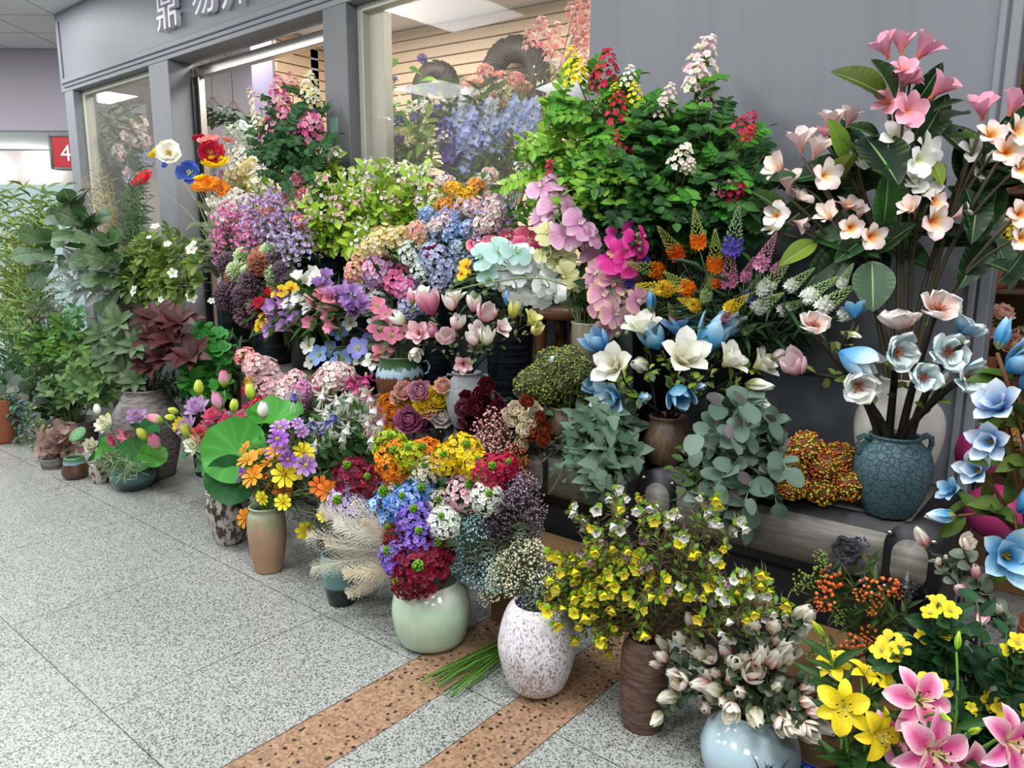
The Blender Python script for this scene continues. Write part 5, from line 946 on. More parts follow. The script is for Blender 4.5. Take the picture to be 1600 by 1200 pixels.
# berries
VB = crock('flower_bucket', 'dark bucket hidden behind the lilies holding the berry sprays', 'bucket', M_BLACK, -.36, 2.2, 0, .09, .11, .35)
for kind, lab, pts in (('bery:or', 'orange berry spray in front of the trunk', [(1300, 905, 44), (1290, 935, 36), (1360, 920, 36), (1386, 915, 36), (1330, 1010, 40), (1360, 990, 30), (1370, 940, 24)]), ('bery:gr', 'green berry spray beside the orange berries', [(1252, 905, 30), (1283, 895, 32), (1310, 955, 24), (1290, 1010, 34), (1282, 870, 24), (1390, 1040, 34)]), ('bery:nv', 'navy blue berry spray beside the hand wheel', [(1345, 850, 26), (1315, 875, 24), (1420, 920, 28), (1350, 885, 20), (1400, 1030, 22)])):
    bunch(VB, 'berry_spray', lab, 'berry spray', lab.split(' spray')[0] + ' sprays', [[(x, y, d, kind, RNG.uniform(-.03, .05)), (x + RNG.randrange(-22, 22), y + RNG.randrange(8, 26), d * .7, kind, 0)] for x, y, d in pts], 1.98, r=.003, sc='6a6a34', leaves=[('lance', 4, .05, '2f4a24', '4a6a30', .4, .9)])
# ---------------------------------------------------------------- pale blue vase with cream buds
VN = vase('round_vase', 'glossy pale blue vase in the lower right front', 'vase', G_BLUE, 1167, 1236, 0, [(44, 1230), (66, 1200), (75, 1170), (68, 1145), (48, 1124), (36, 1115), (38, 1108)], thick=.008)
pr = MB(); kk = m_per_px(VN.c)
for i in range(16):
    a = math.atan2(-VN.c[1], -VN.c[0]) + .35 + RNG.uniform(-.25, .45); z0 = RNG.uniform(.0, .05); P = []
    for t in np.linspace(0, 1, 5):
        z = z0 + t * RNG.uniform(.08, .11); rr = np.interp(z, [0, .07, .14, .2, .25], [44 * kk, 66 * kk, 75 * kk, 66 * kk, 46 * kk]) ; P.append((rr * math.cos(a + .25 * t * t * (1 if i % 2 else -1)), rr * math.sin(a + .25 * t * t * (1 if i % 2 else -1)), z))
    tube(pr, P, [.0022, .003, .003, .0022, .0008], 4, '3c5668')
o = obj('painted_grass', (pr, M_STEM)); o.parent = VN.o
nb = [(1060, 1085, 42), (1065, 1060, 40), (1110, 1070, 40), (1070, 1005, 40), (1085, 985, 36), (1115, 1060, 40), (1130, 1080, 46), (1160, 1080, 40), (1160, 1045, 52), (1150, 1040, 44), (1185, 1030, 50), (1200, 1040, 54), (1215, 1020, 46), (1235, 995, 48), (1225, 1000, 42), (1280, 1090, 52), (1260, 1110, 40), (1250, 1095, 36), (1225, 1090, 40), (1230, 1125, 42), (1245, 1140, 44), (1178, 1105, 42), (1105, 1100, 38), (1250, 1075, 34), (1200, 1070, 34), (1140, 1025, 36), (1200, 985, 40), (1170, 990, 36), (1265, 1055, 40), (1045, 1030, 34), (1100, 1030, 36), (1215, 1110, 34), (1180, 950, 40), (1240, 965, 40)]
br = [[(x, y, d * 1.2, 'magb:cr' if i % 3 else 'magb:cg'), (x + RNG.randrange(-26, 27), y + RNG.randrange(-5, 34), d, ('magb:cg', 'magh:cr', 'magb:cr')[i % 3])] for i, (x, y, d) in enumerate(nb)]
bunch(VN, 'magnolia_bud_spray', 'cream and pink magnolia bud stem in the pale blue vase', 'flower stem', 'cream magnolia bud stems', br, VN.c[1] - .03, r=.0035, sc='15100e', leaves=[('round', 8, .03, '5a6c4e', '98a488', .45, 1.), ('wide', 5, .032, '3f5a3a', '5f7a54', .4, 1.)])
# ---------------------------------------------------------------- brown cylinder with yellow epimedium
VE = vase('cylinder_vase', 'tall brown rough banded cylinder vase on the floor', 'vase', G_BRN, 1003, 1149, 0, [(31, 1145), (36, 1100), (37, 1050), (36, 1015), (30, 1000), (27, 995)], thick=.008)
def epi(n, cx, cy, rx, ry, kinds, lab, grp):
    br = []
    for i in range(n):
        rr = math.sqrt((i + .5) / n); a = i * 2.39996; x, y = cx + rx * rr * math.cos(a), cy + ry * rr * math.sin(a); br.append([(x + RNG.uniform(-24, 24) * (j > 0), y + RNG.uniform(-22, 22) * (j > 0), RNG.uniform(19, 28), kinds[RNG.randrange(len(kinds))], RNG.uniform(-.1, .1), (RNG.uniform(-.6, .6), RNG.uniform(-1.1, .1), .7)) for j in range(6)])
    bunch(VE, 'bell_flower_twig', lab, 'flower twig', grp, br, VE.c[1] - .06, r=.0022, sc='6a5a3c', lean=.2, leaves=[('thin', 12, .035, '6a5c3e', '8a7c54', .4, 1.), ('obov', 4, .026, '4f7a24', '7fa83a', .5, 1.)])
epi(21, 935, 925, 95, 75, ['epim:y'], 'yellow bell twig at the left of the brown cylinder', 'yellow bell twigs at left'); epi(9, 990, 890, 130, 60, ['epim:y', 'epim:m'], 'twig with mauve and yellow bells over the brown cylinder', 'mauve bell twigs'); epi(9, 1140, 935, 75, 60, ['epim:y', 'epim:w'], 'yellow bell twig reaching right of the brown cylinder', 'yellow bell twigs at right'); epi(9, 1010, 815, 140, 50, ['epim:w', 'epim:y', 'epim:w'], 'white bell twig reaching up before the trunk', 'white bell twigs')
# ---------------------------------------------------------------- ivy, eucalyptus, sedum, rust viburnum on the trunks
VI = crock('plant_pot', 'dark pot under the ivy on the trunk', 'pot', M_BLACK, -1.62, 2.6, ZS, .06, .075, .1)
bush(VI, 'ivy_plant', 'grey green ivy spilling over the trunk edge', 'plant', 44, 940, 705, 62, 82, 2.36, .1, [('ivy', 11, .075, '5a7a62', '7f9a80', .35, 1.)], sc='6a7a54'); bush(VI, 'ivy_plant', 'thin trailing ivy strands left of the ivy clump', 'plant', 9, 868, 735, 30, 50, 2.32, .06, [('ivy', 5, .04, '5a7a62', '7f9a80', .5, 1.)], sc='7a8a5a')
VU = crock('plant_pot', 'dark pot under the eucalyptus on the trunk', 'pot', M_BLACK, -.98, 2.62, ZS, .06, .075, .1)
bush(VU, 'eucalyptus_plant', 'round leaved grey green eucalyptus hanging over the trunk', 'plant', 46, 1150, 730, 84, 112, 2.36, .12, [('round', 11, .075, '587464', '8aa292', .3, 1.), ('round', 2, .05, '6a5f66', '857a80', .3, 1.)], sc='7f9a70')
bush(VU, 'leafy_plant', 'bright green leafy plant beside the eucalyptus', 'plant', 9, 1065, 745, 20, 45, 2.36, .05, [('wide', 10, .05, '35592c', '56803c', .4, 1.)])
VSD = vase('ribbed_jar', 'small olive brown ribbed jar under the green sedum', 'jar', G_SED, 884, 696, ZS, [(17, 692), (26, 674), (29, 656), (26, 643), (27, 636)], flute=26, fdep=.02)
scatter(VSD, 'sedum_flower', 'green sedum head in the olive ribbed jar', 'flower stem', 'green sedum stems', 11, 875, 595, 52, 34, ['knob:se'], 52, VSD.c[1] - .05, .07, r=.004, sc='5a6a34', leaves=[('wide', 3, .06, '3f6a34', '5a8a44', .6, .95)])
VV = crock('plant_pot', 'low dark pot under the rust and yellow flower heads', 'pot', M_BLACK, -.76, 2.55, ZS, .06, .07, .07)
for lab, x, y, d in (('rust and yellow flower head topmost in the low cluster', 1260, 700, 56), ('rust flower head at left of the low cluster', 1245, 730, 52), ('rust flower head at the lower left of the low cluster', 1238, 760, 46), ('yellow rust flower head front and centre of the low cluster', 1285, 760, 62), ('shaded rust flower head at the back next to the teal jar', 1312, 715, 52), ('rust flower head at the lower right against the teal jar', 1326, 758, 52), ('rust flower head in the middle of the low cluster', 1290, 728, 54)):
    bunch(VV, 'viburnum_flower', lab, 'flower stem', 'rust and yellow flower heads', [[(x, y, d, 'knob:vb')]], 2.43, r=.004, leaves=[('wide', 2, .06, '2f4a2a', '4a6a3a', .5, .9)])
# ---------------------------------------------------------------- locust with panicles behind, spikes, orchids
VLc = crockpx('tall_bucket', 'tall black bucket against the grey wall holding the locust branches', M_BLACK, 1030, 520, 2.78, ZS, .09, .11)
LOC = [('tall crimson panicle branch at the window edge', [(948, 102, 46, 'pan:cr'), (930, 125, 26, 'pan:cr', .02)]), ('crimson panicle branch under the tallest one', [(966, 168, 44, 'pan:cr'), (970, 222, 36, 'pan:cr')]), ('small crimson panicle branch at mid left', [(908, 246, 28, 'pan:cr')]), ('crimson panicle branch above the orchids', [(866, 270, 38, 'pan:cr')]), ('yellow panicle branch before the window', [(897, 100, 46, 'pan:ye'), (905, 112, 30, 'pan:ye')]), ('yellow panicle branch right of the crimson ones', [(992, 148, 32, 'pan:ye'), (960, 145, 26, 'pan:ye')]), ('white panicle branch between yellow and crimson', [(984, 118, 30, 'pan:wh'), (940, 160, 24, 'pan:wh')]), ('tall pale pink panicle branch against the grey wall', [(1098, 92, 58, 'pan:wp'), (1090, 118, 44, 'pan:wp'), (1108, 150, 34, 'pan:wp'), (1108, 70, 30, 'pan:wp')]), ('short pale pink panicle branch left of the tall one', [(1045, 150, 34, 'pan:wp'), (1036, 168, 26, 'pan:wp')]), ('white panicle branch hanging before the wall', [(1068, 242, 40, 'pan:wh', -.1), (1078, 258, 24, 'pan:wp', -.1)]), ('small crimson panicle branch at right on the wall', [(1168, 190, 34, 'pan:cr'), (1172, 206, 24, 'pan:cr')]), ('pink and crimson panicle branch left of the plumeria', [(1150, 300, 40, 'pan:cr'), (1132, 292, 32, 'pan:wp')]), ('white panicle branch at far left by the glass', [(830, 252, 34, 'pan:wh'), (815, 262, 28, 'pan:wh')])]
bunch(VLc, 'locust_branch', '', 'flower branch', 'locust branches with panicles', [(l, [(h[0], h[1], h[2] * 1.2) + tuple(h[3:]) for h in hs]) for l, hs in LOC], 2.6, r=.005, sc='4a3c24', lean=.5, leaves=[('wide', 4, .16, '347a28', '62b03c', .45, .96, 'frond')])
for i, (cx, cy, rx, ry, n, c1, c2, lab) in enumerate(((930, 215, 85, 80, 30, '4f9632', '96cc4a', 'bright green locust foliage in front of the window edge'), (1060, 240, 100, 85, 34, '245428', '46843a', 'dark green locust foliage against the grey wall'), (1010, 320, 110, 50, 20, '15331a', '28552a', 'shaded locust foliage above the orchids'), (1165, 270, 50, 60, 10, '1c4a20', '326a2c', 'locust foliage beside the plumeria'), (845, 215, 40, 70, 12, '7ab834', 'bce458', 'lime green locust foliage before the glass'))):  # the shaded clump has its shade put into darker leaf colours
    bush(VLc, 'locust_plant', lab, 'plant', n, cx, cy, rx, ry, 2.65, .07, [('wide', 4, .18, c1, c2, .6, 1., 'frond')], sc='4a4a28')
VK = crockpx('tall_bucket', 'black bucket behind the blue magnolias holding the spike flowers', M_BLACK, 1150, 560, 2.66, ZS, .08, .1)
KN = [(1050, 385, 62, 'knip:o', (-.6, .7, .2)), (1090, 365, 62, 'knip:o', (-.1, 1, .2)), (1118, 400, 66, 'knip:o', (-.1, .9, .3)), (1015, 420, 62, 'knip:o', (-1, .2, .2)), (1030, 450, 64, 'knip:yy', (-1, .1, .3)), (1065, 445, 62, 'knip:o', (-.7, .4, .4)), (1120, 430, 56, 'knip:o', (.2, .9, .3)), (1105, 455, 44, 'knip:g', (.1, .8, .5)), (1053, 492, 46, 'knip:o', (-.4, .5, .7)), (1080, 475, 50, 'knip:yy', (-.7, .2, .5)), (1147, 370, 76, 'knip:v', (.1, 1, .1)), (1140, 425, 66, 'knip:p', (0, 1, .3)), (1195, 400, 60, 'knip:p', (.4, .9, .2)), (1168, 425, 40, 'knip:p', (.2, .8, .5)), (1150, 475, 50, 'knip:yy', (.5, .4, .5)), (1135, 495, 34, 'knip:p', (0, .3, 1)), (1000, 405, 44, 'knip:v', (-.9, .3, .2)), (1175, 455, 50, 'knip:v', (.3, .9, .3)), (1205, 440, 66, 'knip:w', (.5, .6, .5)), (1195, 475, 60, 'knip:w', (.4, .3, .8)), (1245, 440, 50, 'knip:w', (.6, .6, .4)), (1300, 470, 66, 'knip:w', (.7, .5, .4)), (1275, 455, 60, 'knip:w', (.8, .6, .2)), (1320, 435, 40, 'knip:w', (.3, .8, .4)), (1235, 480, 50, 'knip:w', (.8, .3, .5)), (1220, 415, 44, 'knip:p', (.6, .7, .2)), (1170, 515, 36, 'knip:g', (.2, .3, .9)), (1330, 490, 50, 'knip:w', (.8, .2, .5)), (975, 440, 40, 'knip:v', (-.9, .2, .3))]
NM = {'o': 'orange', 'yy': 'golden yellow', 'v': 'blue violet', 'p': 'dusty pink', 'w': 'white', 'g': 'small green'}
bunch(VK, 'spike_flower', '', 'flower stem', 'spike flowers before the grey wall', [(NM[k.split(':')[1]] + ' spike flower stem between the orchids and the plumeria', [(x, y, d * 1.12, k, None, dr)]) for x, y, d, k, dr in KN], 2.5, r=.003, sc='4a5a34', leaves=[('thin', 8, .12, '2a4a30', '4a6a44', .35, .85)])
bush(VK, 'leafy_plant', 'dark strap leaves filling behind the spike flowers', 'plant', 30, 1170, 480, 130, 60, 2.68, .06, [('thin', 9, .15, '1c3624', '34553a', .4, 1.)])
# orchids
VO = crockpx('orchid_vase', 'beige ribbed tall vase under the orchids', G_ORC, 925, 503, 2.62, ZS, .07, .085, cat='vase')
def orchid(lab, pal, pts, dr=None, bud=None, y=2.52):
    hs = [(x, yy, d, 'orch:' + pal, RNG.uniform(-.06, .06), (a, b, c)) for x, yy, d, a, b, c in pts]
    for x, yy, d in bud or (): hs.append((x, yy, d, 'orcb:g', -.05))
    bunch(VO, 'orchid', lab, 'orchid', 'orchid stems in the beige vase', [hs], y, r=.004, sc='5f7a4a', lean=.6, fork=.85)
orchid('pale pink orchid stem, tallest, its blooms running down to the right', 'lp', [(845, 292, 52, -.3, .3, .9), (872, 285, 44, .2, .5, .7), (868, 325, 62, -.1, .2, 1), (850, 340, 50, -.5, .1, .7), (890, 330, 44, .5, .3, .6), (905, 350, 60, .3, .2, .9), (885, 365, 60, .1, -.1, 1), (915, 385, 56, .4, -.1, .9), (925, 370, 44, .6, .2, .6)])
orchid('pale green orchid stem in the middle', 'gr', [(855, 365, 46, -.4, .3, .9), (865, 385, 42, -.2, .1, .8), (872, 405, 46, .1, .1, .9), (885, 400, 44, .4, .1, .8), (885, 430, 46, .2, -.1, .9), (893, 448, 42, .4, -.3, .8), (848, 395, 36, -.6, 0, .7)], bud=[(850, 378, 9), (852, 388, 8), (856, 398, 9), (848, 384, 7)])
orchid('magenta orchid stem at the right', 'mg', [(972, 368, 60, -.2, .3, .9), (992, 380, 54, .5, .2, .8), (1005, 370, 40, .7, .3, .4), (958, 400, 60, -.3, -.1, .9), (980, 410, 52, .2, -.2, .9), (955, 420, 40, -.2, -.5, .7), (1000, 395, 34, .7, -.1, .5)], bud=[(997, 367, 10), (1002, 380, 9), (981, 387, 10), (1000, 390, 8)])
orchid('mauve and cream veined orchid stem hanging lowest', 'py', [(935, 425, 50, -.4, .3, .8), (925, 445, 46, -.6, .1, .7), (960, 440, 58, .1, .3, 1), (985, 435, 50, .5, .3, .8), (945, 462, 58, -.3, 0, 1), (975, 465, 60, .2, 0, 1), (995, 470, 50, .5, 0, .8), (962, 490, 54, 0, -.2, 1), (950, 512, 46, -.1, -.4, .9), (935, 478, 44, -.6, 0, .7)], bud=[(978, 506, 11), (966, 522, 10), (980, 520, 10)])
orchid('white orchid stem massed to the left', 'wh', [(790, 425, 50, -.4, 0, .9), (815, 405, 60, -.1, .4, .9), (842, 420, 56, .2, .2, .9), (800, 450, 48, -.3, -.3, .8), (828, 445, 56, 0, -.3, .9), (852, 445, 48, .3, -.3, .8), (870, 455, 46, .4, -.4, .7), (778, 440, 40, -.6, -.2, .6), (845, 468, 42, .2, -.7, .6), (812, 465, 40, -.1, -.8, .6), (862, 430, 46, .4, .2, .8), (805, 428, 48, -.2, .1, 1)])
orchid('aqua tinted orchid stem at far left', 'aq', [(752, 402, 50, -.3, .2, .9), (778, 392, 50, .1, .3, 1), (760, 425, 46, -.2, -.2, .9), (775, 435, 40, .1, -.4, .8), (805, 395, 56, .3, .4, .8)], y=2.48)
orchid('rosy red orchid stem along the back left', 'pr', [(750, 378, 48, -.3, .5, .8), (768, 385, 42, .2, .3, .9), (797, 372, 50, .1, .6, .7), (826, 375, 56, .3, .5, .7), (815, 388, 40, 0, -.2, .9), (838, 392, 36, .4, -.3, .7)], y=2.58)
orchid('small orange orchid stem under the aqua one', 'yw', [(728, 418, 30, -.3, .1, .8), (722, 428, 24, -.5, 0, .7)], bud=[(712, 440, 9), (705, 448, 8), (700, 456, 7), (763, 438, 12), (752, 445, 11), (742, 462, 13), (758, 458, 11)], y=2.46)
_w = [o for o in bpy.data.objects if o.name.startswith('orchid') and str(o.get('label', '')).startswith('white orchid')][0]; _b = np.array(_w.location); st = MB(); P = [atY(x, y, 2.38) for x, y in ((705, 455), (740, 446), (775, 440), (815, 434), (850, 435), (885, 446))]; tube(st, np.array(P) - _b, .004, 6, '6f8058')
for x, y, a, b in ((770, 441, 758, 428), (800, 436, 806, 452), (828, 434, 820, 448), (850, 435, 858, 450), (842, 434, 832, 424), (868, 440, 860, 428)): tube(st, bez(atY(x, y, 2.38), atY((x + a) / 2 + 6, (y + b) / 2, 2.37), atY(a, b, 2.4), 5) - _b, .0025, 5, '6f8058')
o = obj('flower_stalk', (st, M_STEM)); o.parent = _w; o.location = (0, 0, 0)
bush(VO, 'orchid_plant', 'strap leaves and bare stems rising from the beige vase', 'plant', 9, 915, 440, 40, 60, 2.62, .05, [('mag', 2, .13, '2c4a2a', '456a3a', .3, .6)], r=.004, sc='3f5a34')
q = atY(878, 456, 2.4); t = MB(); box(t, -.022, .022, -.001, .001, -.032, .032); o = obj('price_tag', (t, plain('tag_white', 'e8e8e4', .6))); o.location = tuple(q); tag(o, 'small white paper tag hanging below the white orchids', 'tag')
# green stems lying on the floor
q0, q1 = atZ(705, 1062, .01), atZ(830, 985, .03); t = empty('stem_bundle', q0, 'loose bundle of green flower stems lying on the brown band', 'stem bundle', None)
for i in range(26):
    mb = MB(); off = rnd3(.05); off[2] = abs(off[2]) * .35; a = np.array([RNG.uniform(-.07, .09), RNG.uniform(-.1, .04), off[2] * .5]); b = q1 - q0 + off * .8; tube(mb, bez(a, (a + b) / 2 + off * .3, b, 6) + np.array([0, 0, .004]), .0028, 5, ('3f6a1e', '567f2a', '2f5418')[i % 3]); o = obj('stem', (mb, M_STEM)); o.parent = t; o.location = (0, 0, 0)
# magenta lanterns and shelf of dried flowers past the right end of the wall
for lab, px, py, d, y in (('upper magenta round ball on a stand behind the blue magnolias', 1530, 705, 80, 2.98), ('lower magenta round ball on a stand behind the blue magnolias', 1555, 800, 90, 2.62)):
    c = atY(px, py, y); r_ = d / 2 * m_per_px(c); t = empty('ball_stand', (c[0], c[1], 0), lab, 'ball stand'); mb = MB(); ball(mb, (0, 0, c[2]), r_, 'a02a62', 2); o = obj('ball', (mb, M_ATTR)); o.parent = t
    mb = MB(); lathe(mb, [(.001, 0), (.07, 0), (.07, .012), (.012, .02), (.01, c[2] - r_ * .98), (.001, c[2] - r_ * .97)], 24); o = obj('pole', (mb, M_BLACK)); o.parent = t
t = empty('shelf_unit', (-.5, 3.3, 0), 'dark shelf unit of dried flowers beyond the right wall', 'shelf'); 
for z in (.62, 1.02, 1.36, 1.72, 2.08, 2.4): bx_obj('shelf_board', [(0, 1.0, 0, .5, z - .02, z)], M_BRW, t)
bx_obj('back_panel', [(0, 1.0, .5, .52, 0, 2.6)], plain('warm_back', '8a6a44', .6), t); bx_obj('side_panel', [(-.02, 0, 0, .52, 0, 2.6)], M_BRW, t)
for z, kinds, cs in ((2.4, ['hyd:or', 'hyd:ye'], 'amber'), (2.08, ['hyd:pb', 'hyd:or'], 'orange and lilac'), (1.72, ['hyd:or', 'hyd:ye', 'pan:ye'], 'golden'), (1.36, ['hyd:ye', 'pan:ye'], 'yellow'), (1.02, ['peony:pc', 'hyd:cl'], 'coral'), (.62, ['hyd:cw', 'hyd:cw', 'hyd:or'], 'cream and ochre')):
    for j in range(3):
        V = crock('flower_pot', '%s dried flower pot on the shelf unit at right' % cs, 'pot', G_TERR, -.5 + .09 + j * .14, 3.38 + .06 * (j % 2), z, .035, .045, .08, 'pots on the right shelf unit'); V.o['label'] = ('left', 'middle', 'right')[j] + ' pot of %s dried flowers on the right shelf unit' % cs
        c = V.mouth; hs = []
        for i in range(7): p = c + rnd3(.06) + np.array([0, -.03, .1]); hs.append((kinds[i % len(kinds)], p, .085, unit(p - c) + BACK * .5))
        spray('dried_flower_bunch', ('left', 'middle', 'right')[j] + ' bunch of %s dried flowers on the right shelf unit' % cs, 'flower bunch', 'dried flower bunches at right', V.inside(), hs, c, leaves=[('oval', 5, .06, '4f6a2a', '7a8a34', .4, .9)])
# ================================================================ front row at the left of the brown cylinder
VS = vase('round_vase', 'white rust speckled egg shaped vase on the brown band', 'vase', G_SPEC, 838, 1091, 0, [(25, 1087), (45, 1062), (60, 1015), (58, 985), (49, 955), (39, 941)])
VCe = vase('round_pot', 'celadon green round pot with white dripping glaze', 'pot', G_CEL, 675, 1019, 0, [(37, 1015), (53, 990), (61, 952), (57, 926), (48, 911), (45, 905)])
VTB = vase('tapered_vase', 'tapered vase, teal above and black below, behind the white plumes', 'vase', G_TBK, 535, 949, 0, [(21, 946), (25, 920), (30, 890), (30, 865)])
VTA = vase('tall_vase', 'tall tan clay vase under the orange cosmos', 'vase', G_TAN, 421, 898, 0, [(21, 894), (26, 860), (29, 830), (28, 806), (24, 796), (26, 790)])
VMO = vase('mottled_vase', 'brown vase with flaking white glaze under the lotus', 'vase', G_MOT, 360, 853, 0, [(20, 850), (25, 830), (32, 797), (33, 786), (29, 773), (31, 766)])
VBO = vase('bowl_pot', 'dark teal bowl pot holding lotus at the left', 'pot', G_BOWL, 210, 768, 0, [(20, 764), (30, 752), (33, 740), (29, 729), (28, 724)])
VSP = vase('small_pot', 'small mottled pot left of the teal bowl', 'pot', G_MOT, 158, 756, 0, [(11, 753), (15, 737), (16, 722)])
VBG = vase('small_pot', 'small brown pot with a green dripping rim', 'pot', G_BGP, 119, 750, 0, [(15, 747), (19, 738), (16, 725), (14, 714)])
VP8 = vase('small_pot', 'small low grey pot under the dusky pink leaves', 'pot', G_URN, 84, 734, 0, [(15, 731), (17, 724), (17, 716)])
VTR = vase('plant_pot', 'terracotta pot at the far left edge', 'pot', G_TERR, 10, 694, 0, [(14, 691), (24, 645), (26, 622)])
VUR = vase('urn', 'big rough grey urn behind the lotus bowl', 'urn', G_URN, 238, 752, 0, [(34, 748), (45, 695), (48, 648), (36, 624), (30, 613), (31, 607)])
def fb(name, px, pytop, y, lab, r0=.1, r1=.12, z0=0, mat=None, cat='bucket'): return crockpx(name, lab, mat or M_BLACK, px, pytop, y, z0, r0, r1, cat=cat)
LN = {'or': 'orange', 'yl': 'yellow', 'lm': 'lime', 'dr': 'dark red', 'cr': 'crimson', 'bl': 'blue', 'lv': 'pale lilac', 'cm': 'cream', 'pw': 'pale pink', 'wh': 'white', 'vi': 'violet'}
LT = [(610, 698, 52, 'lm'), (640, 712, 44, 'lm'), (642, 738, 40, 'lm'), (621, 720, 64, 'or'), (618, 745, 36, 'or'), (664, 712, 54, 'or'), (667, 735, 46, 'cm'), (697, 718, 50, 'yl'), (724, 708, 60, 'yl'), (745, 728, 46, 'yl'), (552, 745, 60, 'dr'), (580, 752, 48, 'dr'), (768, 738, 58, 'cr'), (788, 730, 44, 'cr'), (545, 790, 66, 'lv'), (577, 774, 56, 'lv'), (604, 772, 40, 'lv'), (612, 798, 72, 'bl'), (656, 774, 60, 'bl'), (626, 766, 38, 'cm'), (688, 788, 46, 'cm'), (728, 770, 60, 'pw'), (762, 778, 52, 'wh'), (694, 816, 48, 'wh'), (650, 815, 60, 'vi'), (662, 842, 56, 'vi'), (625, 870, 60, 'vi'), (620, 840, 48, 'dr'), (658, 888, 80, 'dr'), (682, 862, 58, 'dr'), (640, 906, 58, 'dr'), (635, 785, 50, 'bl')]
VMB = fb('flower_bucket', 660, 900, 2.16, 'black bucket behind the celadon pot', .1, .11)
for x, y, d, k in LT:
    v = VCe if y > 790 else VMB
    bunch(v, 'lantana_spray', LN[k] + ' flower cone with a green tip above the celadon pot', 'flower stem', 'flower cones over the celadon pot', [[(x, y, d * 1.12, 'lant:' + k)]], 1.73 + (900 - y) / 200 * .22, r=.003, sc='4f7a34', leaves=[('mag', 3, .09, '28502a', '3f6a34', .45, .85)])
bush(VMB, 'leafy_plant', 'dark green leaves filling between the flower cones', 'plant', 26, 660, 770, 130, 80, 2.25, .06, [('mag', 7, .1, '1e3e22', '335a30', .4, 1.)])
PLM = [(562, 828, 130, -1, .35), (556, 848, 135, -1, .15), (560, 872, 130, -1, -.02), (598, 818, 110, -.7, .65), (585, 842, 120, -.9, .25), (575, 862, 120, -1, .05), (612, 845, 100, -.5, .7), (600, 890, 110, -.9, -.2), (588, 905, 90, -.8, -.55)]
for i, (x, y, d, a, b) in enumerate(PLM):
    bunch(VCe, 'feather_grass', 'white feathery grass plume left of the celadon pot', 'grass plume', 'white feathery plumes', [[(x, y, d * 1.1, 'plume:' + ('c' if i in (6, 7, 8) else 'w'), 0, (a, b, .25))]], 1.79, r=.0018, sc='c8c09a', lean=.6)
bush(VTB, 'dry_grass', 'grey green dry grass in the teal and black vase', 'plant', 14, 480, 770, 60, 50, 1.95, .06, [('thin', 12, .06, '5a6250', '7f866a', .4, 1.)], sc='6a6a50', r=.0018)
for kind, lab, pts in (('tiny:bl', 'pale blue bead flower spray left of the speckled vase', [(757, 852, 60), (733, 872, 56), (745, 895, 54), (720, 852, 54), (772, 882, 56), (700, 838, 50), (712, 878, 46), (745, 830, 46), (770, 905, 44)]), ('tiny:wx', 'cream bead flower spray over the speckled vase', [(828, 872, 60), (812, 900, 54), (850, 892, 56), (790, 905, 50), (826, 850, 50), (795, 880, 46), (780, 920, 44), (840, 912, 44)]), ('tiny:gp', 'smoky purple bead flower spray at the back', [(800, 800, 70), (820, 782, 60), (788, 828, 60), (768, 812, 56), (812, 825, 54), (785, 790, 54)]), ('tiny:lv', 'lavender bead flower spray at the right of the speckled vase', [(850, 930, 50), (830, 945, 44), (868, 922, 44), (845, 905, 40)]), ('tiny:mv', 'mauve bead flower spray behind the speckled vase', [(822, 765, 56), (806, 752, 50), (835, 800, 50), (828, 835, 50)])):
    bunch(VS, 'bead_flower_spray', lab, 'flower spray', lab.split(' spray')[0] + ' sprays', [[(x, y, d, kind)] + [(x + RNG.randrange(-20, 21), y + RNG.randrange(-16, 17), d * .75, kind) for _ in range(2)] for x, y, d in pts], VS.c[1] + .02, r=.0018, sc='6f7a58', leaves=[('thin', 14, .05, '6f7f60', '93a284', .35, 1.)])
# cosmos
CN = {'o': 'orange', 'y': 'yellow', 'v': 'lilac', 'p': 'purple', 'd': 'burnt orange'}
CS = [(388, 718, 36, 'o'), (422, 722, 42, 'o'), (404, 708, 26, 'o'), (430, 704, 28, 'o'), (395, 745, 40, 'o'), (421, 742, 30, 'd'), (423, 758, 40, 'o'), (441, 766, 30, 'd'), (444, 742, 40, 'y'), (460, 738, 36, 'y'), (474, 707, 36, 'y'), (478, 727, 36, 'v'), (438, 668, 34, 'v'), (434, 686, 34, 'p'), (450, 718, 28, 'p'), (427, 706, 30, 'p'), (376, 742, 28, 'p'), (380, 728, 26, 'p'), (500, 760, 34, 'd'), (512, 768, 36, 'd'), (410, 778, 24, 'y'), (442, 785, 26, 'y'), (478, 828, 32, 'y'), (505, 806, 20, 'y'), (384, 810, 32, 'o'), (417, 800, 18, 'd'), (465, 662, 20, 'v'), (472, 675, 22, 'v'), (440, 700, 26, 'v'), (383, 700, 24, 'o')]
bunch(VTA, 'cosmos', '', 'flower', 'cosmos in the tan vase', [(CN[k] + ' cosmos flower in the tall tan vase', [(x, y, d * 1.1, 'cosm:' + k)]) for x, y, d, k in CS], 1.82, r=.0018, sc='5f7a3a', lean=.45, leaves=[('thin', 7, .05, '5a7048', '7a8a60', .3, .9)])
bush(VTA, 'cosmos_foliage_plant', 'thread leaved grey green filler in the tan vase', 'plant', 34, 440, 730, 62, 65, 1.93, .06, [('thin', 13, .055, '4f6644', '7f8f70', .35, 1.)], r=.0016, sc='5a6a44')
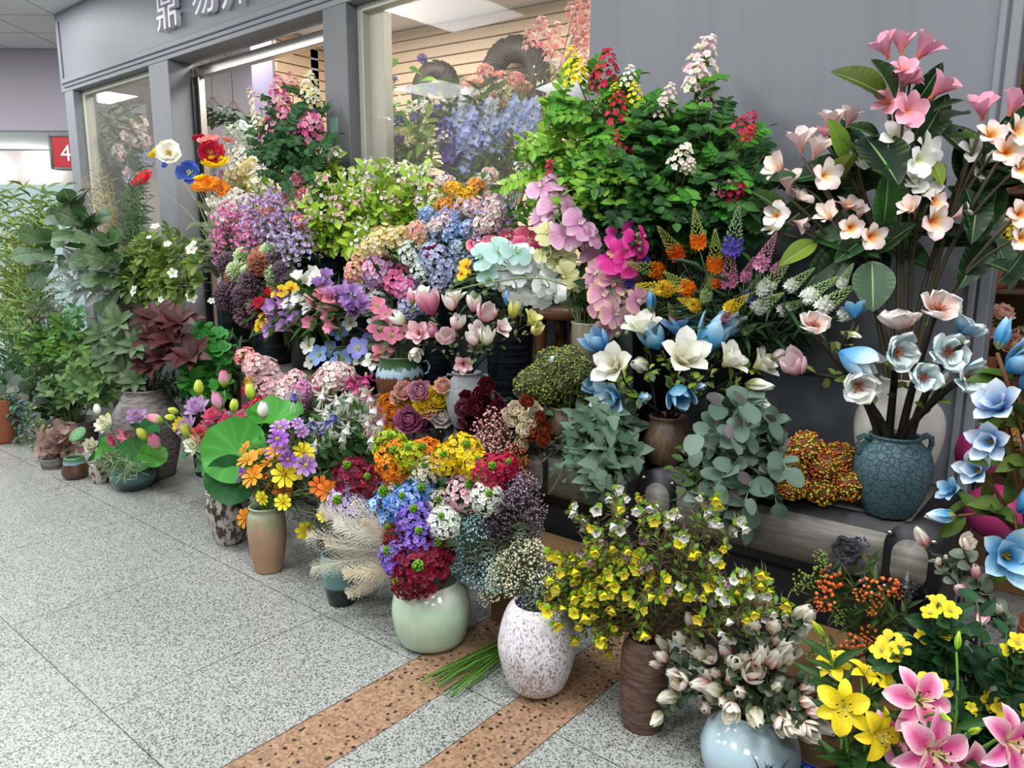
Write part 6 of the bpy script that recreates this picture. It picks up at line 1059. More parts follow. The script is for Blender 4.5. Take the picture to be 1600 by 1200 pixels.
# lotus
def lotus(V, lab, grp, pts, y):
    for e in pts:
        x, yy, d, k = e[:4]; dr = e[4] if len(e) > 4 else None; kn = k.split(':')[0]; nm = {'lot': 'lotus', 'lotb': 'lotus_bud', 'pod': 'lotus_seed_head', 'lleaf': 'lotus_leaf'}[kn]
        pre = {'lot': {'p': 'pink open lotus', 'w': 'cream white open lotus', 'm': 'magenta open lotus', 'l': 'pale lilac open lotus', 'r': 'red pink open lotus', 'y': 'yellow open lotus'}, 'lotb': {'p': 'pink tipped lotus bud', 'g': 'green lotus bud', 'w': 'white lotus bud', 'h': 'pale pink lotus bud'}, 'pod': {'a': 'green lotus seed head'}, 'lleaf': {'g': 'bright green round lotus leaf', 'd': 'dark green round lotus leaf', 'b': 'blue green round lotus leaf'}}[kn][k.split(':')[1]]
        bunch(V, nm, pre + ' ' + lab, 'lotus', grp, [[(x, yy, d, k, RNG.uniform(-.06, .06) + ((-.14 if x in (368, 362) else .02) if kn == 'lleaf' else -.03), dr)]], y, r=.003, sc='5f7f3a', lean=.5)
lotus(VMO, 'in the mottled vase', 'lotus in the mottled vase', [(368, 704, 104, 'lleaf:g', (0, .2, 1)), (362, 748, 80, 'lleaf:d', (.1, -.1, 1)), (430, 648, 86, 'lleaf:g', (.1, .9, .5)), (405, 675, 70, 'lleaf:d', (.2, .7, .7)), (340, 722, 60, 'lleaf:d', (-.4, .3, .8)), (378, 655, 46, 'lleaf:b', (0, .8, .6)), (320, 715, 50, 'lleaf:d', (-.7, .3, .6)), (300, 700, 46, 'lleaf:d', (-.6, .6, .4)), (378, 697, 40, 'pod:a', (.1, .5, .9)), (345, 682, 36, 'pod:a', (-.2, .5, .8)),
    (313, 618, 26, 'lotb:g', (-.1, 1, .1)), (351, 605, 28, 'lotb:p', (0, 1, .1)), (393, 625, 28, 'lotb:g', (0, 1, .2)), (343, 640, 30, 'lotb:h', (-.1, 1, .2)), (255, 658, 26, 'lotb:p', (-1, .3, .1)), (275, 653, 18, 'lotb:g', (-1, .1, 0)), (279, 644, 18, 'lotb:g', (-1, .3, 0)), (296, 684, 26, 'lotb:g', (-.3, .9, .3)), (412, 655, 30, 'lotb:w', (0, 1, .3)), (368, 710, 30, 'lotb:p', (-.3, 1, .4)), (365, 645, 24, 'lotb:g', (.2, 1, .2)),
    (310, 640, 44, 'lot:l', (-.1, .6, .7)), (297, 668, 40, 'lot:l', (-.5, .5, .7)), (313, 680, 36, 'lot:r', (.3, .4, .8)), (307, 695, 36, 'lot:w', (-.1, .1, 1)), (333, 652, 34, 'lot:r', (0, .6, .7)), (392, 645, 34, 'lot:m', (.2, .5, .8)), (358, 664, 34, 'lot:m', (-.1, .6, .7)), (382, 666, 36, 'lot:r', (.1, .5, .8)), (347, 652, 28, 'lot:p', (.2, .7, .6)), (284, 665, 30, 'lot:y', (-.5, .5, .6)), (378, 655, 30, 'lot:p', (.1, .8, .5)), (325, 665, 26, 'lot:p')], 1.98)
lotus(VBO, 'in the teal bowl', 'lotus in the teal bowl', [(175, 705, 62, 'lleaf:g', (-.3, .4, .8)), (213, 712, 62, 'lleaf:d', (.1, .5, .8)), (238, 712, 44, 'lleaf:g', (.5, .5, .6)), (150, 718, 48, 'lleaf:d', (-.7, .3, .6)), (195, 715, 60, 'lleaf:g', (0, .3, 1)), (225, 668, 46, 'lleaf:d', (.4, .8, .2)), (160, 725, 40, 'lleaf:g', (-.3, 0, 1)), (203, 682, 38, 'lot:p', (.1, .4, .9)), (183, 686, 28, 'lot:m', (-.3, .2, .9)), (214, 654, 34, 'lot:l', (.2, .6, .7)), (167, 666, 36, 'lot:w', (-.1, .5, .8)), (146, 698, 32, 'lot:w', (-.2, .2, 1)), (154, 650, 20, 'lotb:w', (-.2, 1, .1)), (230, 687, 24, 'lotb:g', (-.5, .8, .4)), (249, 702, 32, 'lotb:p', (-.2, .8, .6)), (186, 667, 26, 'pod:a', (0, .3, 1)), (164, 655, 14, 'lotb:g', (.6, .6, .2))], 1.98)
lotus(VBG, 'in the brown and green pot', 'lotus in the brown pot', [(123, 680, 28, 'pod:a', (-.2, .6, .7))], 1.85)
bush(VSP, 'variegated_plant', 'small white edged grassy plant before the teal bowl', 'plant', 22, 193, 735, 32, 18, 1.84, .05, [('thin', 14, .06, '5a7a4a', 'b8c8a0', .3, 1.)], r=.0015, sc='8aa070')
bush(VP8, 'begonia_plant', 'dusky pink round leaved plant in the low grey pot', 'plant', 26, 92, 690, 40, 34, 1.86, .06, [('round', 8, .06, '7a5a54', 'a08078', .35, 1.)], sc='7a5a4a'); bush(VTR, 'euphorbia_plant', 'blue green plant with yellow tips at the far left', 'plant', 34, 38, 678, 44, 42, 1.92, .08, [('oval', 11, .05, '3a5f52', '5f8474', .3, .9), ('oval', 4, .03, 'a0a83a', 'c0c050', .85, 1.)])
# tall urn plants and the green wall at the left
VU2 = fb('urn', 195, 462, 2.5, 'ringed grey brown urn under the fiddle leaf branches', .14, .15, 0, G_URN, 'urn')
def greens(V, name, lab, n, cx, cy, rx, ry, y, spec, heads=(), **k): return bush(V, name, lab, 'plant', n, cx, cy, rx, ry, y, .12, spec, heads=heads, **k)
VA1 = fb('plant_pot', 30, 640, 2.75, 'dark pot at the back left under the bamboo', .16, .2, 0, G_URN, 'pot'); VA2 = fb('plant_pot', 90, 640, 2.5, 'dark pot in the middle of the green bank', .15, .18, 0, G_URN, 'pot'); VA3 = fb('plant_pot', 120, 655, 2.2, 'dark pot at the front of the green bank', .13, .16, 0, G_URN, 'pot'); VA4 = fb('plant_pot', 330, 640, 2.45, 'dark pot under the clover leaves', .12, .15, 0, M_BLACK, 'pot')
greens(VA1, 'bamboo_plant', 'light green bamboo at the far left, upper half', 34, 35, 330, 50, 60, 2.75, [('thin', 18, .17, '7f9a48', 'b8c878', .4, 1.)], sc='6a7a3a'); greens(VA1, 'bamboo_plant', 'yellow green bamboo below the fiddle leaf branches', 34, 35, 420, 55, 60, 2.7, [('thin', 18, .16, '8aa050', 'c0c880', .4, 1.)], sc='6a7a3a'); greens(VA1, 'palm_plant', 'dark small leaved greens at the foot of the corner post', 16, 88, 310, 40, 28, 2.72, [('lance', 14, .12, '3f6428', '7fa03c', .6, 1.)])
FD = []
for lab, cx, cy, n in (('fiddle leaf branch, topmost, against the corner window', 125, 318, 11), ('fiddle leaf branch with bright leaves facing front', 175, 385, 11), ('fiddle leaf branch leaning left over the bamboo', 85, 380, 10), ('fiddle leaf branch in the middle of the urn', 140, 350, 10), ('shaded fiddle leaf branch low behind the grey leaves', 190, 415, 8)):
    p = atY(cx, cy, 2.38); r = spray('fiddle_leaf_branch', lab, 'leaf branch', 'fiddle leaf branches', VU2.inside(), [(None, p, .1, (0, 0, 1))], VU2.lip(p), r=.008, sc='4a4030', lean=.6); b = np.array(r.location)
    for i in range(n):
        a = i * 2.4; t = .25 + .75 * (i / n); d = RIGHT * math.cos(a) * t + UP * math.sin(a) * t * .8 + BACK * (.9 - .75 * t) ; q = p + d * .05 - np.array([0, 0, .02 * i]); mb = MB(); leaf(mb, q - b, d, RNG.uniform(.19, .27), 'fid', '2c4c2a', '42683a', '6a8a50', up=BACK + UP * .5 + rnd3(.3)); o = obj('leaf', (mb, M_BIGLEAF)); o.parent = r
greens(VU2, 'dusty_miller_plant', 'silver grey lobed dusty miller under the fiddle leaves', 16, 140, 430, 60, 40, 2.42, [('lobe', 6, .17, '7f8c88', 'b0bab4', .6, 1.)], sc='8a9490'); greens(VA2, 'fern_plant', 'pale green fern fronds left of the silver leaves', 10, 60, 445, 40, 24, 2.42, [('thin', 4, .24, '5f8a44', '8ab06a', .6, 1., 'frond')])
greens(VA2, 'heather_plant', 'dull purple leafy plant under the fern', 16, 70, 475, 34, 20, 2.4, [('oval', 12, .05, '5f5060', '8a707a', .5, 1.)]); greens(VA2, 'small_leaf_plant', 'small round leaved mint green plant', 20, 112, 485, 30, 20, 2.34, [('round', 11, .05, '3f7a44', '62a05c', .5, 1.)])
greens(VA2, 'leafy_plant', 'bright green rounded leaves in the green bank', 26, 95, 525, 50, 32, 2.3, [('obov', 6, .09, '3f7a2c', '6aa03a', .55, 1., 'trio')]); greens(VA1, 'leafy_plant', 'shaded green leaves at the left edge of the bank', 34, 25, 560, 42, 70, 2.4, [('oval', 10, .09, '2c5238', '4f7a44', .4, 1.)]); greens(VA2, 'leafy_plant', 'yellow green leaves at the upper left of the bank', 22, 22, 490, 40, 30, 2.42, [('oval', 11, .08, '5a7a34', '84a050', .5, 1.)])
greens(VA3, 'rosette_plant', 'pointed green rosettes across the front of the bank', 30, 115, 600, 75, 42, 2.15, [('mag', 2, .1, '3f6a34', '6f9450', .75, 1., 'ros')]); greens(VA3, 'leafy_plant', 'deep green leaves at the foot of the bank', 22, 60, 630, 60, 30, 2.2, [('oval', 10, .08, '244a2c', '3f6a3c', .4, 1.)]); greens(VA3, 'round_leaf_plant', 'grey green round leaves at lower left of the bank', 10, 22, 615, 18, 22, 2.1, [('round', 7, .1, '4f5f50', '6f8068', .5, 1.)])
for lab, cx, cy in (('green magnolia leaf rosette, upper, above the big urn', 188, 505), ('green magnolia leaf rosette, lower left, above the big urn', 172, 560), ('green magnolia leaf rosette, front, above the big urn', 195, 575), ('green magnolia leaf rosette beside the red leaves', 215, 540), ('green magnolia leaf rosette at the far left', 160, 525), ('green magnolia leaf rosette lowest in front', 215, 595), ('green magnolia leaf rosette in the middle', 188, 540)):
    p = atY(cx, cy, 2.1); r = spray('magnolia_leaf_branch', lab, 'leaf branch', 'green magnolia leaf rosettes', VUR.inside(), [(None, p, .1, (0, 0, 1))], VUR.lip(p), r=.005, sc='3f4a2a'); mb = MB(); rosette(mb, p - np.array(r.location), BACK + UP * .4, .135, 10, 'mag', '3a5a36', '5c7c50', 1.0, '8aa070'); o = obj('leaf_rosette', (mb, M_LEAF)); o.parent = r
for lab, cx, cy in (('dark red leaf rosette at the upper right above the urn', 282, 505), ('dark red leaf rosette at left above the urn', 245, 530), ('dark red leaf rosette lowest above the urn', 262, 560), ('small dark red leaf rosette at right by the clover', 300, 560), ('dark red leaf rosette at the top left', 250, 500), ('dark red leaf rosette in the middle', 272, 535), ('dark red leaf rosette at the far lower left', 235, 575)):
    p = atY(cx, cy, 2.15); r = spray('red_leaf_branch', lab, 'leaf branch', 'dark red leaf rosettes', VUR.inside(), [(None, p, .1, (0, 0, 1))], VUR.lip(p), r=.005, sc='3a2420'); mb = MB(); rosette(mb, p - np.array(r.location), BACK * .8 + UP * .7, .155, 10, 'mag', '34121a', '5a2628', 1.0, '7a4844'); o = obj('leaf_rosette', (mb, M_LEAF)); o.parent = r
greens(VU2, 'gardenia_plant', 'green gardenia with scattered white star flowers', 44, 270, 420, 75, 65, 2.4, [('obov', 5, .085, '4a6a24', '7f9a3c', .5, 1., 'trio')], heads=[(x, y, d, 'hell:w') for x, y, d in ((243, 355, 16), (262, 382, 14), (226, 385, 14), (299, 390, 20), (270, 427, 18), (211, 455, 20), (299, 465, 20), (252, 468, 12), (233, 372, 12), (303, 380, 10), (330, 470, 12))], sc='5a5a34')
greens(VA4, 'clover_plant', 'bright clover leaved plant right of the red leaves', 18, 325, 535, 38, 30, 2.4, [('round', 5, .07, '3a8a34', '5fae4a', .6, 1., 'trio')]); greens(VA4, 'clover_plant', 'bright clover leaved plant lower, behind the lotus buds', 12, 320, 595, 34, 20, 2.3, [('round', 5, .075, '3f9434', '62b048', .6, 1., 'trio')]); greens(VA4, 'leafy_plant', 'dark pointed leaves filling behind the lotus buds', 34, 335, 570, 55, 60, 2.5, [('lance', 12, .09, '1f3f22', '3f6034', .4, 1.)]); greens(VUR, 'leafy_plant', 'shaded leaves drooping from the big urn', 18, 250, 610, 70, 30, 2.32, [('lance', 10, .09, '22402a', '3a5c34', .4, 1.)])
greens(VU2, 'asparagus_plant', 'fine dark green fern hanging left of the red poppy', 20, 217, 300, 20, 55, 2.6, [('thin', 24, .07, '3a6234', '5f8450', .3, 1.)], r=.0018); greens(VU2, 'feather_plant', 'cream feathery grass by the corner window', 18, 152, 285, 26, 45, 2.75, [('thin', 24, .06, 'b8ae84', 'd8d0a8', .4, 1.)], r=.0018, sc='b0a67a')
# ================================================================ cabinet and bench groups
ZC = .786
VB1 = fb('flower_bucket', 424, 500, 2.62, 'black banded bucket at left on the cabinet', .105, .115, ZC, G_NAVY); VB2 = fb('flower_bucket', 482, 500, 2.66, 'black banded bucket at right on the cabinet', .105, .115, ZC, G_NAVY); VB0 = fb('flower_bucket', 372, 470, 2.72, 'black bucket wrapped in plastic left of the cabinet', .13, .14, 0, G_NAVY)
VB3 = fb('flower_bucket', 797, 505, 2.68, 'black banded bucket behind the pink magnolias', .1, .11, ZS, G_NAVY); VB4 = fb('tall_bucket', 560, 470, 2.72, 'dark tall bucket behind the freesias', .1, .12, ZS, G_NAVY); VB5 = fb('tall_bucket', 680, 470, 2.76, 'dark tall bucket under the pastel stock', .1, .12, ZS, G_NAVY); VB6 = fb('tall_bucket', 500, 390, 2.8, 'dark tall bucket under the lime branches', .1, .12, 0, G_NAVY)
PN = {'w': 'white', 'y': 'yellow', 'o': 'orange', 'r': 'scarlet', 'd': 'dark red', 'b': 'blue', 'c': 'coral'}
bunch(VB0, 'poppy', '', 'poppy', 'poppies on long stems', [(PN[k] + ' poppy on a long stem before the shop doorway', [(x, y, d * 1.1, 'poppy:' + k, None, dr)]) for x, y, d, k, dr in ((265, 240, 38, 'w', (.1, .1, 1)), (243, 242, 22, 'y', (-.7, .4, .5)), (228, 285, 36, 'r', (-.3, .5, .7)), (298, 271, 36, 'b', (.1, .1, 1)), (330, 226, 34, 'c', (0, .7, .6)), (331, 240, 38, 'd', (.1, .1, 1)), (337, 262, 40, 'y', (.1, .8, .5)), (325, 298, 46, 'o', (0, .7, .6)), (312, 220, 20, 'd', (-.4, 1, 0)), (355, 222, 20, 'c', (.2, 1, .2)), (313, 281, 20, 'y', (-.2, .8, .4)), (260, 259, 14, 'b', (-.4, .3, .6)), (345, 297, 26, 'o', (.4, .3, .8)))], 2.62, r=.002, sc='8a9a60', lean=.75)
greens(VB0, 'poppy_plant', 'grey green poppy leaves at the foot of the long stems', 16, 330, 370, 34, 44, 2.66, [('lobe', 6, .12, '55684a', '7f8f68', .5, 1.)])
bunch(VB0, 'allium', '', 'allium', 'allium balls', [({'g': 'pale green', 'p': 'smoky purple', 'b': 'rust red', 'm': 'mauve'}[k] + ' allium ball at the left of the freesias', [(x, y, d * 1.15, 'alli:' + k)]) for x, y, d, k in ((381, 402, 30, 'g'), (371, 425, 32, 'g'), (390, 425, 24, 'g'), (429, 428, 30, 'g'), (432, 448, 28, 'g'), (372, 455, 26, 'g'), (420, 393, 26, 'g'), (357, 412, 34, 'p'), (397, 440, 44, 'p'), (360, 462, 46, 'p'), (434, 408, 38, 'p'), (385, 462, 40, 'p'), (457, 440, 38, 'p'), (443, 425, 34, 'p'), (388, 490, 42, 'm'), (405, 475, 40, 'm'), (408, 412, 38, 'b'), (410, 400, 30, 'b'), (365, 432, 26, 'b'))], 2.5, r=.003, sc='5a6a3c', lean=.6)
bl = lambda n, cx, cy, rx, ry, ks, lab, y, V, d=34: scatter(V, 'bell_flower', lab, 'flower stem', lab, n, cx, cy, rx, ry, ks, d, y, .08, 2, 18, r=.002, leaves=[('oval', 6, .05, '3f5f2f', '5f7f44', .4, .9)])
bl(8, 370, 365, 34, 30, ['bell:p'], 'pink bell flower stem right of the poppies', 2.6, VB0); bl(14, 425, 345, 44, 44, ['bell:v'], 'lilac bell flower stem above the alliums', 2.66, VB1); bl(5, 362, 325, 22, 16, ['bell:w'], 'white bell flower stem right of the orange poppy', 2.7, VB0, 40); bl(6, 440, 390, 40, 18, ['bell:l'], 'pale lilac bell flower stem over the black buckets', 2.6, VB1); bl(6, 450, 330, 40, 30, ['hyd:co'], 'coral pink blossom stem among the lilac bells', 2.7, VB1, 30)
# freesias
FR = {'l': 'lilac', 'w': 'white', 'p': 'pink', 'v': 'violet', 'r': 'red'}
def frees(k, cx, cy, a, n=5): return (FR[k] + ' freesia stem over the black banded buckets', [(cx + a * (i - n / 2) * 9 + RNG.uniform(-3, 3), cy + abs(i - n / 2) * 3 + RNG.uniform(-9, 9), 27, 'free:' + k, None, (RNG.uniform(-.5, .5) + a * .3, RNG.uniform(-.1, .9), .7)) for i in range(n)])
bunch(VB1, 'freesia', '', 'freesia', 'freesias over the black buckets', [frees('l', 442, 478, -1), frees('l', 455, 500, -1), frees('l', 440, 510, -1, 4), frees('w', 480, 440, 1), frees('w', 472, 470, -1), frees('w', 470, 482, -1, 4), frees('p', 495, 482, 1), frees('p', 510, 470, 1), frees('p', 503, 500, -1), frees('p', 520, 490, 1, 4), frees('v', 535, 462, 1), frees('v', 548, 480, 1), frees('v', 562, 486, 1), frees('v', 508, 445, 1, 3), frees('r', 430, 466, 1, 4), frees('r', 416, 478, 1, 3)], 2.48, r=.0025, sc='5f8a3a', leaves=[('thin', 5, .16, '3f6a2c', '5f8a3f', .3, .8)])
bunch(VB1, 'orchid', '', 'orchid', 'yellow orchids over the black buckets', [('yellow orchid stem beside the red freesias, upper', [(440, 455, 24, 'orch:yw'), (456, 450, 24, 'orch:yw'), (432, 462, 20, 'orch:yw')]), ('yellow orchid stem beside the red freesias, lower left', [(412, 500, 26, 'orch:yw'), (425, 495, 26, 'orch:yw'), (404, 510, 24, 'orch:yw'), (416, 512, 22, 'orch:yw')])], 2.45, r=.0025, sc='5f8a3a')
ST = [('ye', 600, 375, 46), ('ye', 583, 386, 40), ('ye', 622, 372, 40), ('pe', 570, 402, 40), ('pe', 556, 425, 36), ('pe', 652, 362, 34), ('mx', 640, 380, 36), ('lp', 592, 420, 50), ('lp', 580, 445, 40), ('hp', 622, 438, 48), ('hp', 634, 452, 36), ('mt', 566, 452, 42), ('mt', 590, 468, 36), ('mt', 645, 395, 44), ('mt', 660, 425, 36), ('pb', 648, 452, 46), ('pb', 660, 470, 40), ('pb', 680, 402, 46), ('pb', 640, 480, 34), ('gb', 700, 425, 44), ('gb', 690, 440, 36), ('gb', 662, 400, 40), ('ye', 660, 376, 30), ('rp', 672, 392, 24), ('lp', 550, 442, 30), ('mt', 575, 478, 30)]
SN = {'ye': 'pale yellow', 'pe': 'peach', 'mx': 'mixed pastel', 'lp': 'lilac pink', 'hp': 'bright pink', 'mt': 'mint white', 'pb': 'powder blue', 'gb': 'grey blue', 'rp': 'rose pink'}
bunch(VB5, 'stock_flower', '', 'flower stem', 'pastel stock heads in the middle', [(SN[k] + ' rounded stock head above the pink magnolias', [(x, y, d * 1.15, 'hyd:' + k)]) for k, x, y, d in ST], 2.6, r=.003, sc='4f6a3a', lean=.6, leaves=[('lance', 4, .09, '2f5030', '4f704a', .5, .9)])
bunch(VB5, 'delphinium', '', 'flower stem', 'blue delphiniums', [('blue delphinium stem behind the stock heads', [(x + a, y + b, 34, 'hyd:' + k) for a, b in ((0, 0), (18, 14), (-10, 22))]) for k, x, y in (('db', 668, 336), ('db', 692, 345), ('pd', 700, 368), ('pd', 718, 388), ('pd', 705, 400), ('db', 715, 345))], 2.66, r=.003, sc='4f6a3a', leaves=[('thin', 6, .08, '3f6034', '5f8050', .4, .9)])
scatter(VB5, 'small_blossom_spray', 'yellow and orange small blossom spray behind the delphiniums', 'flower spray', 'yellow and orange sprays', 12, 715, 310, 62, 34, ['hyd:cy', 'hyd:or', 'hyd:wx'], 28, 2.74, .08, 2, 20, r=.002, leaves=[('oval', 6, .05, '5f8034', '8aa04a', .4, .95)]); scatter(VB5, 'bell_flower', 'lilac bell stem behind the orchids at left', 'flower stem', 'lilac bells behind the orchids', 12, 745, 340, 55, 28, ['bell:v', 'bell:l', 'hyd:wx'], 34, 2.66, .08, 2, 18, r=.002, leaves=[('oval', 6, .06, '3f6a30', '5f8a44', .4, .95)])
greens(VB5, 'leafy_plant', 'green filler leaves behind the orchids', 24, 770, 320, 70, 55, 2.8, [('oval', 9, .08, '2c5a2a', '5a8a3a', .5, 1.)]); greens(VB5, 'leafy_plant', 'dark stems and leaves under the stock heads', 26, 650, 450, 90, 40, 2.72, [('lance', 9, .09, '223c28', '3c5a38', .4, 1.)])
wx = dict(r=.002, sc='5a4a30', leaves=[('obov', 17, .082, '84b42e', 'c8ec58', .3, 1.)])
scatter(VB6, 'lime_leaf_branch', 'lime leaved branch with tiny pink blossoms', 'flower branch', 'lime branches with pink blossoms', 30, 520, 320, 92, 90, ['wax:p', 'wax:w', 'wax:p'], 24, 2.72, .1, 3, 30, **wx); scatter(VB4, 'lime_leaf_branch', 'lime leaved branch with cream blossoms', 'flower branch', 'lime branches with cream blossoms', 14, 640, 305, 42, 58, ['wax:c', 'wax:w'], 22, 2.78, .08, 3, 24, **wx)
VB7 = fb('tall_bucket', 455, 330, 2.84, 'dark tall bucket before the worn grey post', .1, .12, 0, M_BLACK)
CP = [(435, 137, 42, 'pk'), (456, 132, 38, 'pk'), (446, 165, 40, 'pk'), (428, 188, 48, 'pk'), (416, 206, 46, 'pk'), (452, 190, 44, 'pk'), (490, 195, 52, 'pk'), (476, 206, 42, 'pk'), (458, 213, 34, 'pk'), (501, 225, 34, 'pk'), (432, 221, 28, 'pk'), (466, 284, 42, 'pk'), (478, 178, 34, 'sp'), (484, 128, 36, 'wg'), (490, 150, 34, 'wg'), (398, 152, 34, 'wp'), (472, 186, 32, 'wh'), (402, 185, 30, 'wg'), (426, 245, 30, 'wp')]
bunch(VB7, 'crape_myrtle_branch', '', 'flower branch', 'panicle branches beside the worn post', [({'pk': 'pink', 'sp': 'mauve', 'wg': 'cream green', 'wp': 'blush', 'wh': 'white'}[k] + ' panicle branch left of the worn grey post', [(x, y, d, ('hyd:' if k == 'sp' else 'pan:') + k)]) for x, y, d, k in CP], 2.74, r=.004, sc='4a4a2a', lean=.5, leaves=[('wide', 5, .15, '23502a', '45743c', .5, .95, 'frond')])
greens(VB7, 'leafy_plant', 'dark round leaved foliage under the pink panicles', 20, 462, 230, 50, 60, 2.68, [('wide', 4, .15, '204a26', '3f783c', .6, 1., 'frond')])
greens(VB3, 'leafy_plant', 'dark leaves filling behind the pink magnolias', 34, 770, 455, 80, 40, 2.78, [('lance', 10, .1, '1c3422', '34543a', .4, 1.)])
# hellebores in the green drip pot
VH = vase('handled_pot', 'green ribbed pot with blue drips over brown clay', 'pot', G_DRIP, 626, 640, ZS, [(26, 637), (36, 605), (37, 585), (32, 567), (34, 556)])
for s in (-1, 1):
    kz = m_per_px(VH.c); hb = MB(); P = [RIGHT * s * kz * a + np.array([0, 0, VH.h - kz * b]) for a, b in ((33, 10), (42, 8), (46, 16), (44, 26), (36, 30))]; tube(hb, P, .007, 7, '3c5a38'); o = obj('handle', (hb, G_DRIP)); o.parent = VH.o
HB = [(595, 515, 40, 'p', .2), (611, 525, 32, 'p', .3), (590, 478, 30, 'p', .1), (632, 520, 26, 'p', .4), (598, 552, 34, 'p', 0), (602, 490, 24, 'p', .1), (533, 518, 34, 'b', -.3), (500, 555, 34, 'b', -.4), (535, 562, 36, 'b', -.1), (518, 545, 28, 'b', -.3), (560, 545, 36, 'v', 0), (577, 538, 34, 'v', .1), (565, 560, 28, 'w', 0), (582, 565, 30, 'w', 0), (548, 505, 26, 'w', -.2), (484, 540, 30, 'w', -.5), (488, 565, 28, 'w', -.5), (585, 505, 22, 'w', 0)]
bunch(VH, 'hellebore', '', 'hellebore', 'hellebores around the green drip pot', [({'p': 'pink', 'b': 'sky blue', 'v': 'violet blue', 'w': 'white'}[k] + ' hellebore flower above the green drip pot', [(x, y, d * 1.15, 'hell:' + k, None, (a, .25, .9))]) for x, y, d, k, a in HB], 2.52, r=.0025, sc='6a8a4a', leaves=[('mag', 3, .09, '3f5f3a', '62805a', .4, .9)])
VPM = vase('handled_jar', 'grey pitted stone jar with small handles on the trunk', 'jar', G_GREY, 730, 671, ZS, [(21, 667), (30, 645), (33, 618), (26, 594), (21, 587), (24, 582)])
for s in (-1, 1):
    kz = m_per_px(VPM.c); hb = MB(); P = [RIGHT * s * kz * a + np.array([0, 0, VPM.h - kz * b]) for a, b in ((22, 4), (30, 3), (34, 10), (32, 18), (28, 20))]; tube(hb, P, .006, 7, '8d9296'); o = obj('handle', (hb, G_GREY)); o.parent = VPM.o
bunch(VPM, 'magnolia_branch', 'pink magnolia branch in the grey stone jar', 'flower branch', 'pink magnolia branches in the grey jar', [
    [(656, 522, 42, 'mag:dp', -.08, (-.1, .1, 1)), (634, 505, 30, 'magh:wy', 0, (-.7, .5, .5)), (648, 545, 30, 'magh:wy', -.05, (.2, -.5, .7))], [(678, 492, 44, 'magh:dp', 0, (-.3, .9, .3)), (645, 478, 30, 'magb:pk', 0, (-.2, 1, .2)), (662, 465, 34, 'mag:wy', .03, (-.1, .7, .6))],
    [(702, 530, 40, 'magh:pk', -.05, (-.1, .2, .9)), (685, 522, 30, 'magh:dp', 0, (-.6, .3, .6)), (710, 515, 30, 'magh:pw', 0, (.2, .6, .6))], [(714, 474, 40, 'mag:wy', 0, (0, 1, .3)), (707, 485, 34, 'magh:pw', 0, (-.2, .8, .4))],
    [(755, 500, 42, 'magh:pk', 0, (.3, .5, .7)), (740, 487, 34, 'magh:pw', .02, (0, .8, .5)), (748, 520, 30, 'magh:pw', -.04)], [(742, 540, 34, 'magh:pw', -.06, (-.1, .7, .6)), (757, 538, 34, 'magh:wy', -.04, (.2, .7, .6))], [(724, 567, 34, 'mag:dp', -.1, (0, -.3, .9))], [(780, 515, 36, 'mag:pk', 0, (.5, .3, .8)), (768, 498, 26, 'magb:pk', .02)], [(825, 505, 40, 'mag:yl', .05, (.6, .6, .5)), (800, 498, 34, 'magh:yl', .05, (.3, .9, .3)), (832, 520, 28, 'magh:yl', .05)], [(793, 478, 26, 'magb:bl', .05, (0, 1, .2)), (810, 488, 26, 'magb:gb', .05, (.2, 1, .2))]],
    VPM.c[1] - .04, r=.004, sc='16110f', leaves=[('obov', 6, .035, '5a7a4a', '8a9a6a', .4, 1.)])
# fuchsias
VFU = fb('tall_bucket', 520, 800, 2.2, 'black tall bucket behind the cosmos', .08, .09)
FU = [(525, 620, 'w'), (510, 636, 'w'), (520, 664, 'w'), (536, 674, 'w'), (494, 690, 'w'), (545, 662, 'w'), (562, 640, 'w'), (566, 606, 'w'), (575, 652, 'w'), (552, 615, 'w'), (505, 610, 'w'), (485, 656, 'v'), (499, 664, 'v'), (461, 612, 'v'), (526, 645, 'v'), (508, 655, 'v'), (580, 658, 'p'), (601, 650, 'p'), (577, 614, 'p'), (584, 676, 'p'), (590, 632, 'p'), (549, 590, 'm'), (572, 586, 'm'), (560, 598, 'm')]
bunch(VFU, 'fuchsia', '', 'fuchsia', 'hanging bell fuchsias', [({'w': 'white', 'v': 'blue and white', 'p': 'pink and white', 'm': 'magenta'}[k] + ' hanging fuchsia bell with long stamens', [(x, y, 44, 'fuch:' + k, None, (RNG.uniform(-.5, .5), -1, .45))]) for x, y, k in FU], 2.06, r=.0022, sc='5f7a3a', leaves=[('mag', 4, .1, '33602c', '5a8444', .5, .9)])
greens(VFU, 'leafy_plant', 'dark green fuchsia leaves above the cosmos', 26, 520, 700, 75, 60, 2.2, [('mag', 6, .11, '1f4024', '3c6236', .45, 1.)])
VPH = fb('flower_bucket', 425, 700, 2.36, 'dark bucket before the cabinet under the phlox', .09, .1)
PHX = [(412, 582, 46, 'ph'), (422, 602, 46, 'ph'), (400, 574, 36, 'ph'), (432, 606, 38, 'ph'), (462, 594, 30, 'ph'), (447, 603, 24, 'ph'), (384, 558, 30, 'co'), (396, 563, 24, 'co'), (420, 628, 40, 'cl'), (405, 640, 34, 'cl'), (440, 636, 34, 'co'), (388, 610, 20, 'cl'), (450, 616, 30, 'wx'), (465, 625, 34, 'sp'), (475, 610, 30, 'sp'), (396, 655, 30, 'cl'), (520, 590, 44, 'wx'), (505, 598, 34, 'rx'), (545, 600, 30, 'mg'), (535, 585, 34, 'wx'), (430, 655, 30, 'co'), (395, 595, 22, 'cy')]
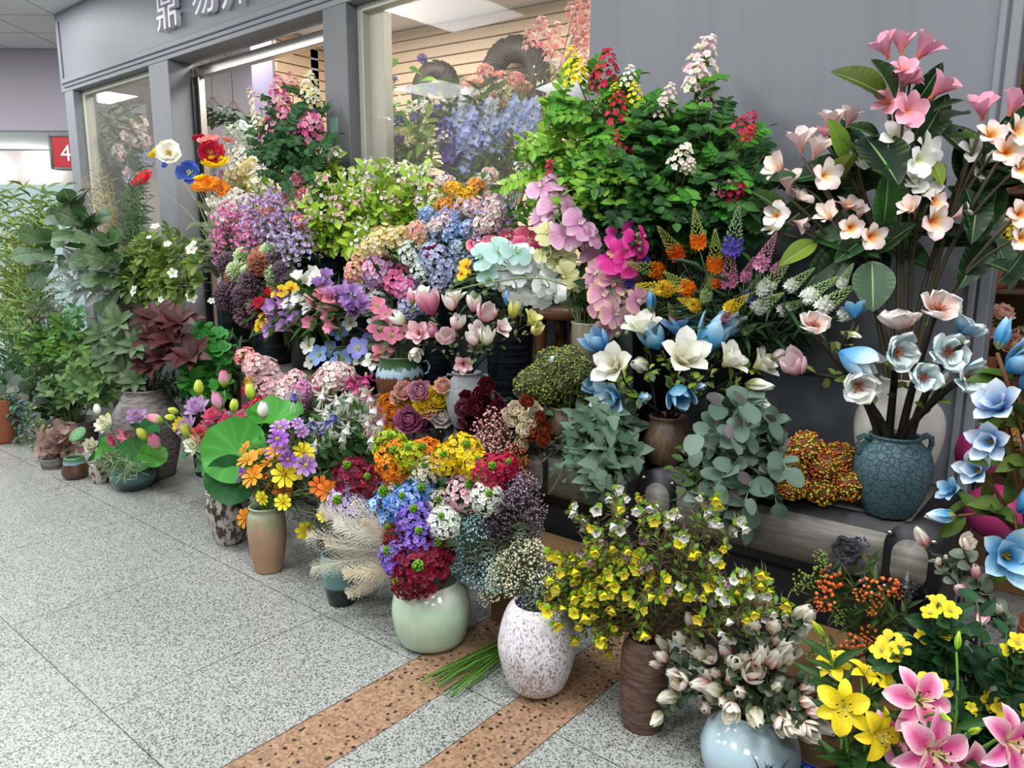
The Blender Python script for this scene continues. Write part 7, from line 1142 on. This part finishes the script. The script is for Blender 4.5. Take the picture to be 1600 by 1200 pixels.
bunch(VPH, 'phlox', '', 'phlox', 'phlox heads before the cabinet', [({'ph': 'pale pink', 'co': 'coral', 'cl': 'crimson', 'wx': 'blush white', 'sp': 'mauve', 'rx': 'red and white', 'mg': 'magenta', 'cy': 'yellow'}[k] + ' phlox head before the dark cabinet', [(x, y, d * 1.2, 'hyd:' + k)]) for x, y, d, k in PHX], 2.24, r=.0025, sc='5a7a3a', leaves=[('oval', 4, .06, '2f5a2c', '5a8040', .5, .95)])
# peonies and roses on the trunks
VPE = crock('plant_pot', 'low dark pot under the round peonies', 'pot', M_BLACK, -2.62, 2.62, ZS, .09, .1, .07); VRO = crock('plant_pot', 'low dark pot under the burgundy roses', 'pot', M_BLACK, -2.16, 2.6, ZS, .07, .08, .08); VRC = crock('plant_pot', 'low dark pot under the cream roses', 'pot', M_BLACK, -1.88, 2.58, ZS, .05, .06, .07)
PE = [(632, 612, 30, 'pc'), (624, 622, 26, 'pc'), (656, 613, 34, 'mv'), (637, 629, 36, 'ye'), (683, 626, 38, 'ye'), (660, 634, 26, 'ye'), (692, 604, 26, 'pc'), (668, 642, 30, 'pc'), (640, 658, 42, 'dm'), (661, 661, 36, 'dm'), (694, 652, 42, 'gy'), (682, 646, 30, 'gy'), (606, 634, 36, 'or'), (616, 647, 30, 'or'), (650, 645, 30, 'wg'), (612, 665, 24, 'or')]
bunch(VPE, 'peony', '', 'peony', 'round peonies on the trunk', [({'pc': 'peach', 'mv': 'mauve', 'ye': 'yellow', 'dm': 'deep mauve', 'gy': 'pale greyish', 'or': 'orange', 'wg': 'white'}[k] + ' round peony head on the trunk', [(x, y, d * 1.1, 'peony:' + k, None, (RNG.uniform(-.3, .3), .3, 1))]) for x, y, d, k in PE], 2.38, r=.003, leaves=[('mag', 3, .07, '2f5030', '4f704a', .4, .9)])
RO = [(728, 628, 26, 'ros:bu'), (745, 640, 28, 'ros:bu'), (762, 642, 26, 'ros:bu'), (735, 652, 28, 'ros:bu'), (758, 656, 24, 'ros:bu'), (746, 620, 28, 'ros:bu'), (768, 625, 24, 'peony:bu'), (722, 640, 28, 'peony:db'), (738, 668, 28, 'peony:db'), (778, 640, 28, 'peony:bu'), (762, 608, 28, 'ros:bu'), (726, 660, 22, 'peony:db')]
bunch(VRO, 'rose', 'burgundy rose on the trunk beside the grey jar', 'rose', 'burgundy roses', [[(x, y, d * 1.1, k, None, (RNG.uniform(-.3, .3), .3, 1))] for x, y, d, k in RO], 2.34, r=.003, leaves=[('mag', 3, .07, '1f3424', '34503a', .4, .9)])
RC = [(806, 642, 25, 'cm'), (830, 643, 26, 'cm'), (800, 660, 25, 'cm'), (831, 661, 26, 'cm'), (815, 676, 23, 'cm'), (812, 695, 23, 'cm'), (790, 650, 20, 'cm'), (817, 655, 20, 'cm'), (833, 678, 28, 'ru'), (848, 674, 24, 'ru'), (848, 690, 22, 'ru'), (824, 630, 22, 'ru'), (842, 655, 20, 'ru')]
bunch(VRC, 'rose', '', 'rose', 'cream and rust roses', [({'cm': 'cream', 'ru': 'rust brown'}[k] + ' rose left of the olive ribbed jar', [(x, y, d * 1.1, 'ros:' + k, None, (RNG.uniform(-.3, .3), .3, 1))]) for x, y, d, k in RC], 2.33, r=.003, leaves=[('mag', 3, .06, '2f4a2c', '4a6a3c', .4, .9)])
scatter(VRO, 'bead_flower_spray', 'pink bead spray drooping before the trunk', 'flower spray', 'pink bead sprays', 12, 768, 708, 24, 52, ['tiny:pk'], 50, 2.3, .06, 2, 20, r=.0018, sc='9a6a5a', leaves=[('thin', 5, .04, '5a6a3a', '7a8050', .4, .9)])
scatter(VRC, 'bead_flower_spray', 'rust bead spray hanging under the cream roses', 'flower spray', 'rust bead sprays', 5, 808, 715, 14, 22, ['tiny:or'], 36, 2.34, .03, 1, r=.0015, sc='7a5a44', leaves=[('thin', 6, .04, '4a4a34', '6a6a4a', .4, .9)])
# ================================================================ seen through the panes and the doorway
ZD = 1.416
def ib(px, y, lab, z=ZD, r=.07, h=.16): return crock('shop_bucket', lab, 'bucket', G_NAVY, X(px, 200, y), y, z, r, r + .015, h)
I1 = ib(620, 3.5, 'dark bucket behind the pane under the violet flowers'); I2 = ib(720, 3.55, 'dark bucket behind the pane under the gladioli'); I3 = ib(790, 3.6, 'dark bucket behind the pane under the pink branch'); I4 = ib(390, 3.45, 'dark bucket inside the doorway', r=.08); I6 = ib(376, 3.52, 'dark bucket at left inside the doorway', r=.06)
greens(I1, 'vine_plant', 'lime vine with violet flowers behind the pane', 54, 628, 220, 56, 70, 3.36, [('obov', 12, .09, '5f9a34', 'b0d058', .35, 1.)], heads=[(x, y, d, 'hyd:vw') for x, y, d in ((578, 155, 24), (585, 170, 16), (588, 200, 22), (600, 225, 22), (576, 230, 24), (622, 190, 22), (640, 140, 14), (615, 125, 14), (650, 185, 20), (625, 220, 20), (660, 92, 18), (676, 140, 16))], r=.002)
for lab, x, y in (('tall lime vine shoot behind the pane, left', 605, 85), ('tall lime vine shoot behind the pane with a violet tip', 660, 95)):
    p = atY(x, y, 3.5); spray('vine_shoot', lab, 'vine', 'lime vine shoots', I1.inside(), [('hyd:vw', p, .05, UP)], I1.lip(p), r=.002, sc='7a8a3c', leaves=[('obov', 16, .1, '4f9a34', '8ac84a', .4, 1.)])
scatter(I1, 'small_blossom_spray', 'cream blossom spray behind the pane', 'flower spray', 'cream sprays behind the pane', 9, 640, 195, 50, 45, ['wax:c', 'hyd:ye', 'wax:w'], 24, 3.34, .08, 2, 22, r=.002, leaves=[('oval', 6, .05, '7f9a44', 'b0c060', .4, .95)])
GL = [('b', 720, 205, 95, 0), ('b', 742, 200, 90, .2), ('b', 738, 245, 80, .1), ('b', 756, 190, 80, .2), ('b', 805, 180, 80, .3), ('b', 832, 180, 70, .3), ('b', 775, 205, 80, .1), ('v', 702, 225, 80, -.3), ('v', 716, 250, 70, -.2), ('v', 690, 190, 60, -.4), ('w', 728, 165, 60, 0), ('w', 768, 175, 60, .2), ('b', 700, 200, 60, -.1)]
bunch(I2, 'gladiolus', '', 'gladiolus', 'gladioli behind the pane', [({'b': 'blue', 'v': 'violet', 'w': 'white'}[k] + ' gladiolus spike behind the pane', [(x, y, d, 'glad:' + k, None, (a, 1, .25))]) for k, x, y, d, a in GL], 3.42, r=.004, sc='4f7a3a', leaves=[('thin', 4, .3, '2f5a30', '5a7a3c', .2, .8)])
greens(I2, 'sword_leaf_plant', 'upright sword leaves behind the gladioli', 22, 735, 165, 50, 60, 3.5, [('thin', 6, .2, '3f6034', '7a9450', .5, 1.)]); greens(I2, 'leafy_plant', 'deep green filler under the gladioli', 26, 750, 250, 60, 36, 3.4, [('lance', 10, .1, '3a6a34', '6f9a48', .4, 1.)]); greens(I3, 'leafy_plant', 'yellow green filler behind the pane by the wall', 28, 820, 170, 55, 70, 3.55, [('lance', 9, .1, '6a8a3a', 'b4bc60', .4, 1.)])
scatter(I3, 'small_blossom_spray', 'peach and pink blossom spray behind the pane', 'flower spray', 'peach sprays behind the pane', 10, 775, 135, 48, 28, ['hyd:co', 'peony:pc', 'hyd:cw'], 26, 3.5, .08, 1, r=.003, leaves=[('lance', 6, .09, '6a8a3a', 'a0b050', .4, .9)])
bunch(I3, 'blossom_branch', '', 'flower branch', 'pink blossom branches behind the pane', [('pink blossom branch behind the pane, upper, by the grey wall', [(x, y, d, 'pan:co') for x, y, d in ((912, 12, 44), (898, 8, 36), (914, 42, 44), (902, 34, 32))]), ('pink blossom branch behind the pane, lower, by the grey wall', [(x, y, d, 'pan:co') for x, y, d in ((845, 48, 44), (828, 60, 34), (870, 55, 40), (905, 75, 44), (912, 60, 36))]), ('pink blossom branch behind the pane above the yellow panicle', [(x, y, d, 'pan:co') for x, y, d in ((860, 75, 34), (885, 90, 36), (912, 100, 40))])], 3.6, r=.005, sc='3a3028', leaves=[('lance', 4, .06, '8a9a4a', 'c0c060', .5, 1.)])
q = atY(884, 131, 3.3); w_ = .2; mb = MB(); mb.add([(-w_, 0, 0), (w_ * .6, 0, .06), (w_ * .6, .01, -.12), (-w_, .02, .002), (w_ * .6, .03, .06), (w_ * .6, .04, -.12)], [(0, 1, 4, 3), (1, 2, 5, 4), (2, 0, 3, 5)], [(0, 2, 1), (3, 4, 5)]); o = obj('paper_cone', (mb, plain('paper_white', 'e8f0f4', .5))); o.location = tuple(q); tag(o, 'pointed white paper wrap behind the yellow panicle', 'paper')
scatter(I4, 'mixed_blossom_spray', 'cream blossom spray inside the doorway', 'flower spray', 'cream sprays inside the doorway', 16, 385, 285, 40, 50, ['wax:c', 'hyd:ye', 'wax:w'], 30, 3.4, .1, 2, 22, r=.002, leaves=[('oval', 8, .06, '7f9a3a', 'b4c860', .4, .95)]); scatter(I6, 'mixed_blossom_spray', 'lilac and blue blossom spray inside the doorway', 'flower spray', 'lilac sprays inside the doorway', 9, 335, 290, 26, 40, ['hyd:sl', 'hyd:pb', 'hyd:lp'], 28, 3.45, .1, 1, r=.002, leaves=[('oval', 6, .05, '5f8a3a', '8aa850', .4, .95)])
scatter(I6, 'mixed_blossom_spray', 'aqua and white blossom spray inside the doorway', 'flower spray', 'aqua sprays inside the doorway', 5, 378, 208, 18, 14, ['hyd:mt', 'lant:wh'], 28, 3.5, .05, 1, r=.002)
for i, (x, yt) in enumerate(((332, 150), (364, 156))):
    p = atY(x, yt, 3.7); t = empty('hanging_greens', p, ('left', 'right')[i] + ' bunch of greens hung on wires inside the doorway', 'hanging greens', 'hung greens inside the doorway'); sm, lm = MB(), MB(); zc = 3.6 - p[2]
    tube(sm, [(0, 0, zc), (0, 0, 0)], .003, 4, '3a3a34')
    for j in range(7):
        a = j * .9; e = np.array([.12 * math.cos(a), .12 * math.sin(a), -.16]); tube(sm, [(0, 0, 0), e], .0025, 4, '5a4a3a'); 
        for k_ in range(9): leaf(lm, e + rnd3(.06), (math.cos(a) + RNG.uniform(-.6, .6), math.sin(a) + RNG.uniform(-.6, .6), RNG.uniform(-.6, .3)), .1, 'oval', '2f4a34', '5f7a58')
    o = obj('stem', (sm, M_STEM)); o.parent = t; o.location = (0, 0, 0); o = obj('foliage', (lm, M_LEAF)); o.parent = t; o.location = (0, 0, 0)
I5 = crock('shop_bucket', 'dark tall bucket behind the narrow pane', 'bucket', G_NAVY, X(185, 200, 3.4), 3.4, 0, .12, .16, .9); I7 = crock('shop_bucket', 'dark tall bucket behind the narrow pane at its right', 'bucket', G_NAVY, X(212, 250, 3.4), 3.4, 0, .1, .13, .9)
greens(I5, 'leafy_plant', 'tall hazy green foliage behind the narrow pane', 60, 175, 195, 52, 55, 3.4, [('oval', 10, .12, '3a5c40', '6a8a5a', .35, 1.)]); scatter(I7, 'mixed_blossom_spray', 'white and pale blue spray behind the narrow pane', 'flower spray', 'pale sprays behind the narrow pane', 12, 205, 235, 26, 50, ['hyd:wx', 'hyd:pd', 'hyd:wx'], 30, 3.4, .08, 1, r=.003, sc='3a4a34', leaves=[('oval', 5, .06, '5f7a5a', '8a9a7a', .4, .95)])
finish_labels()
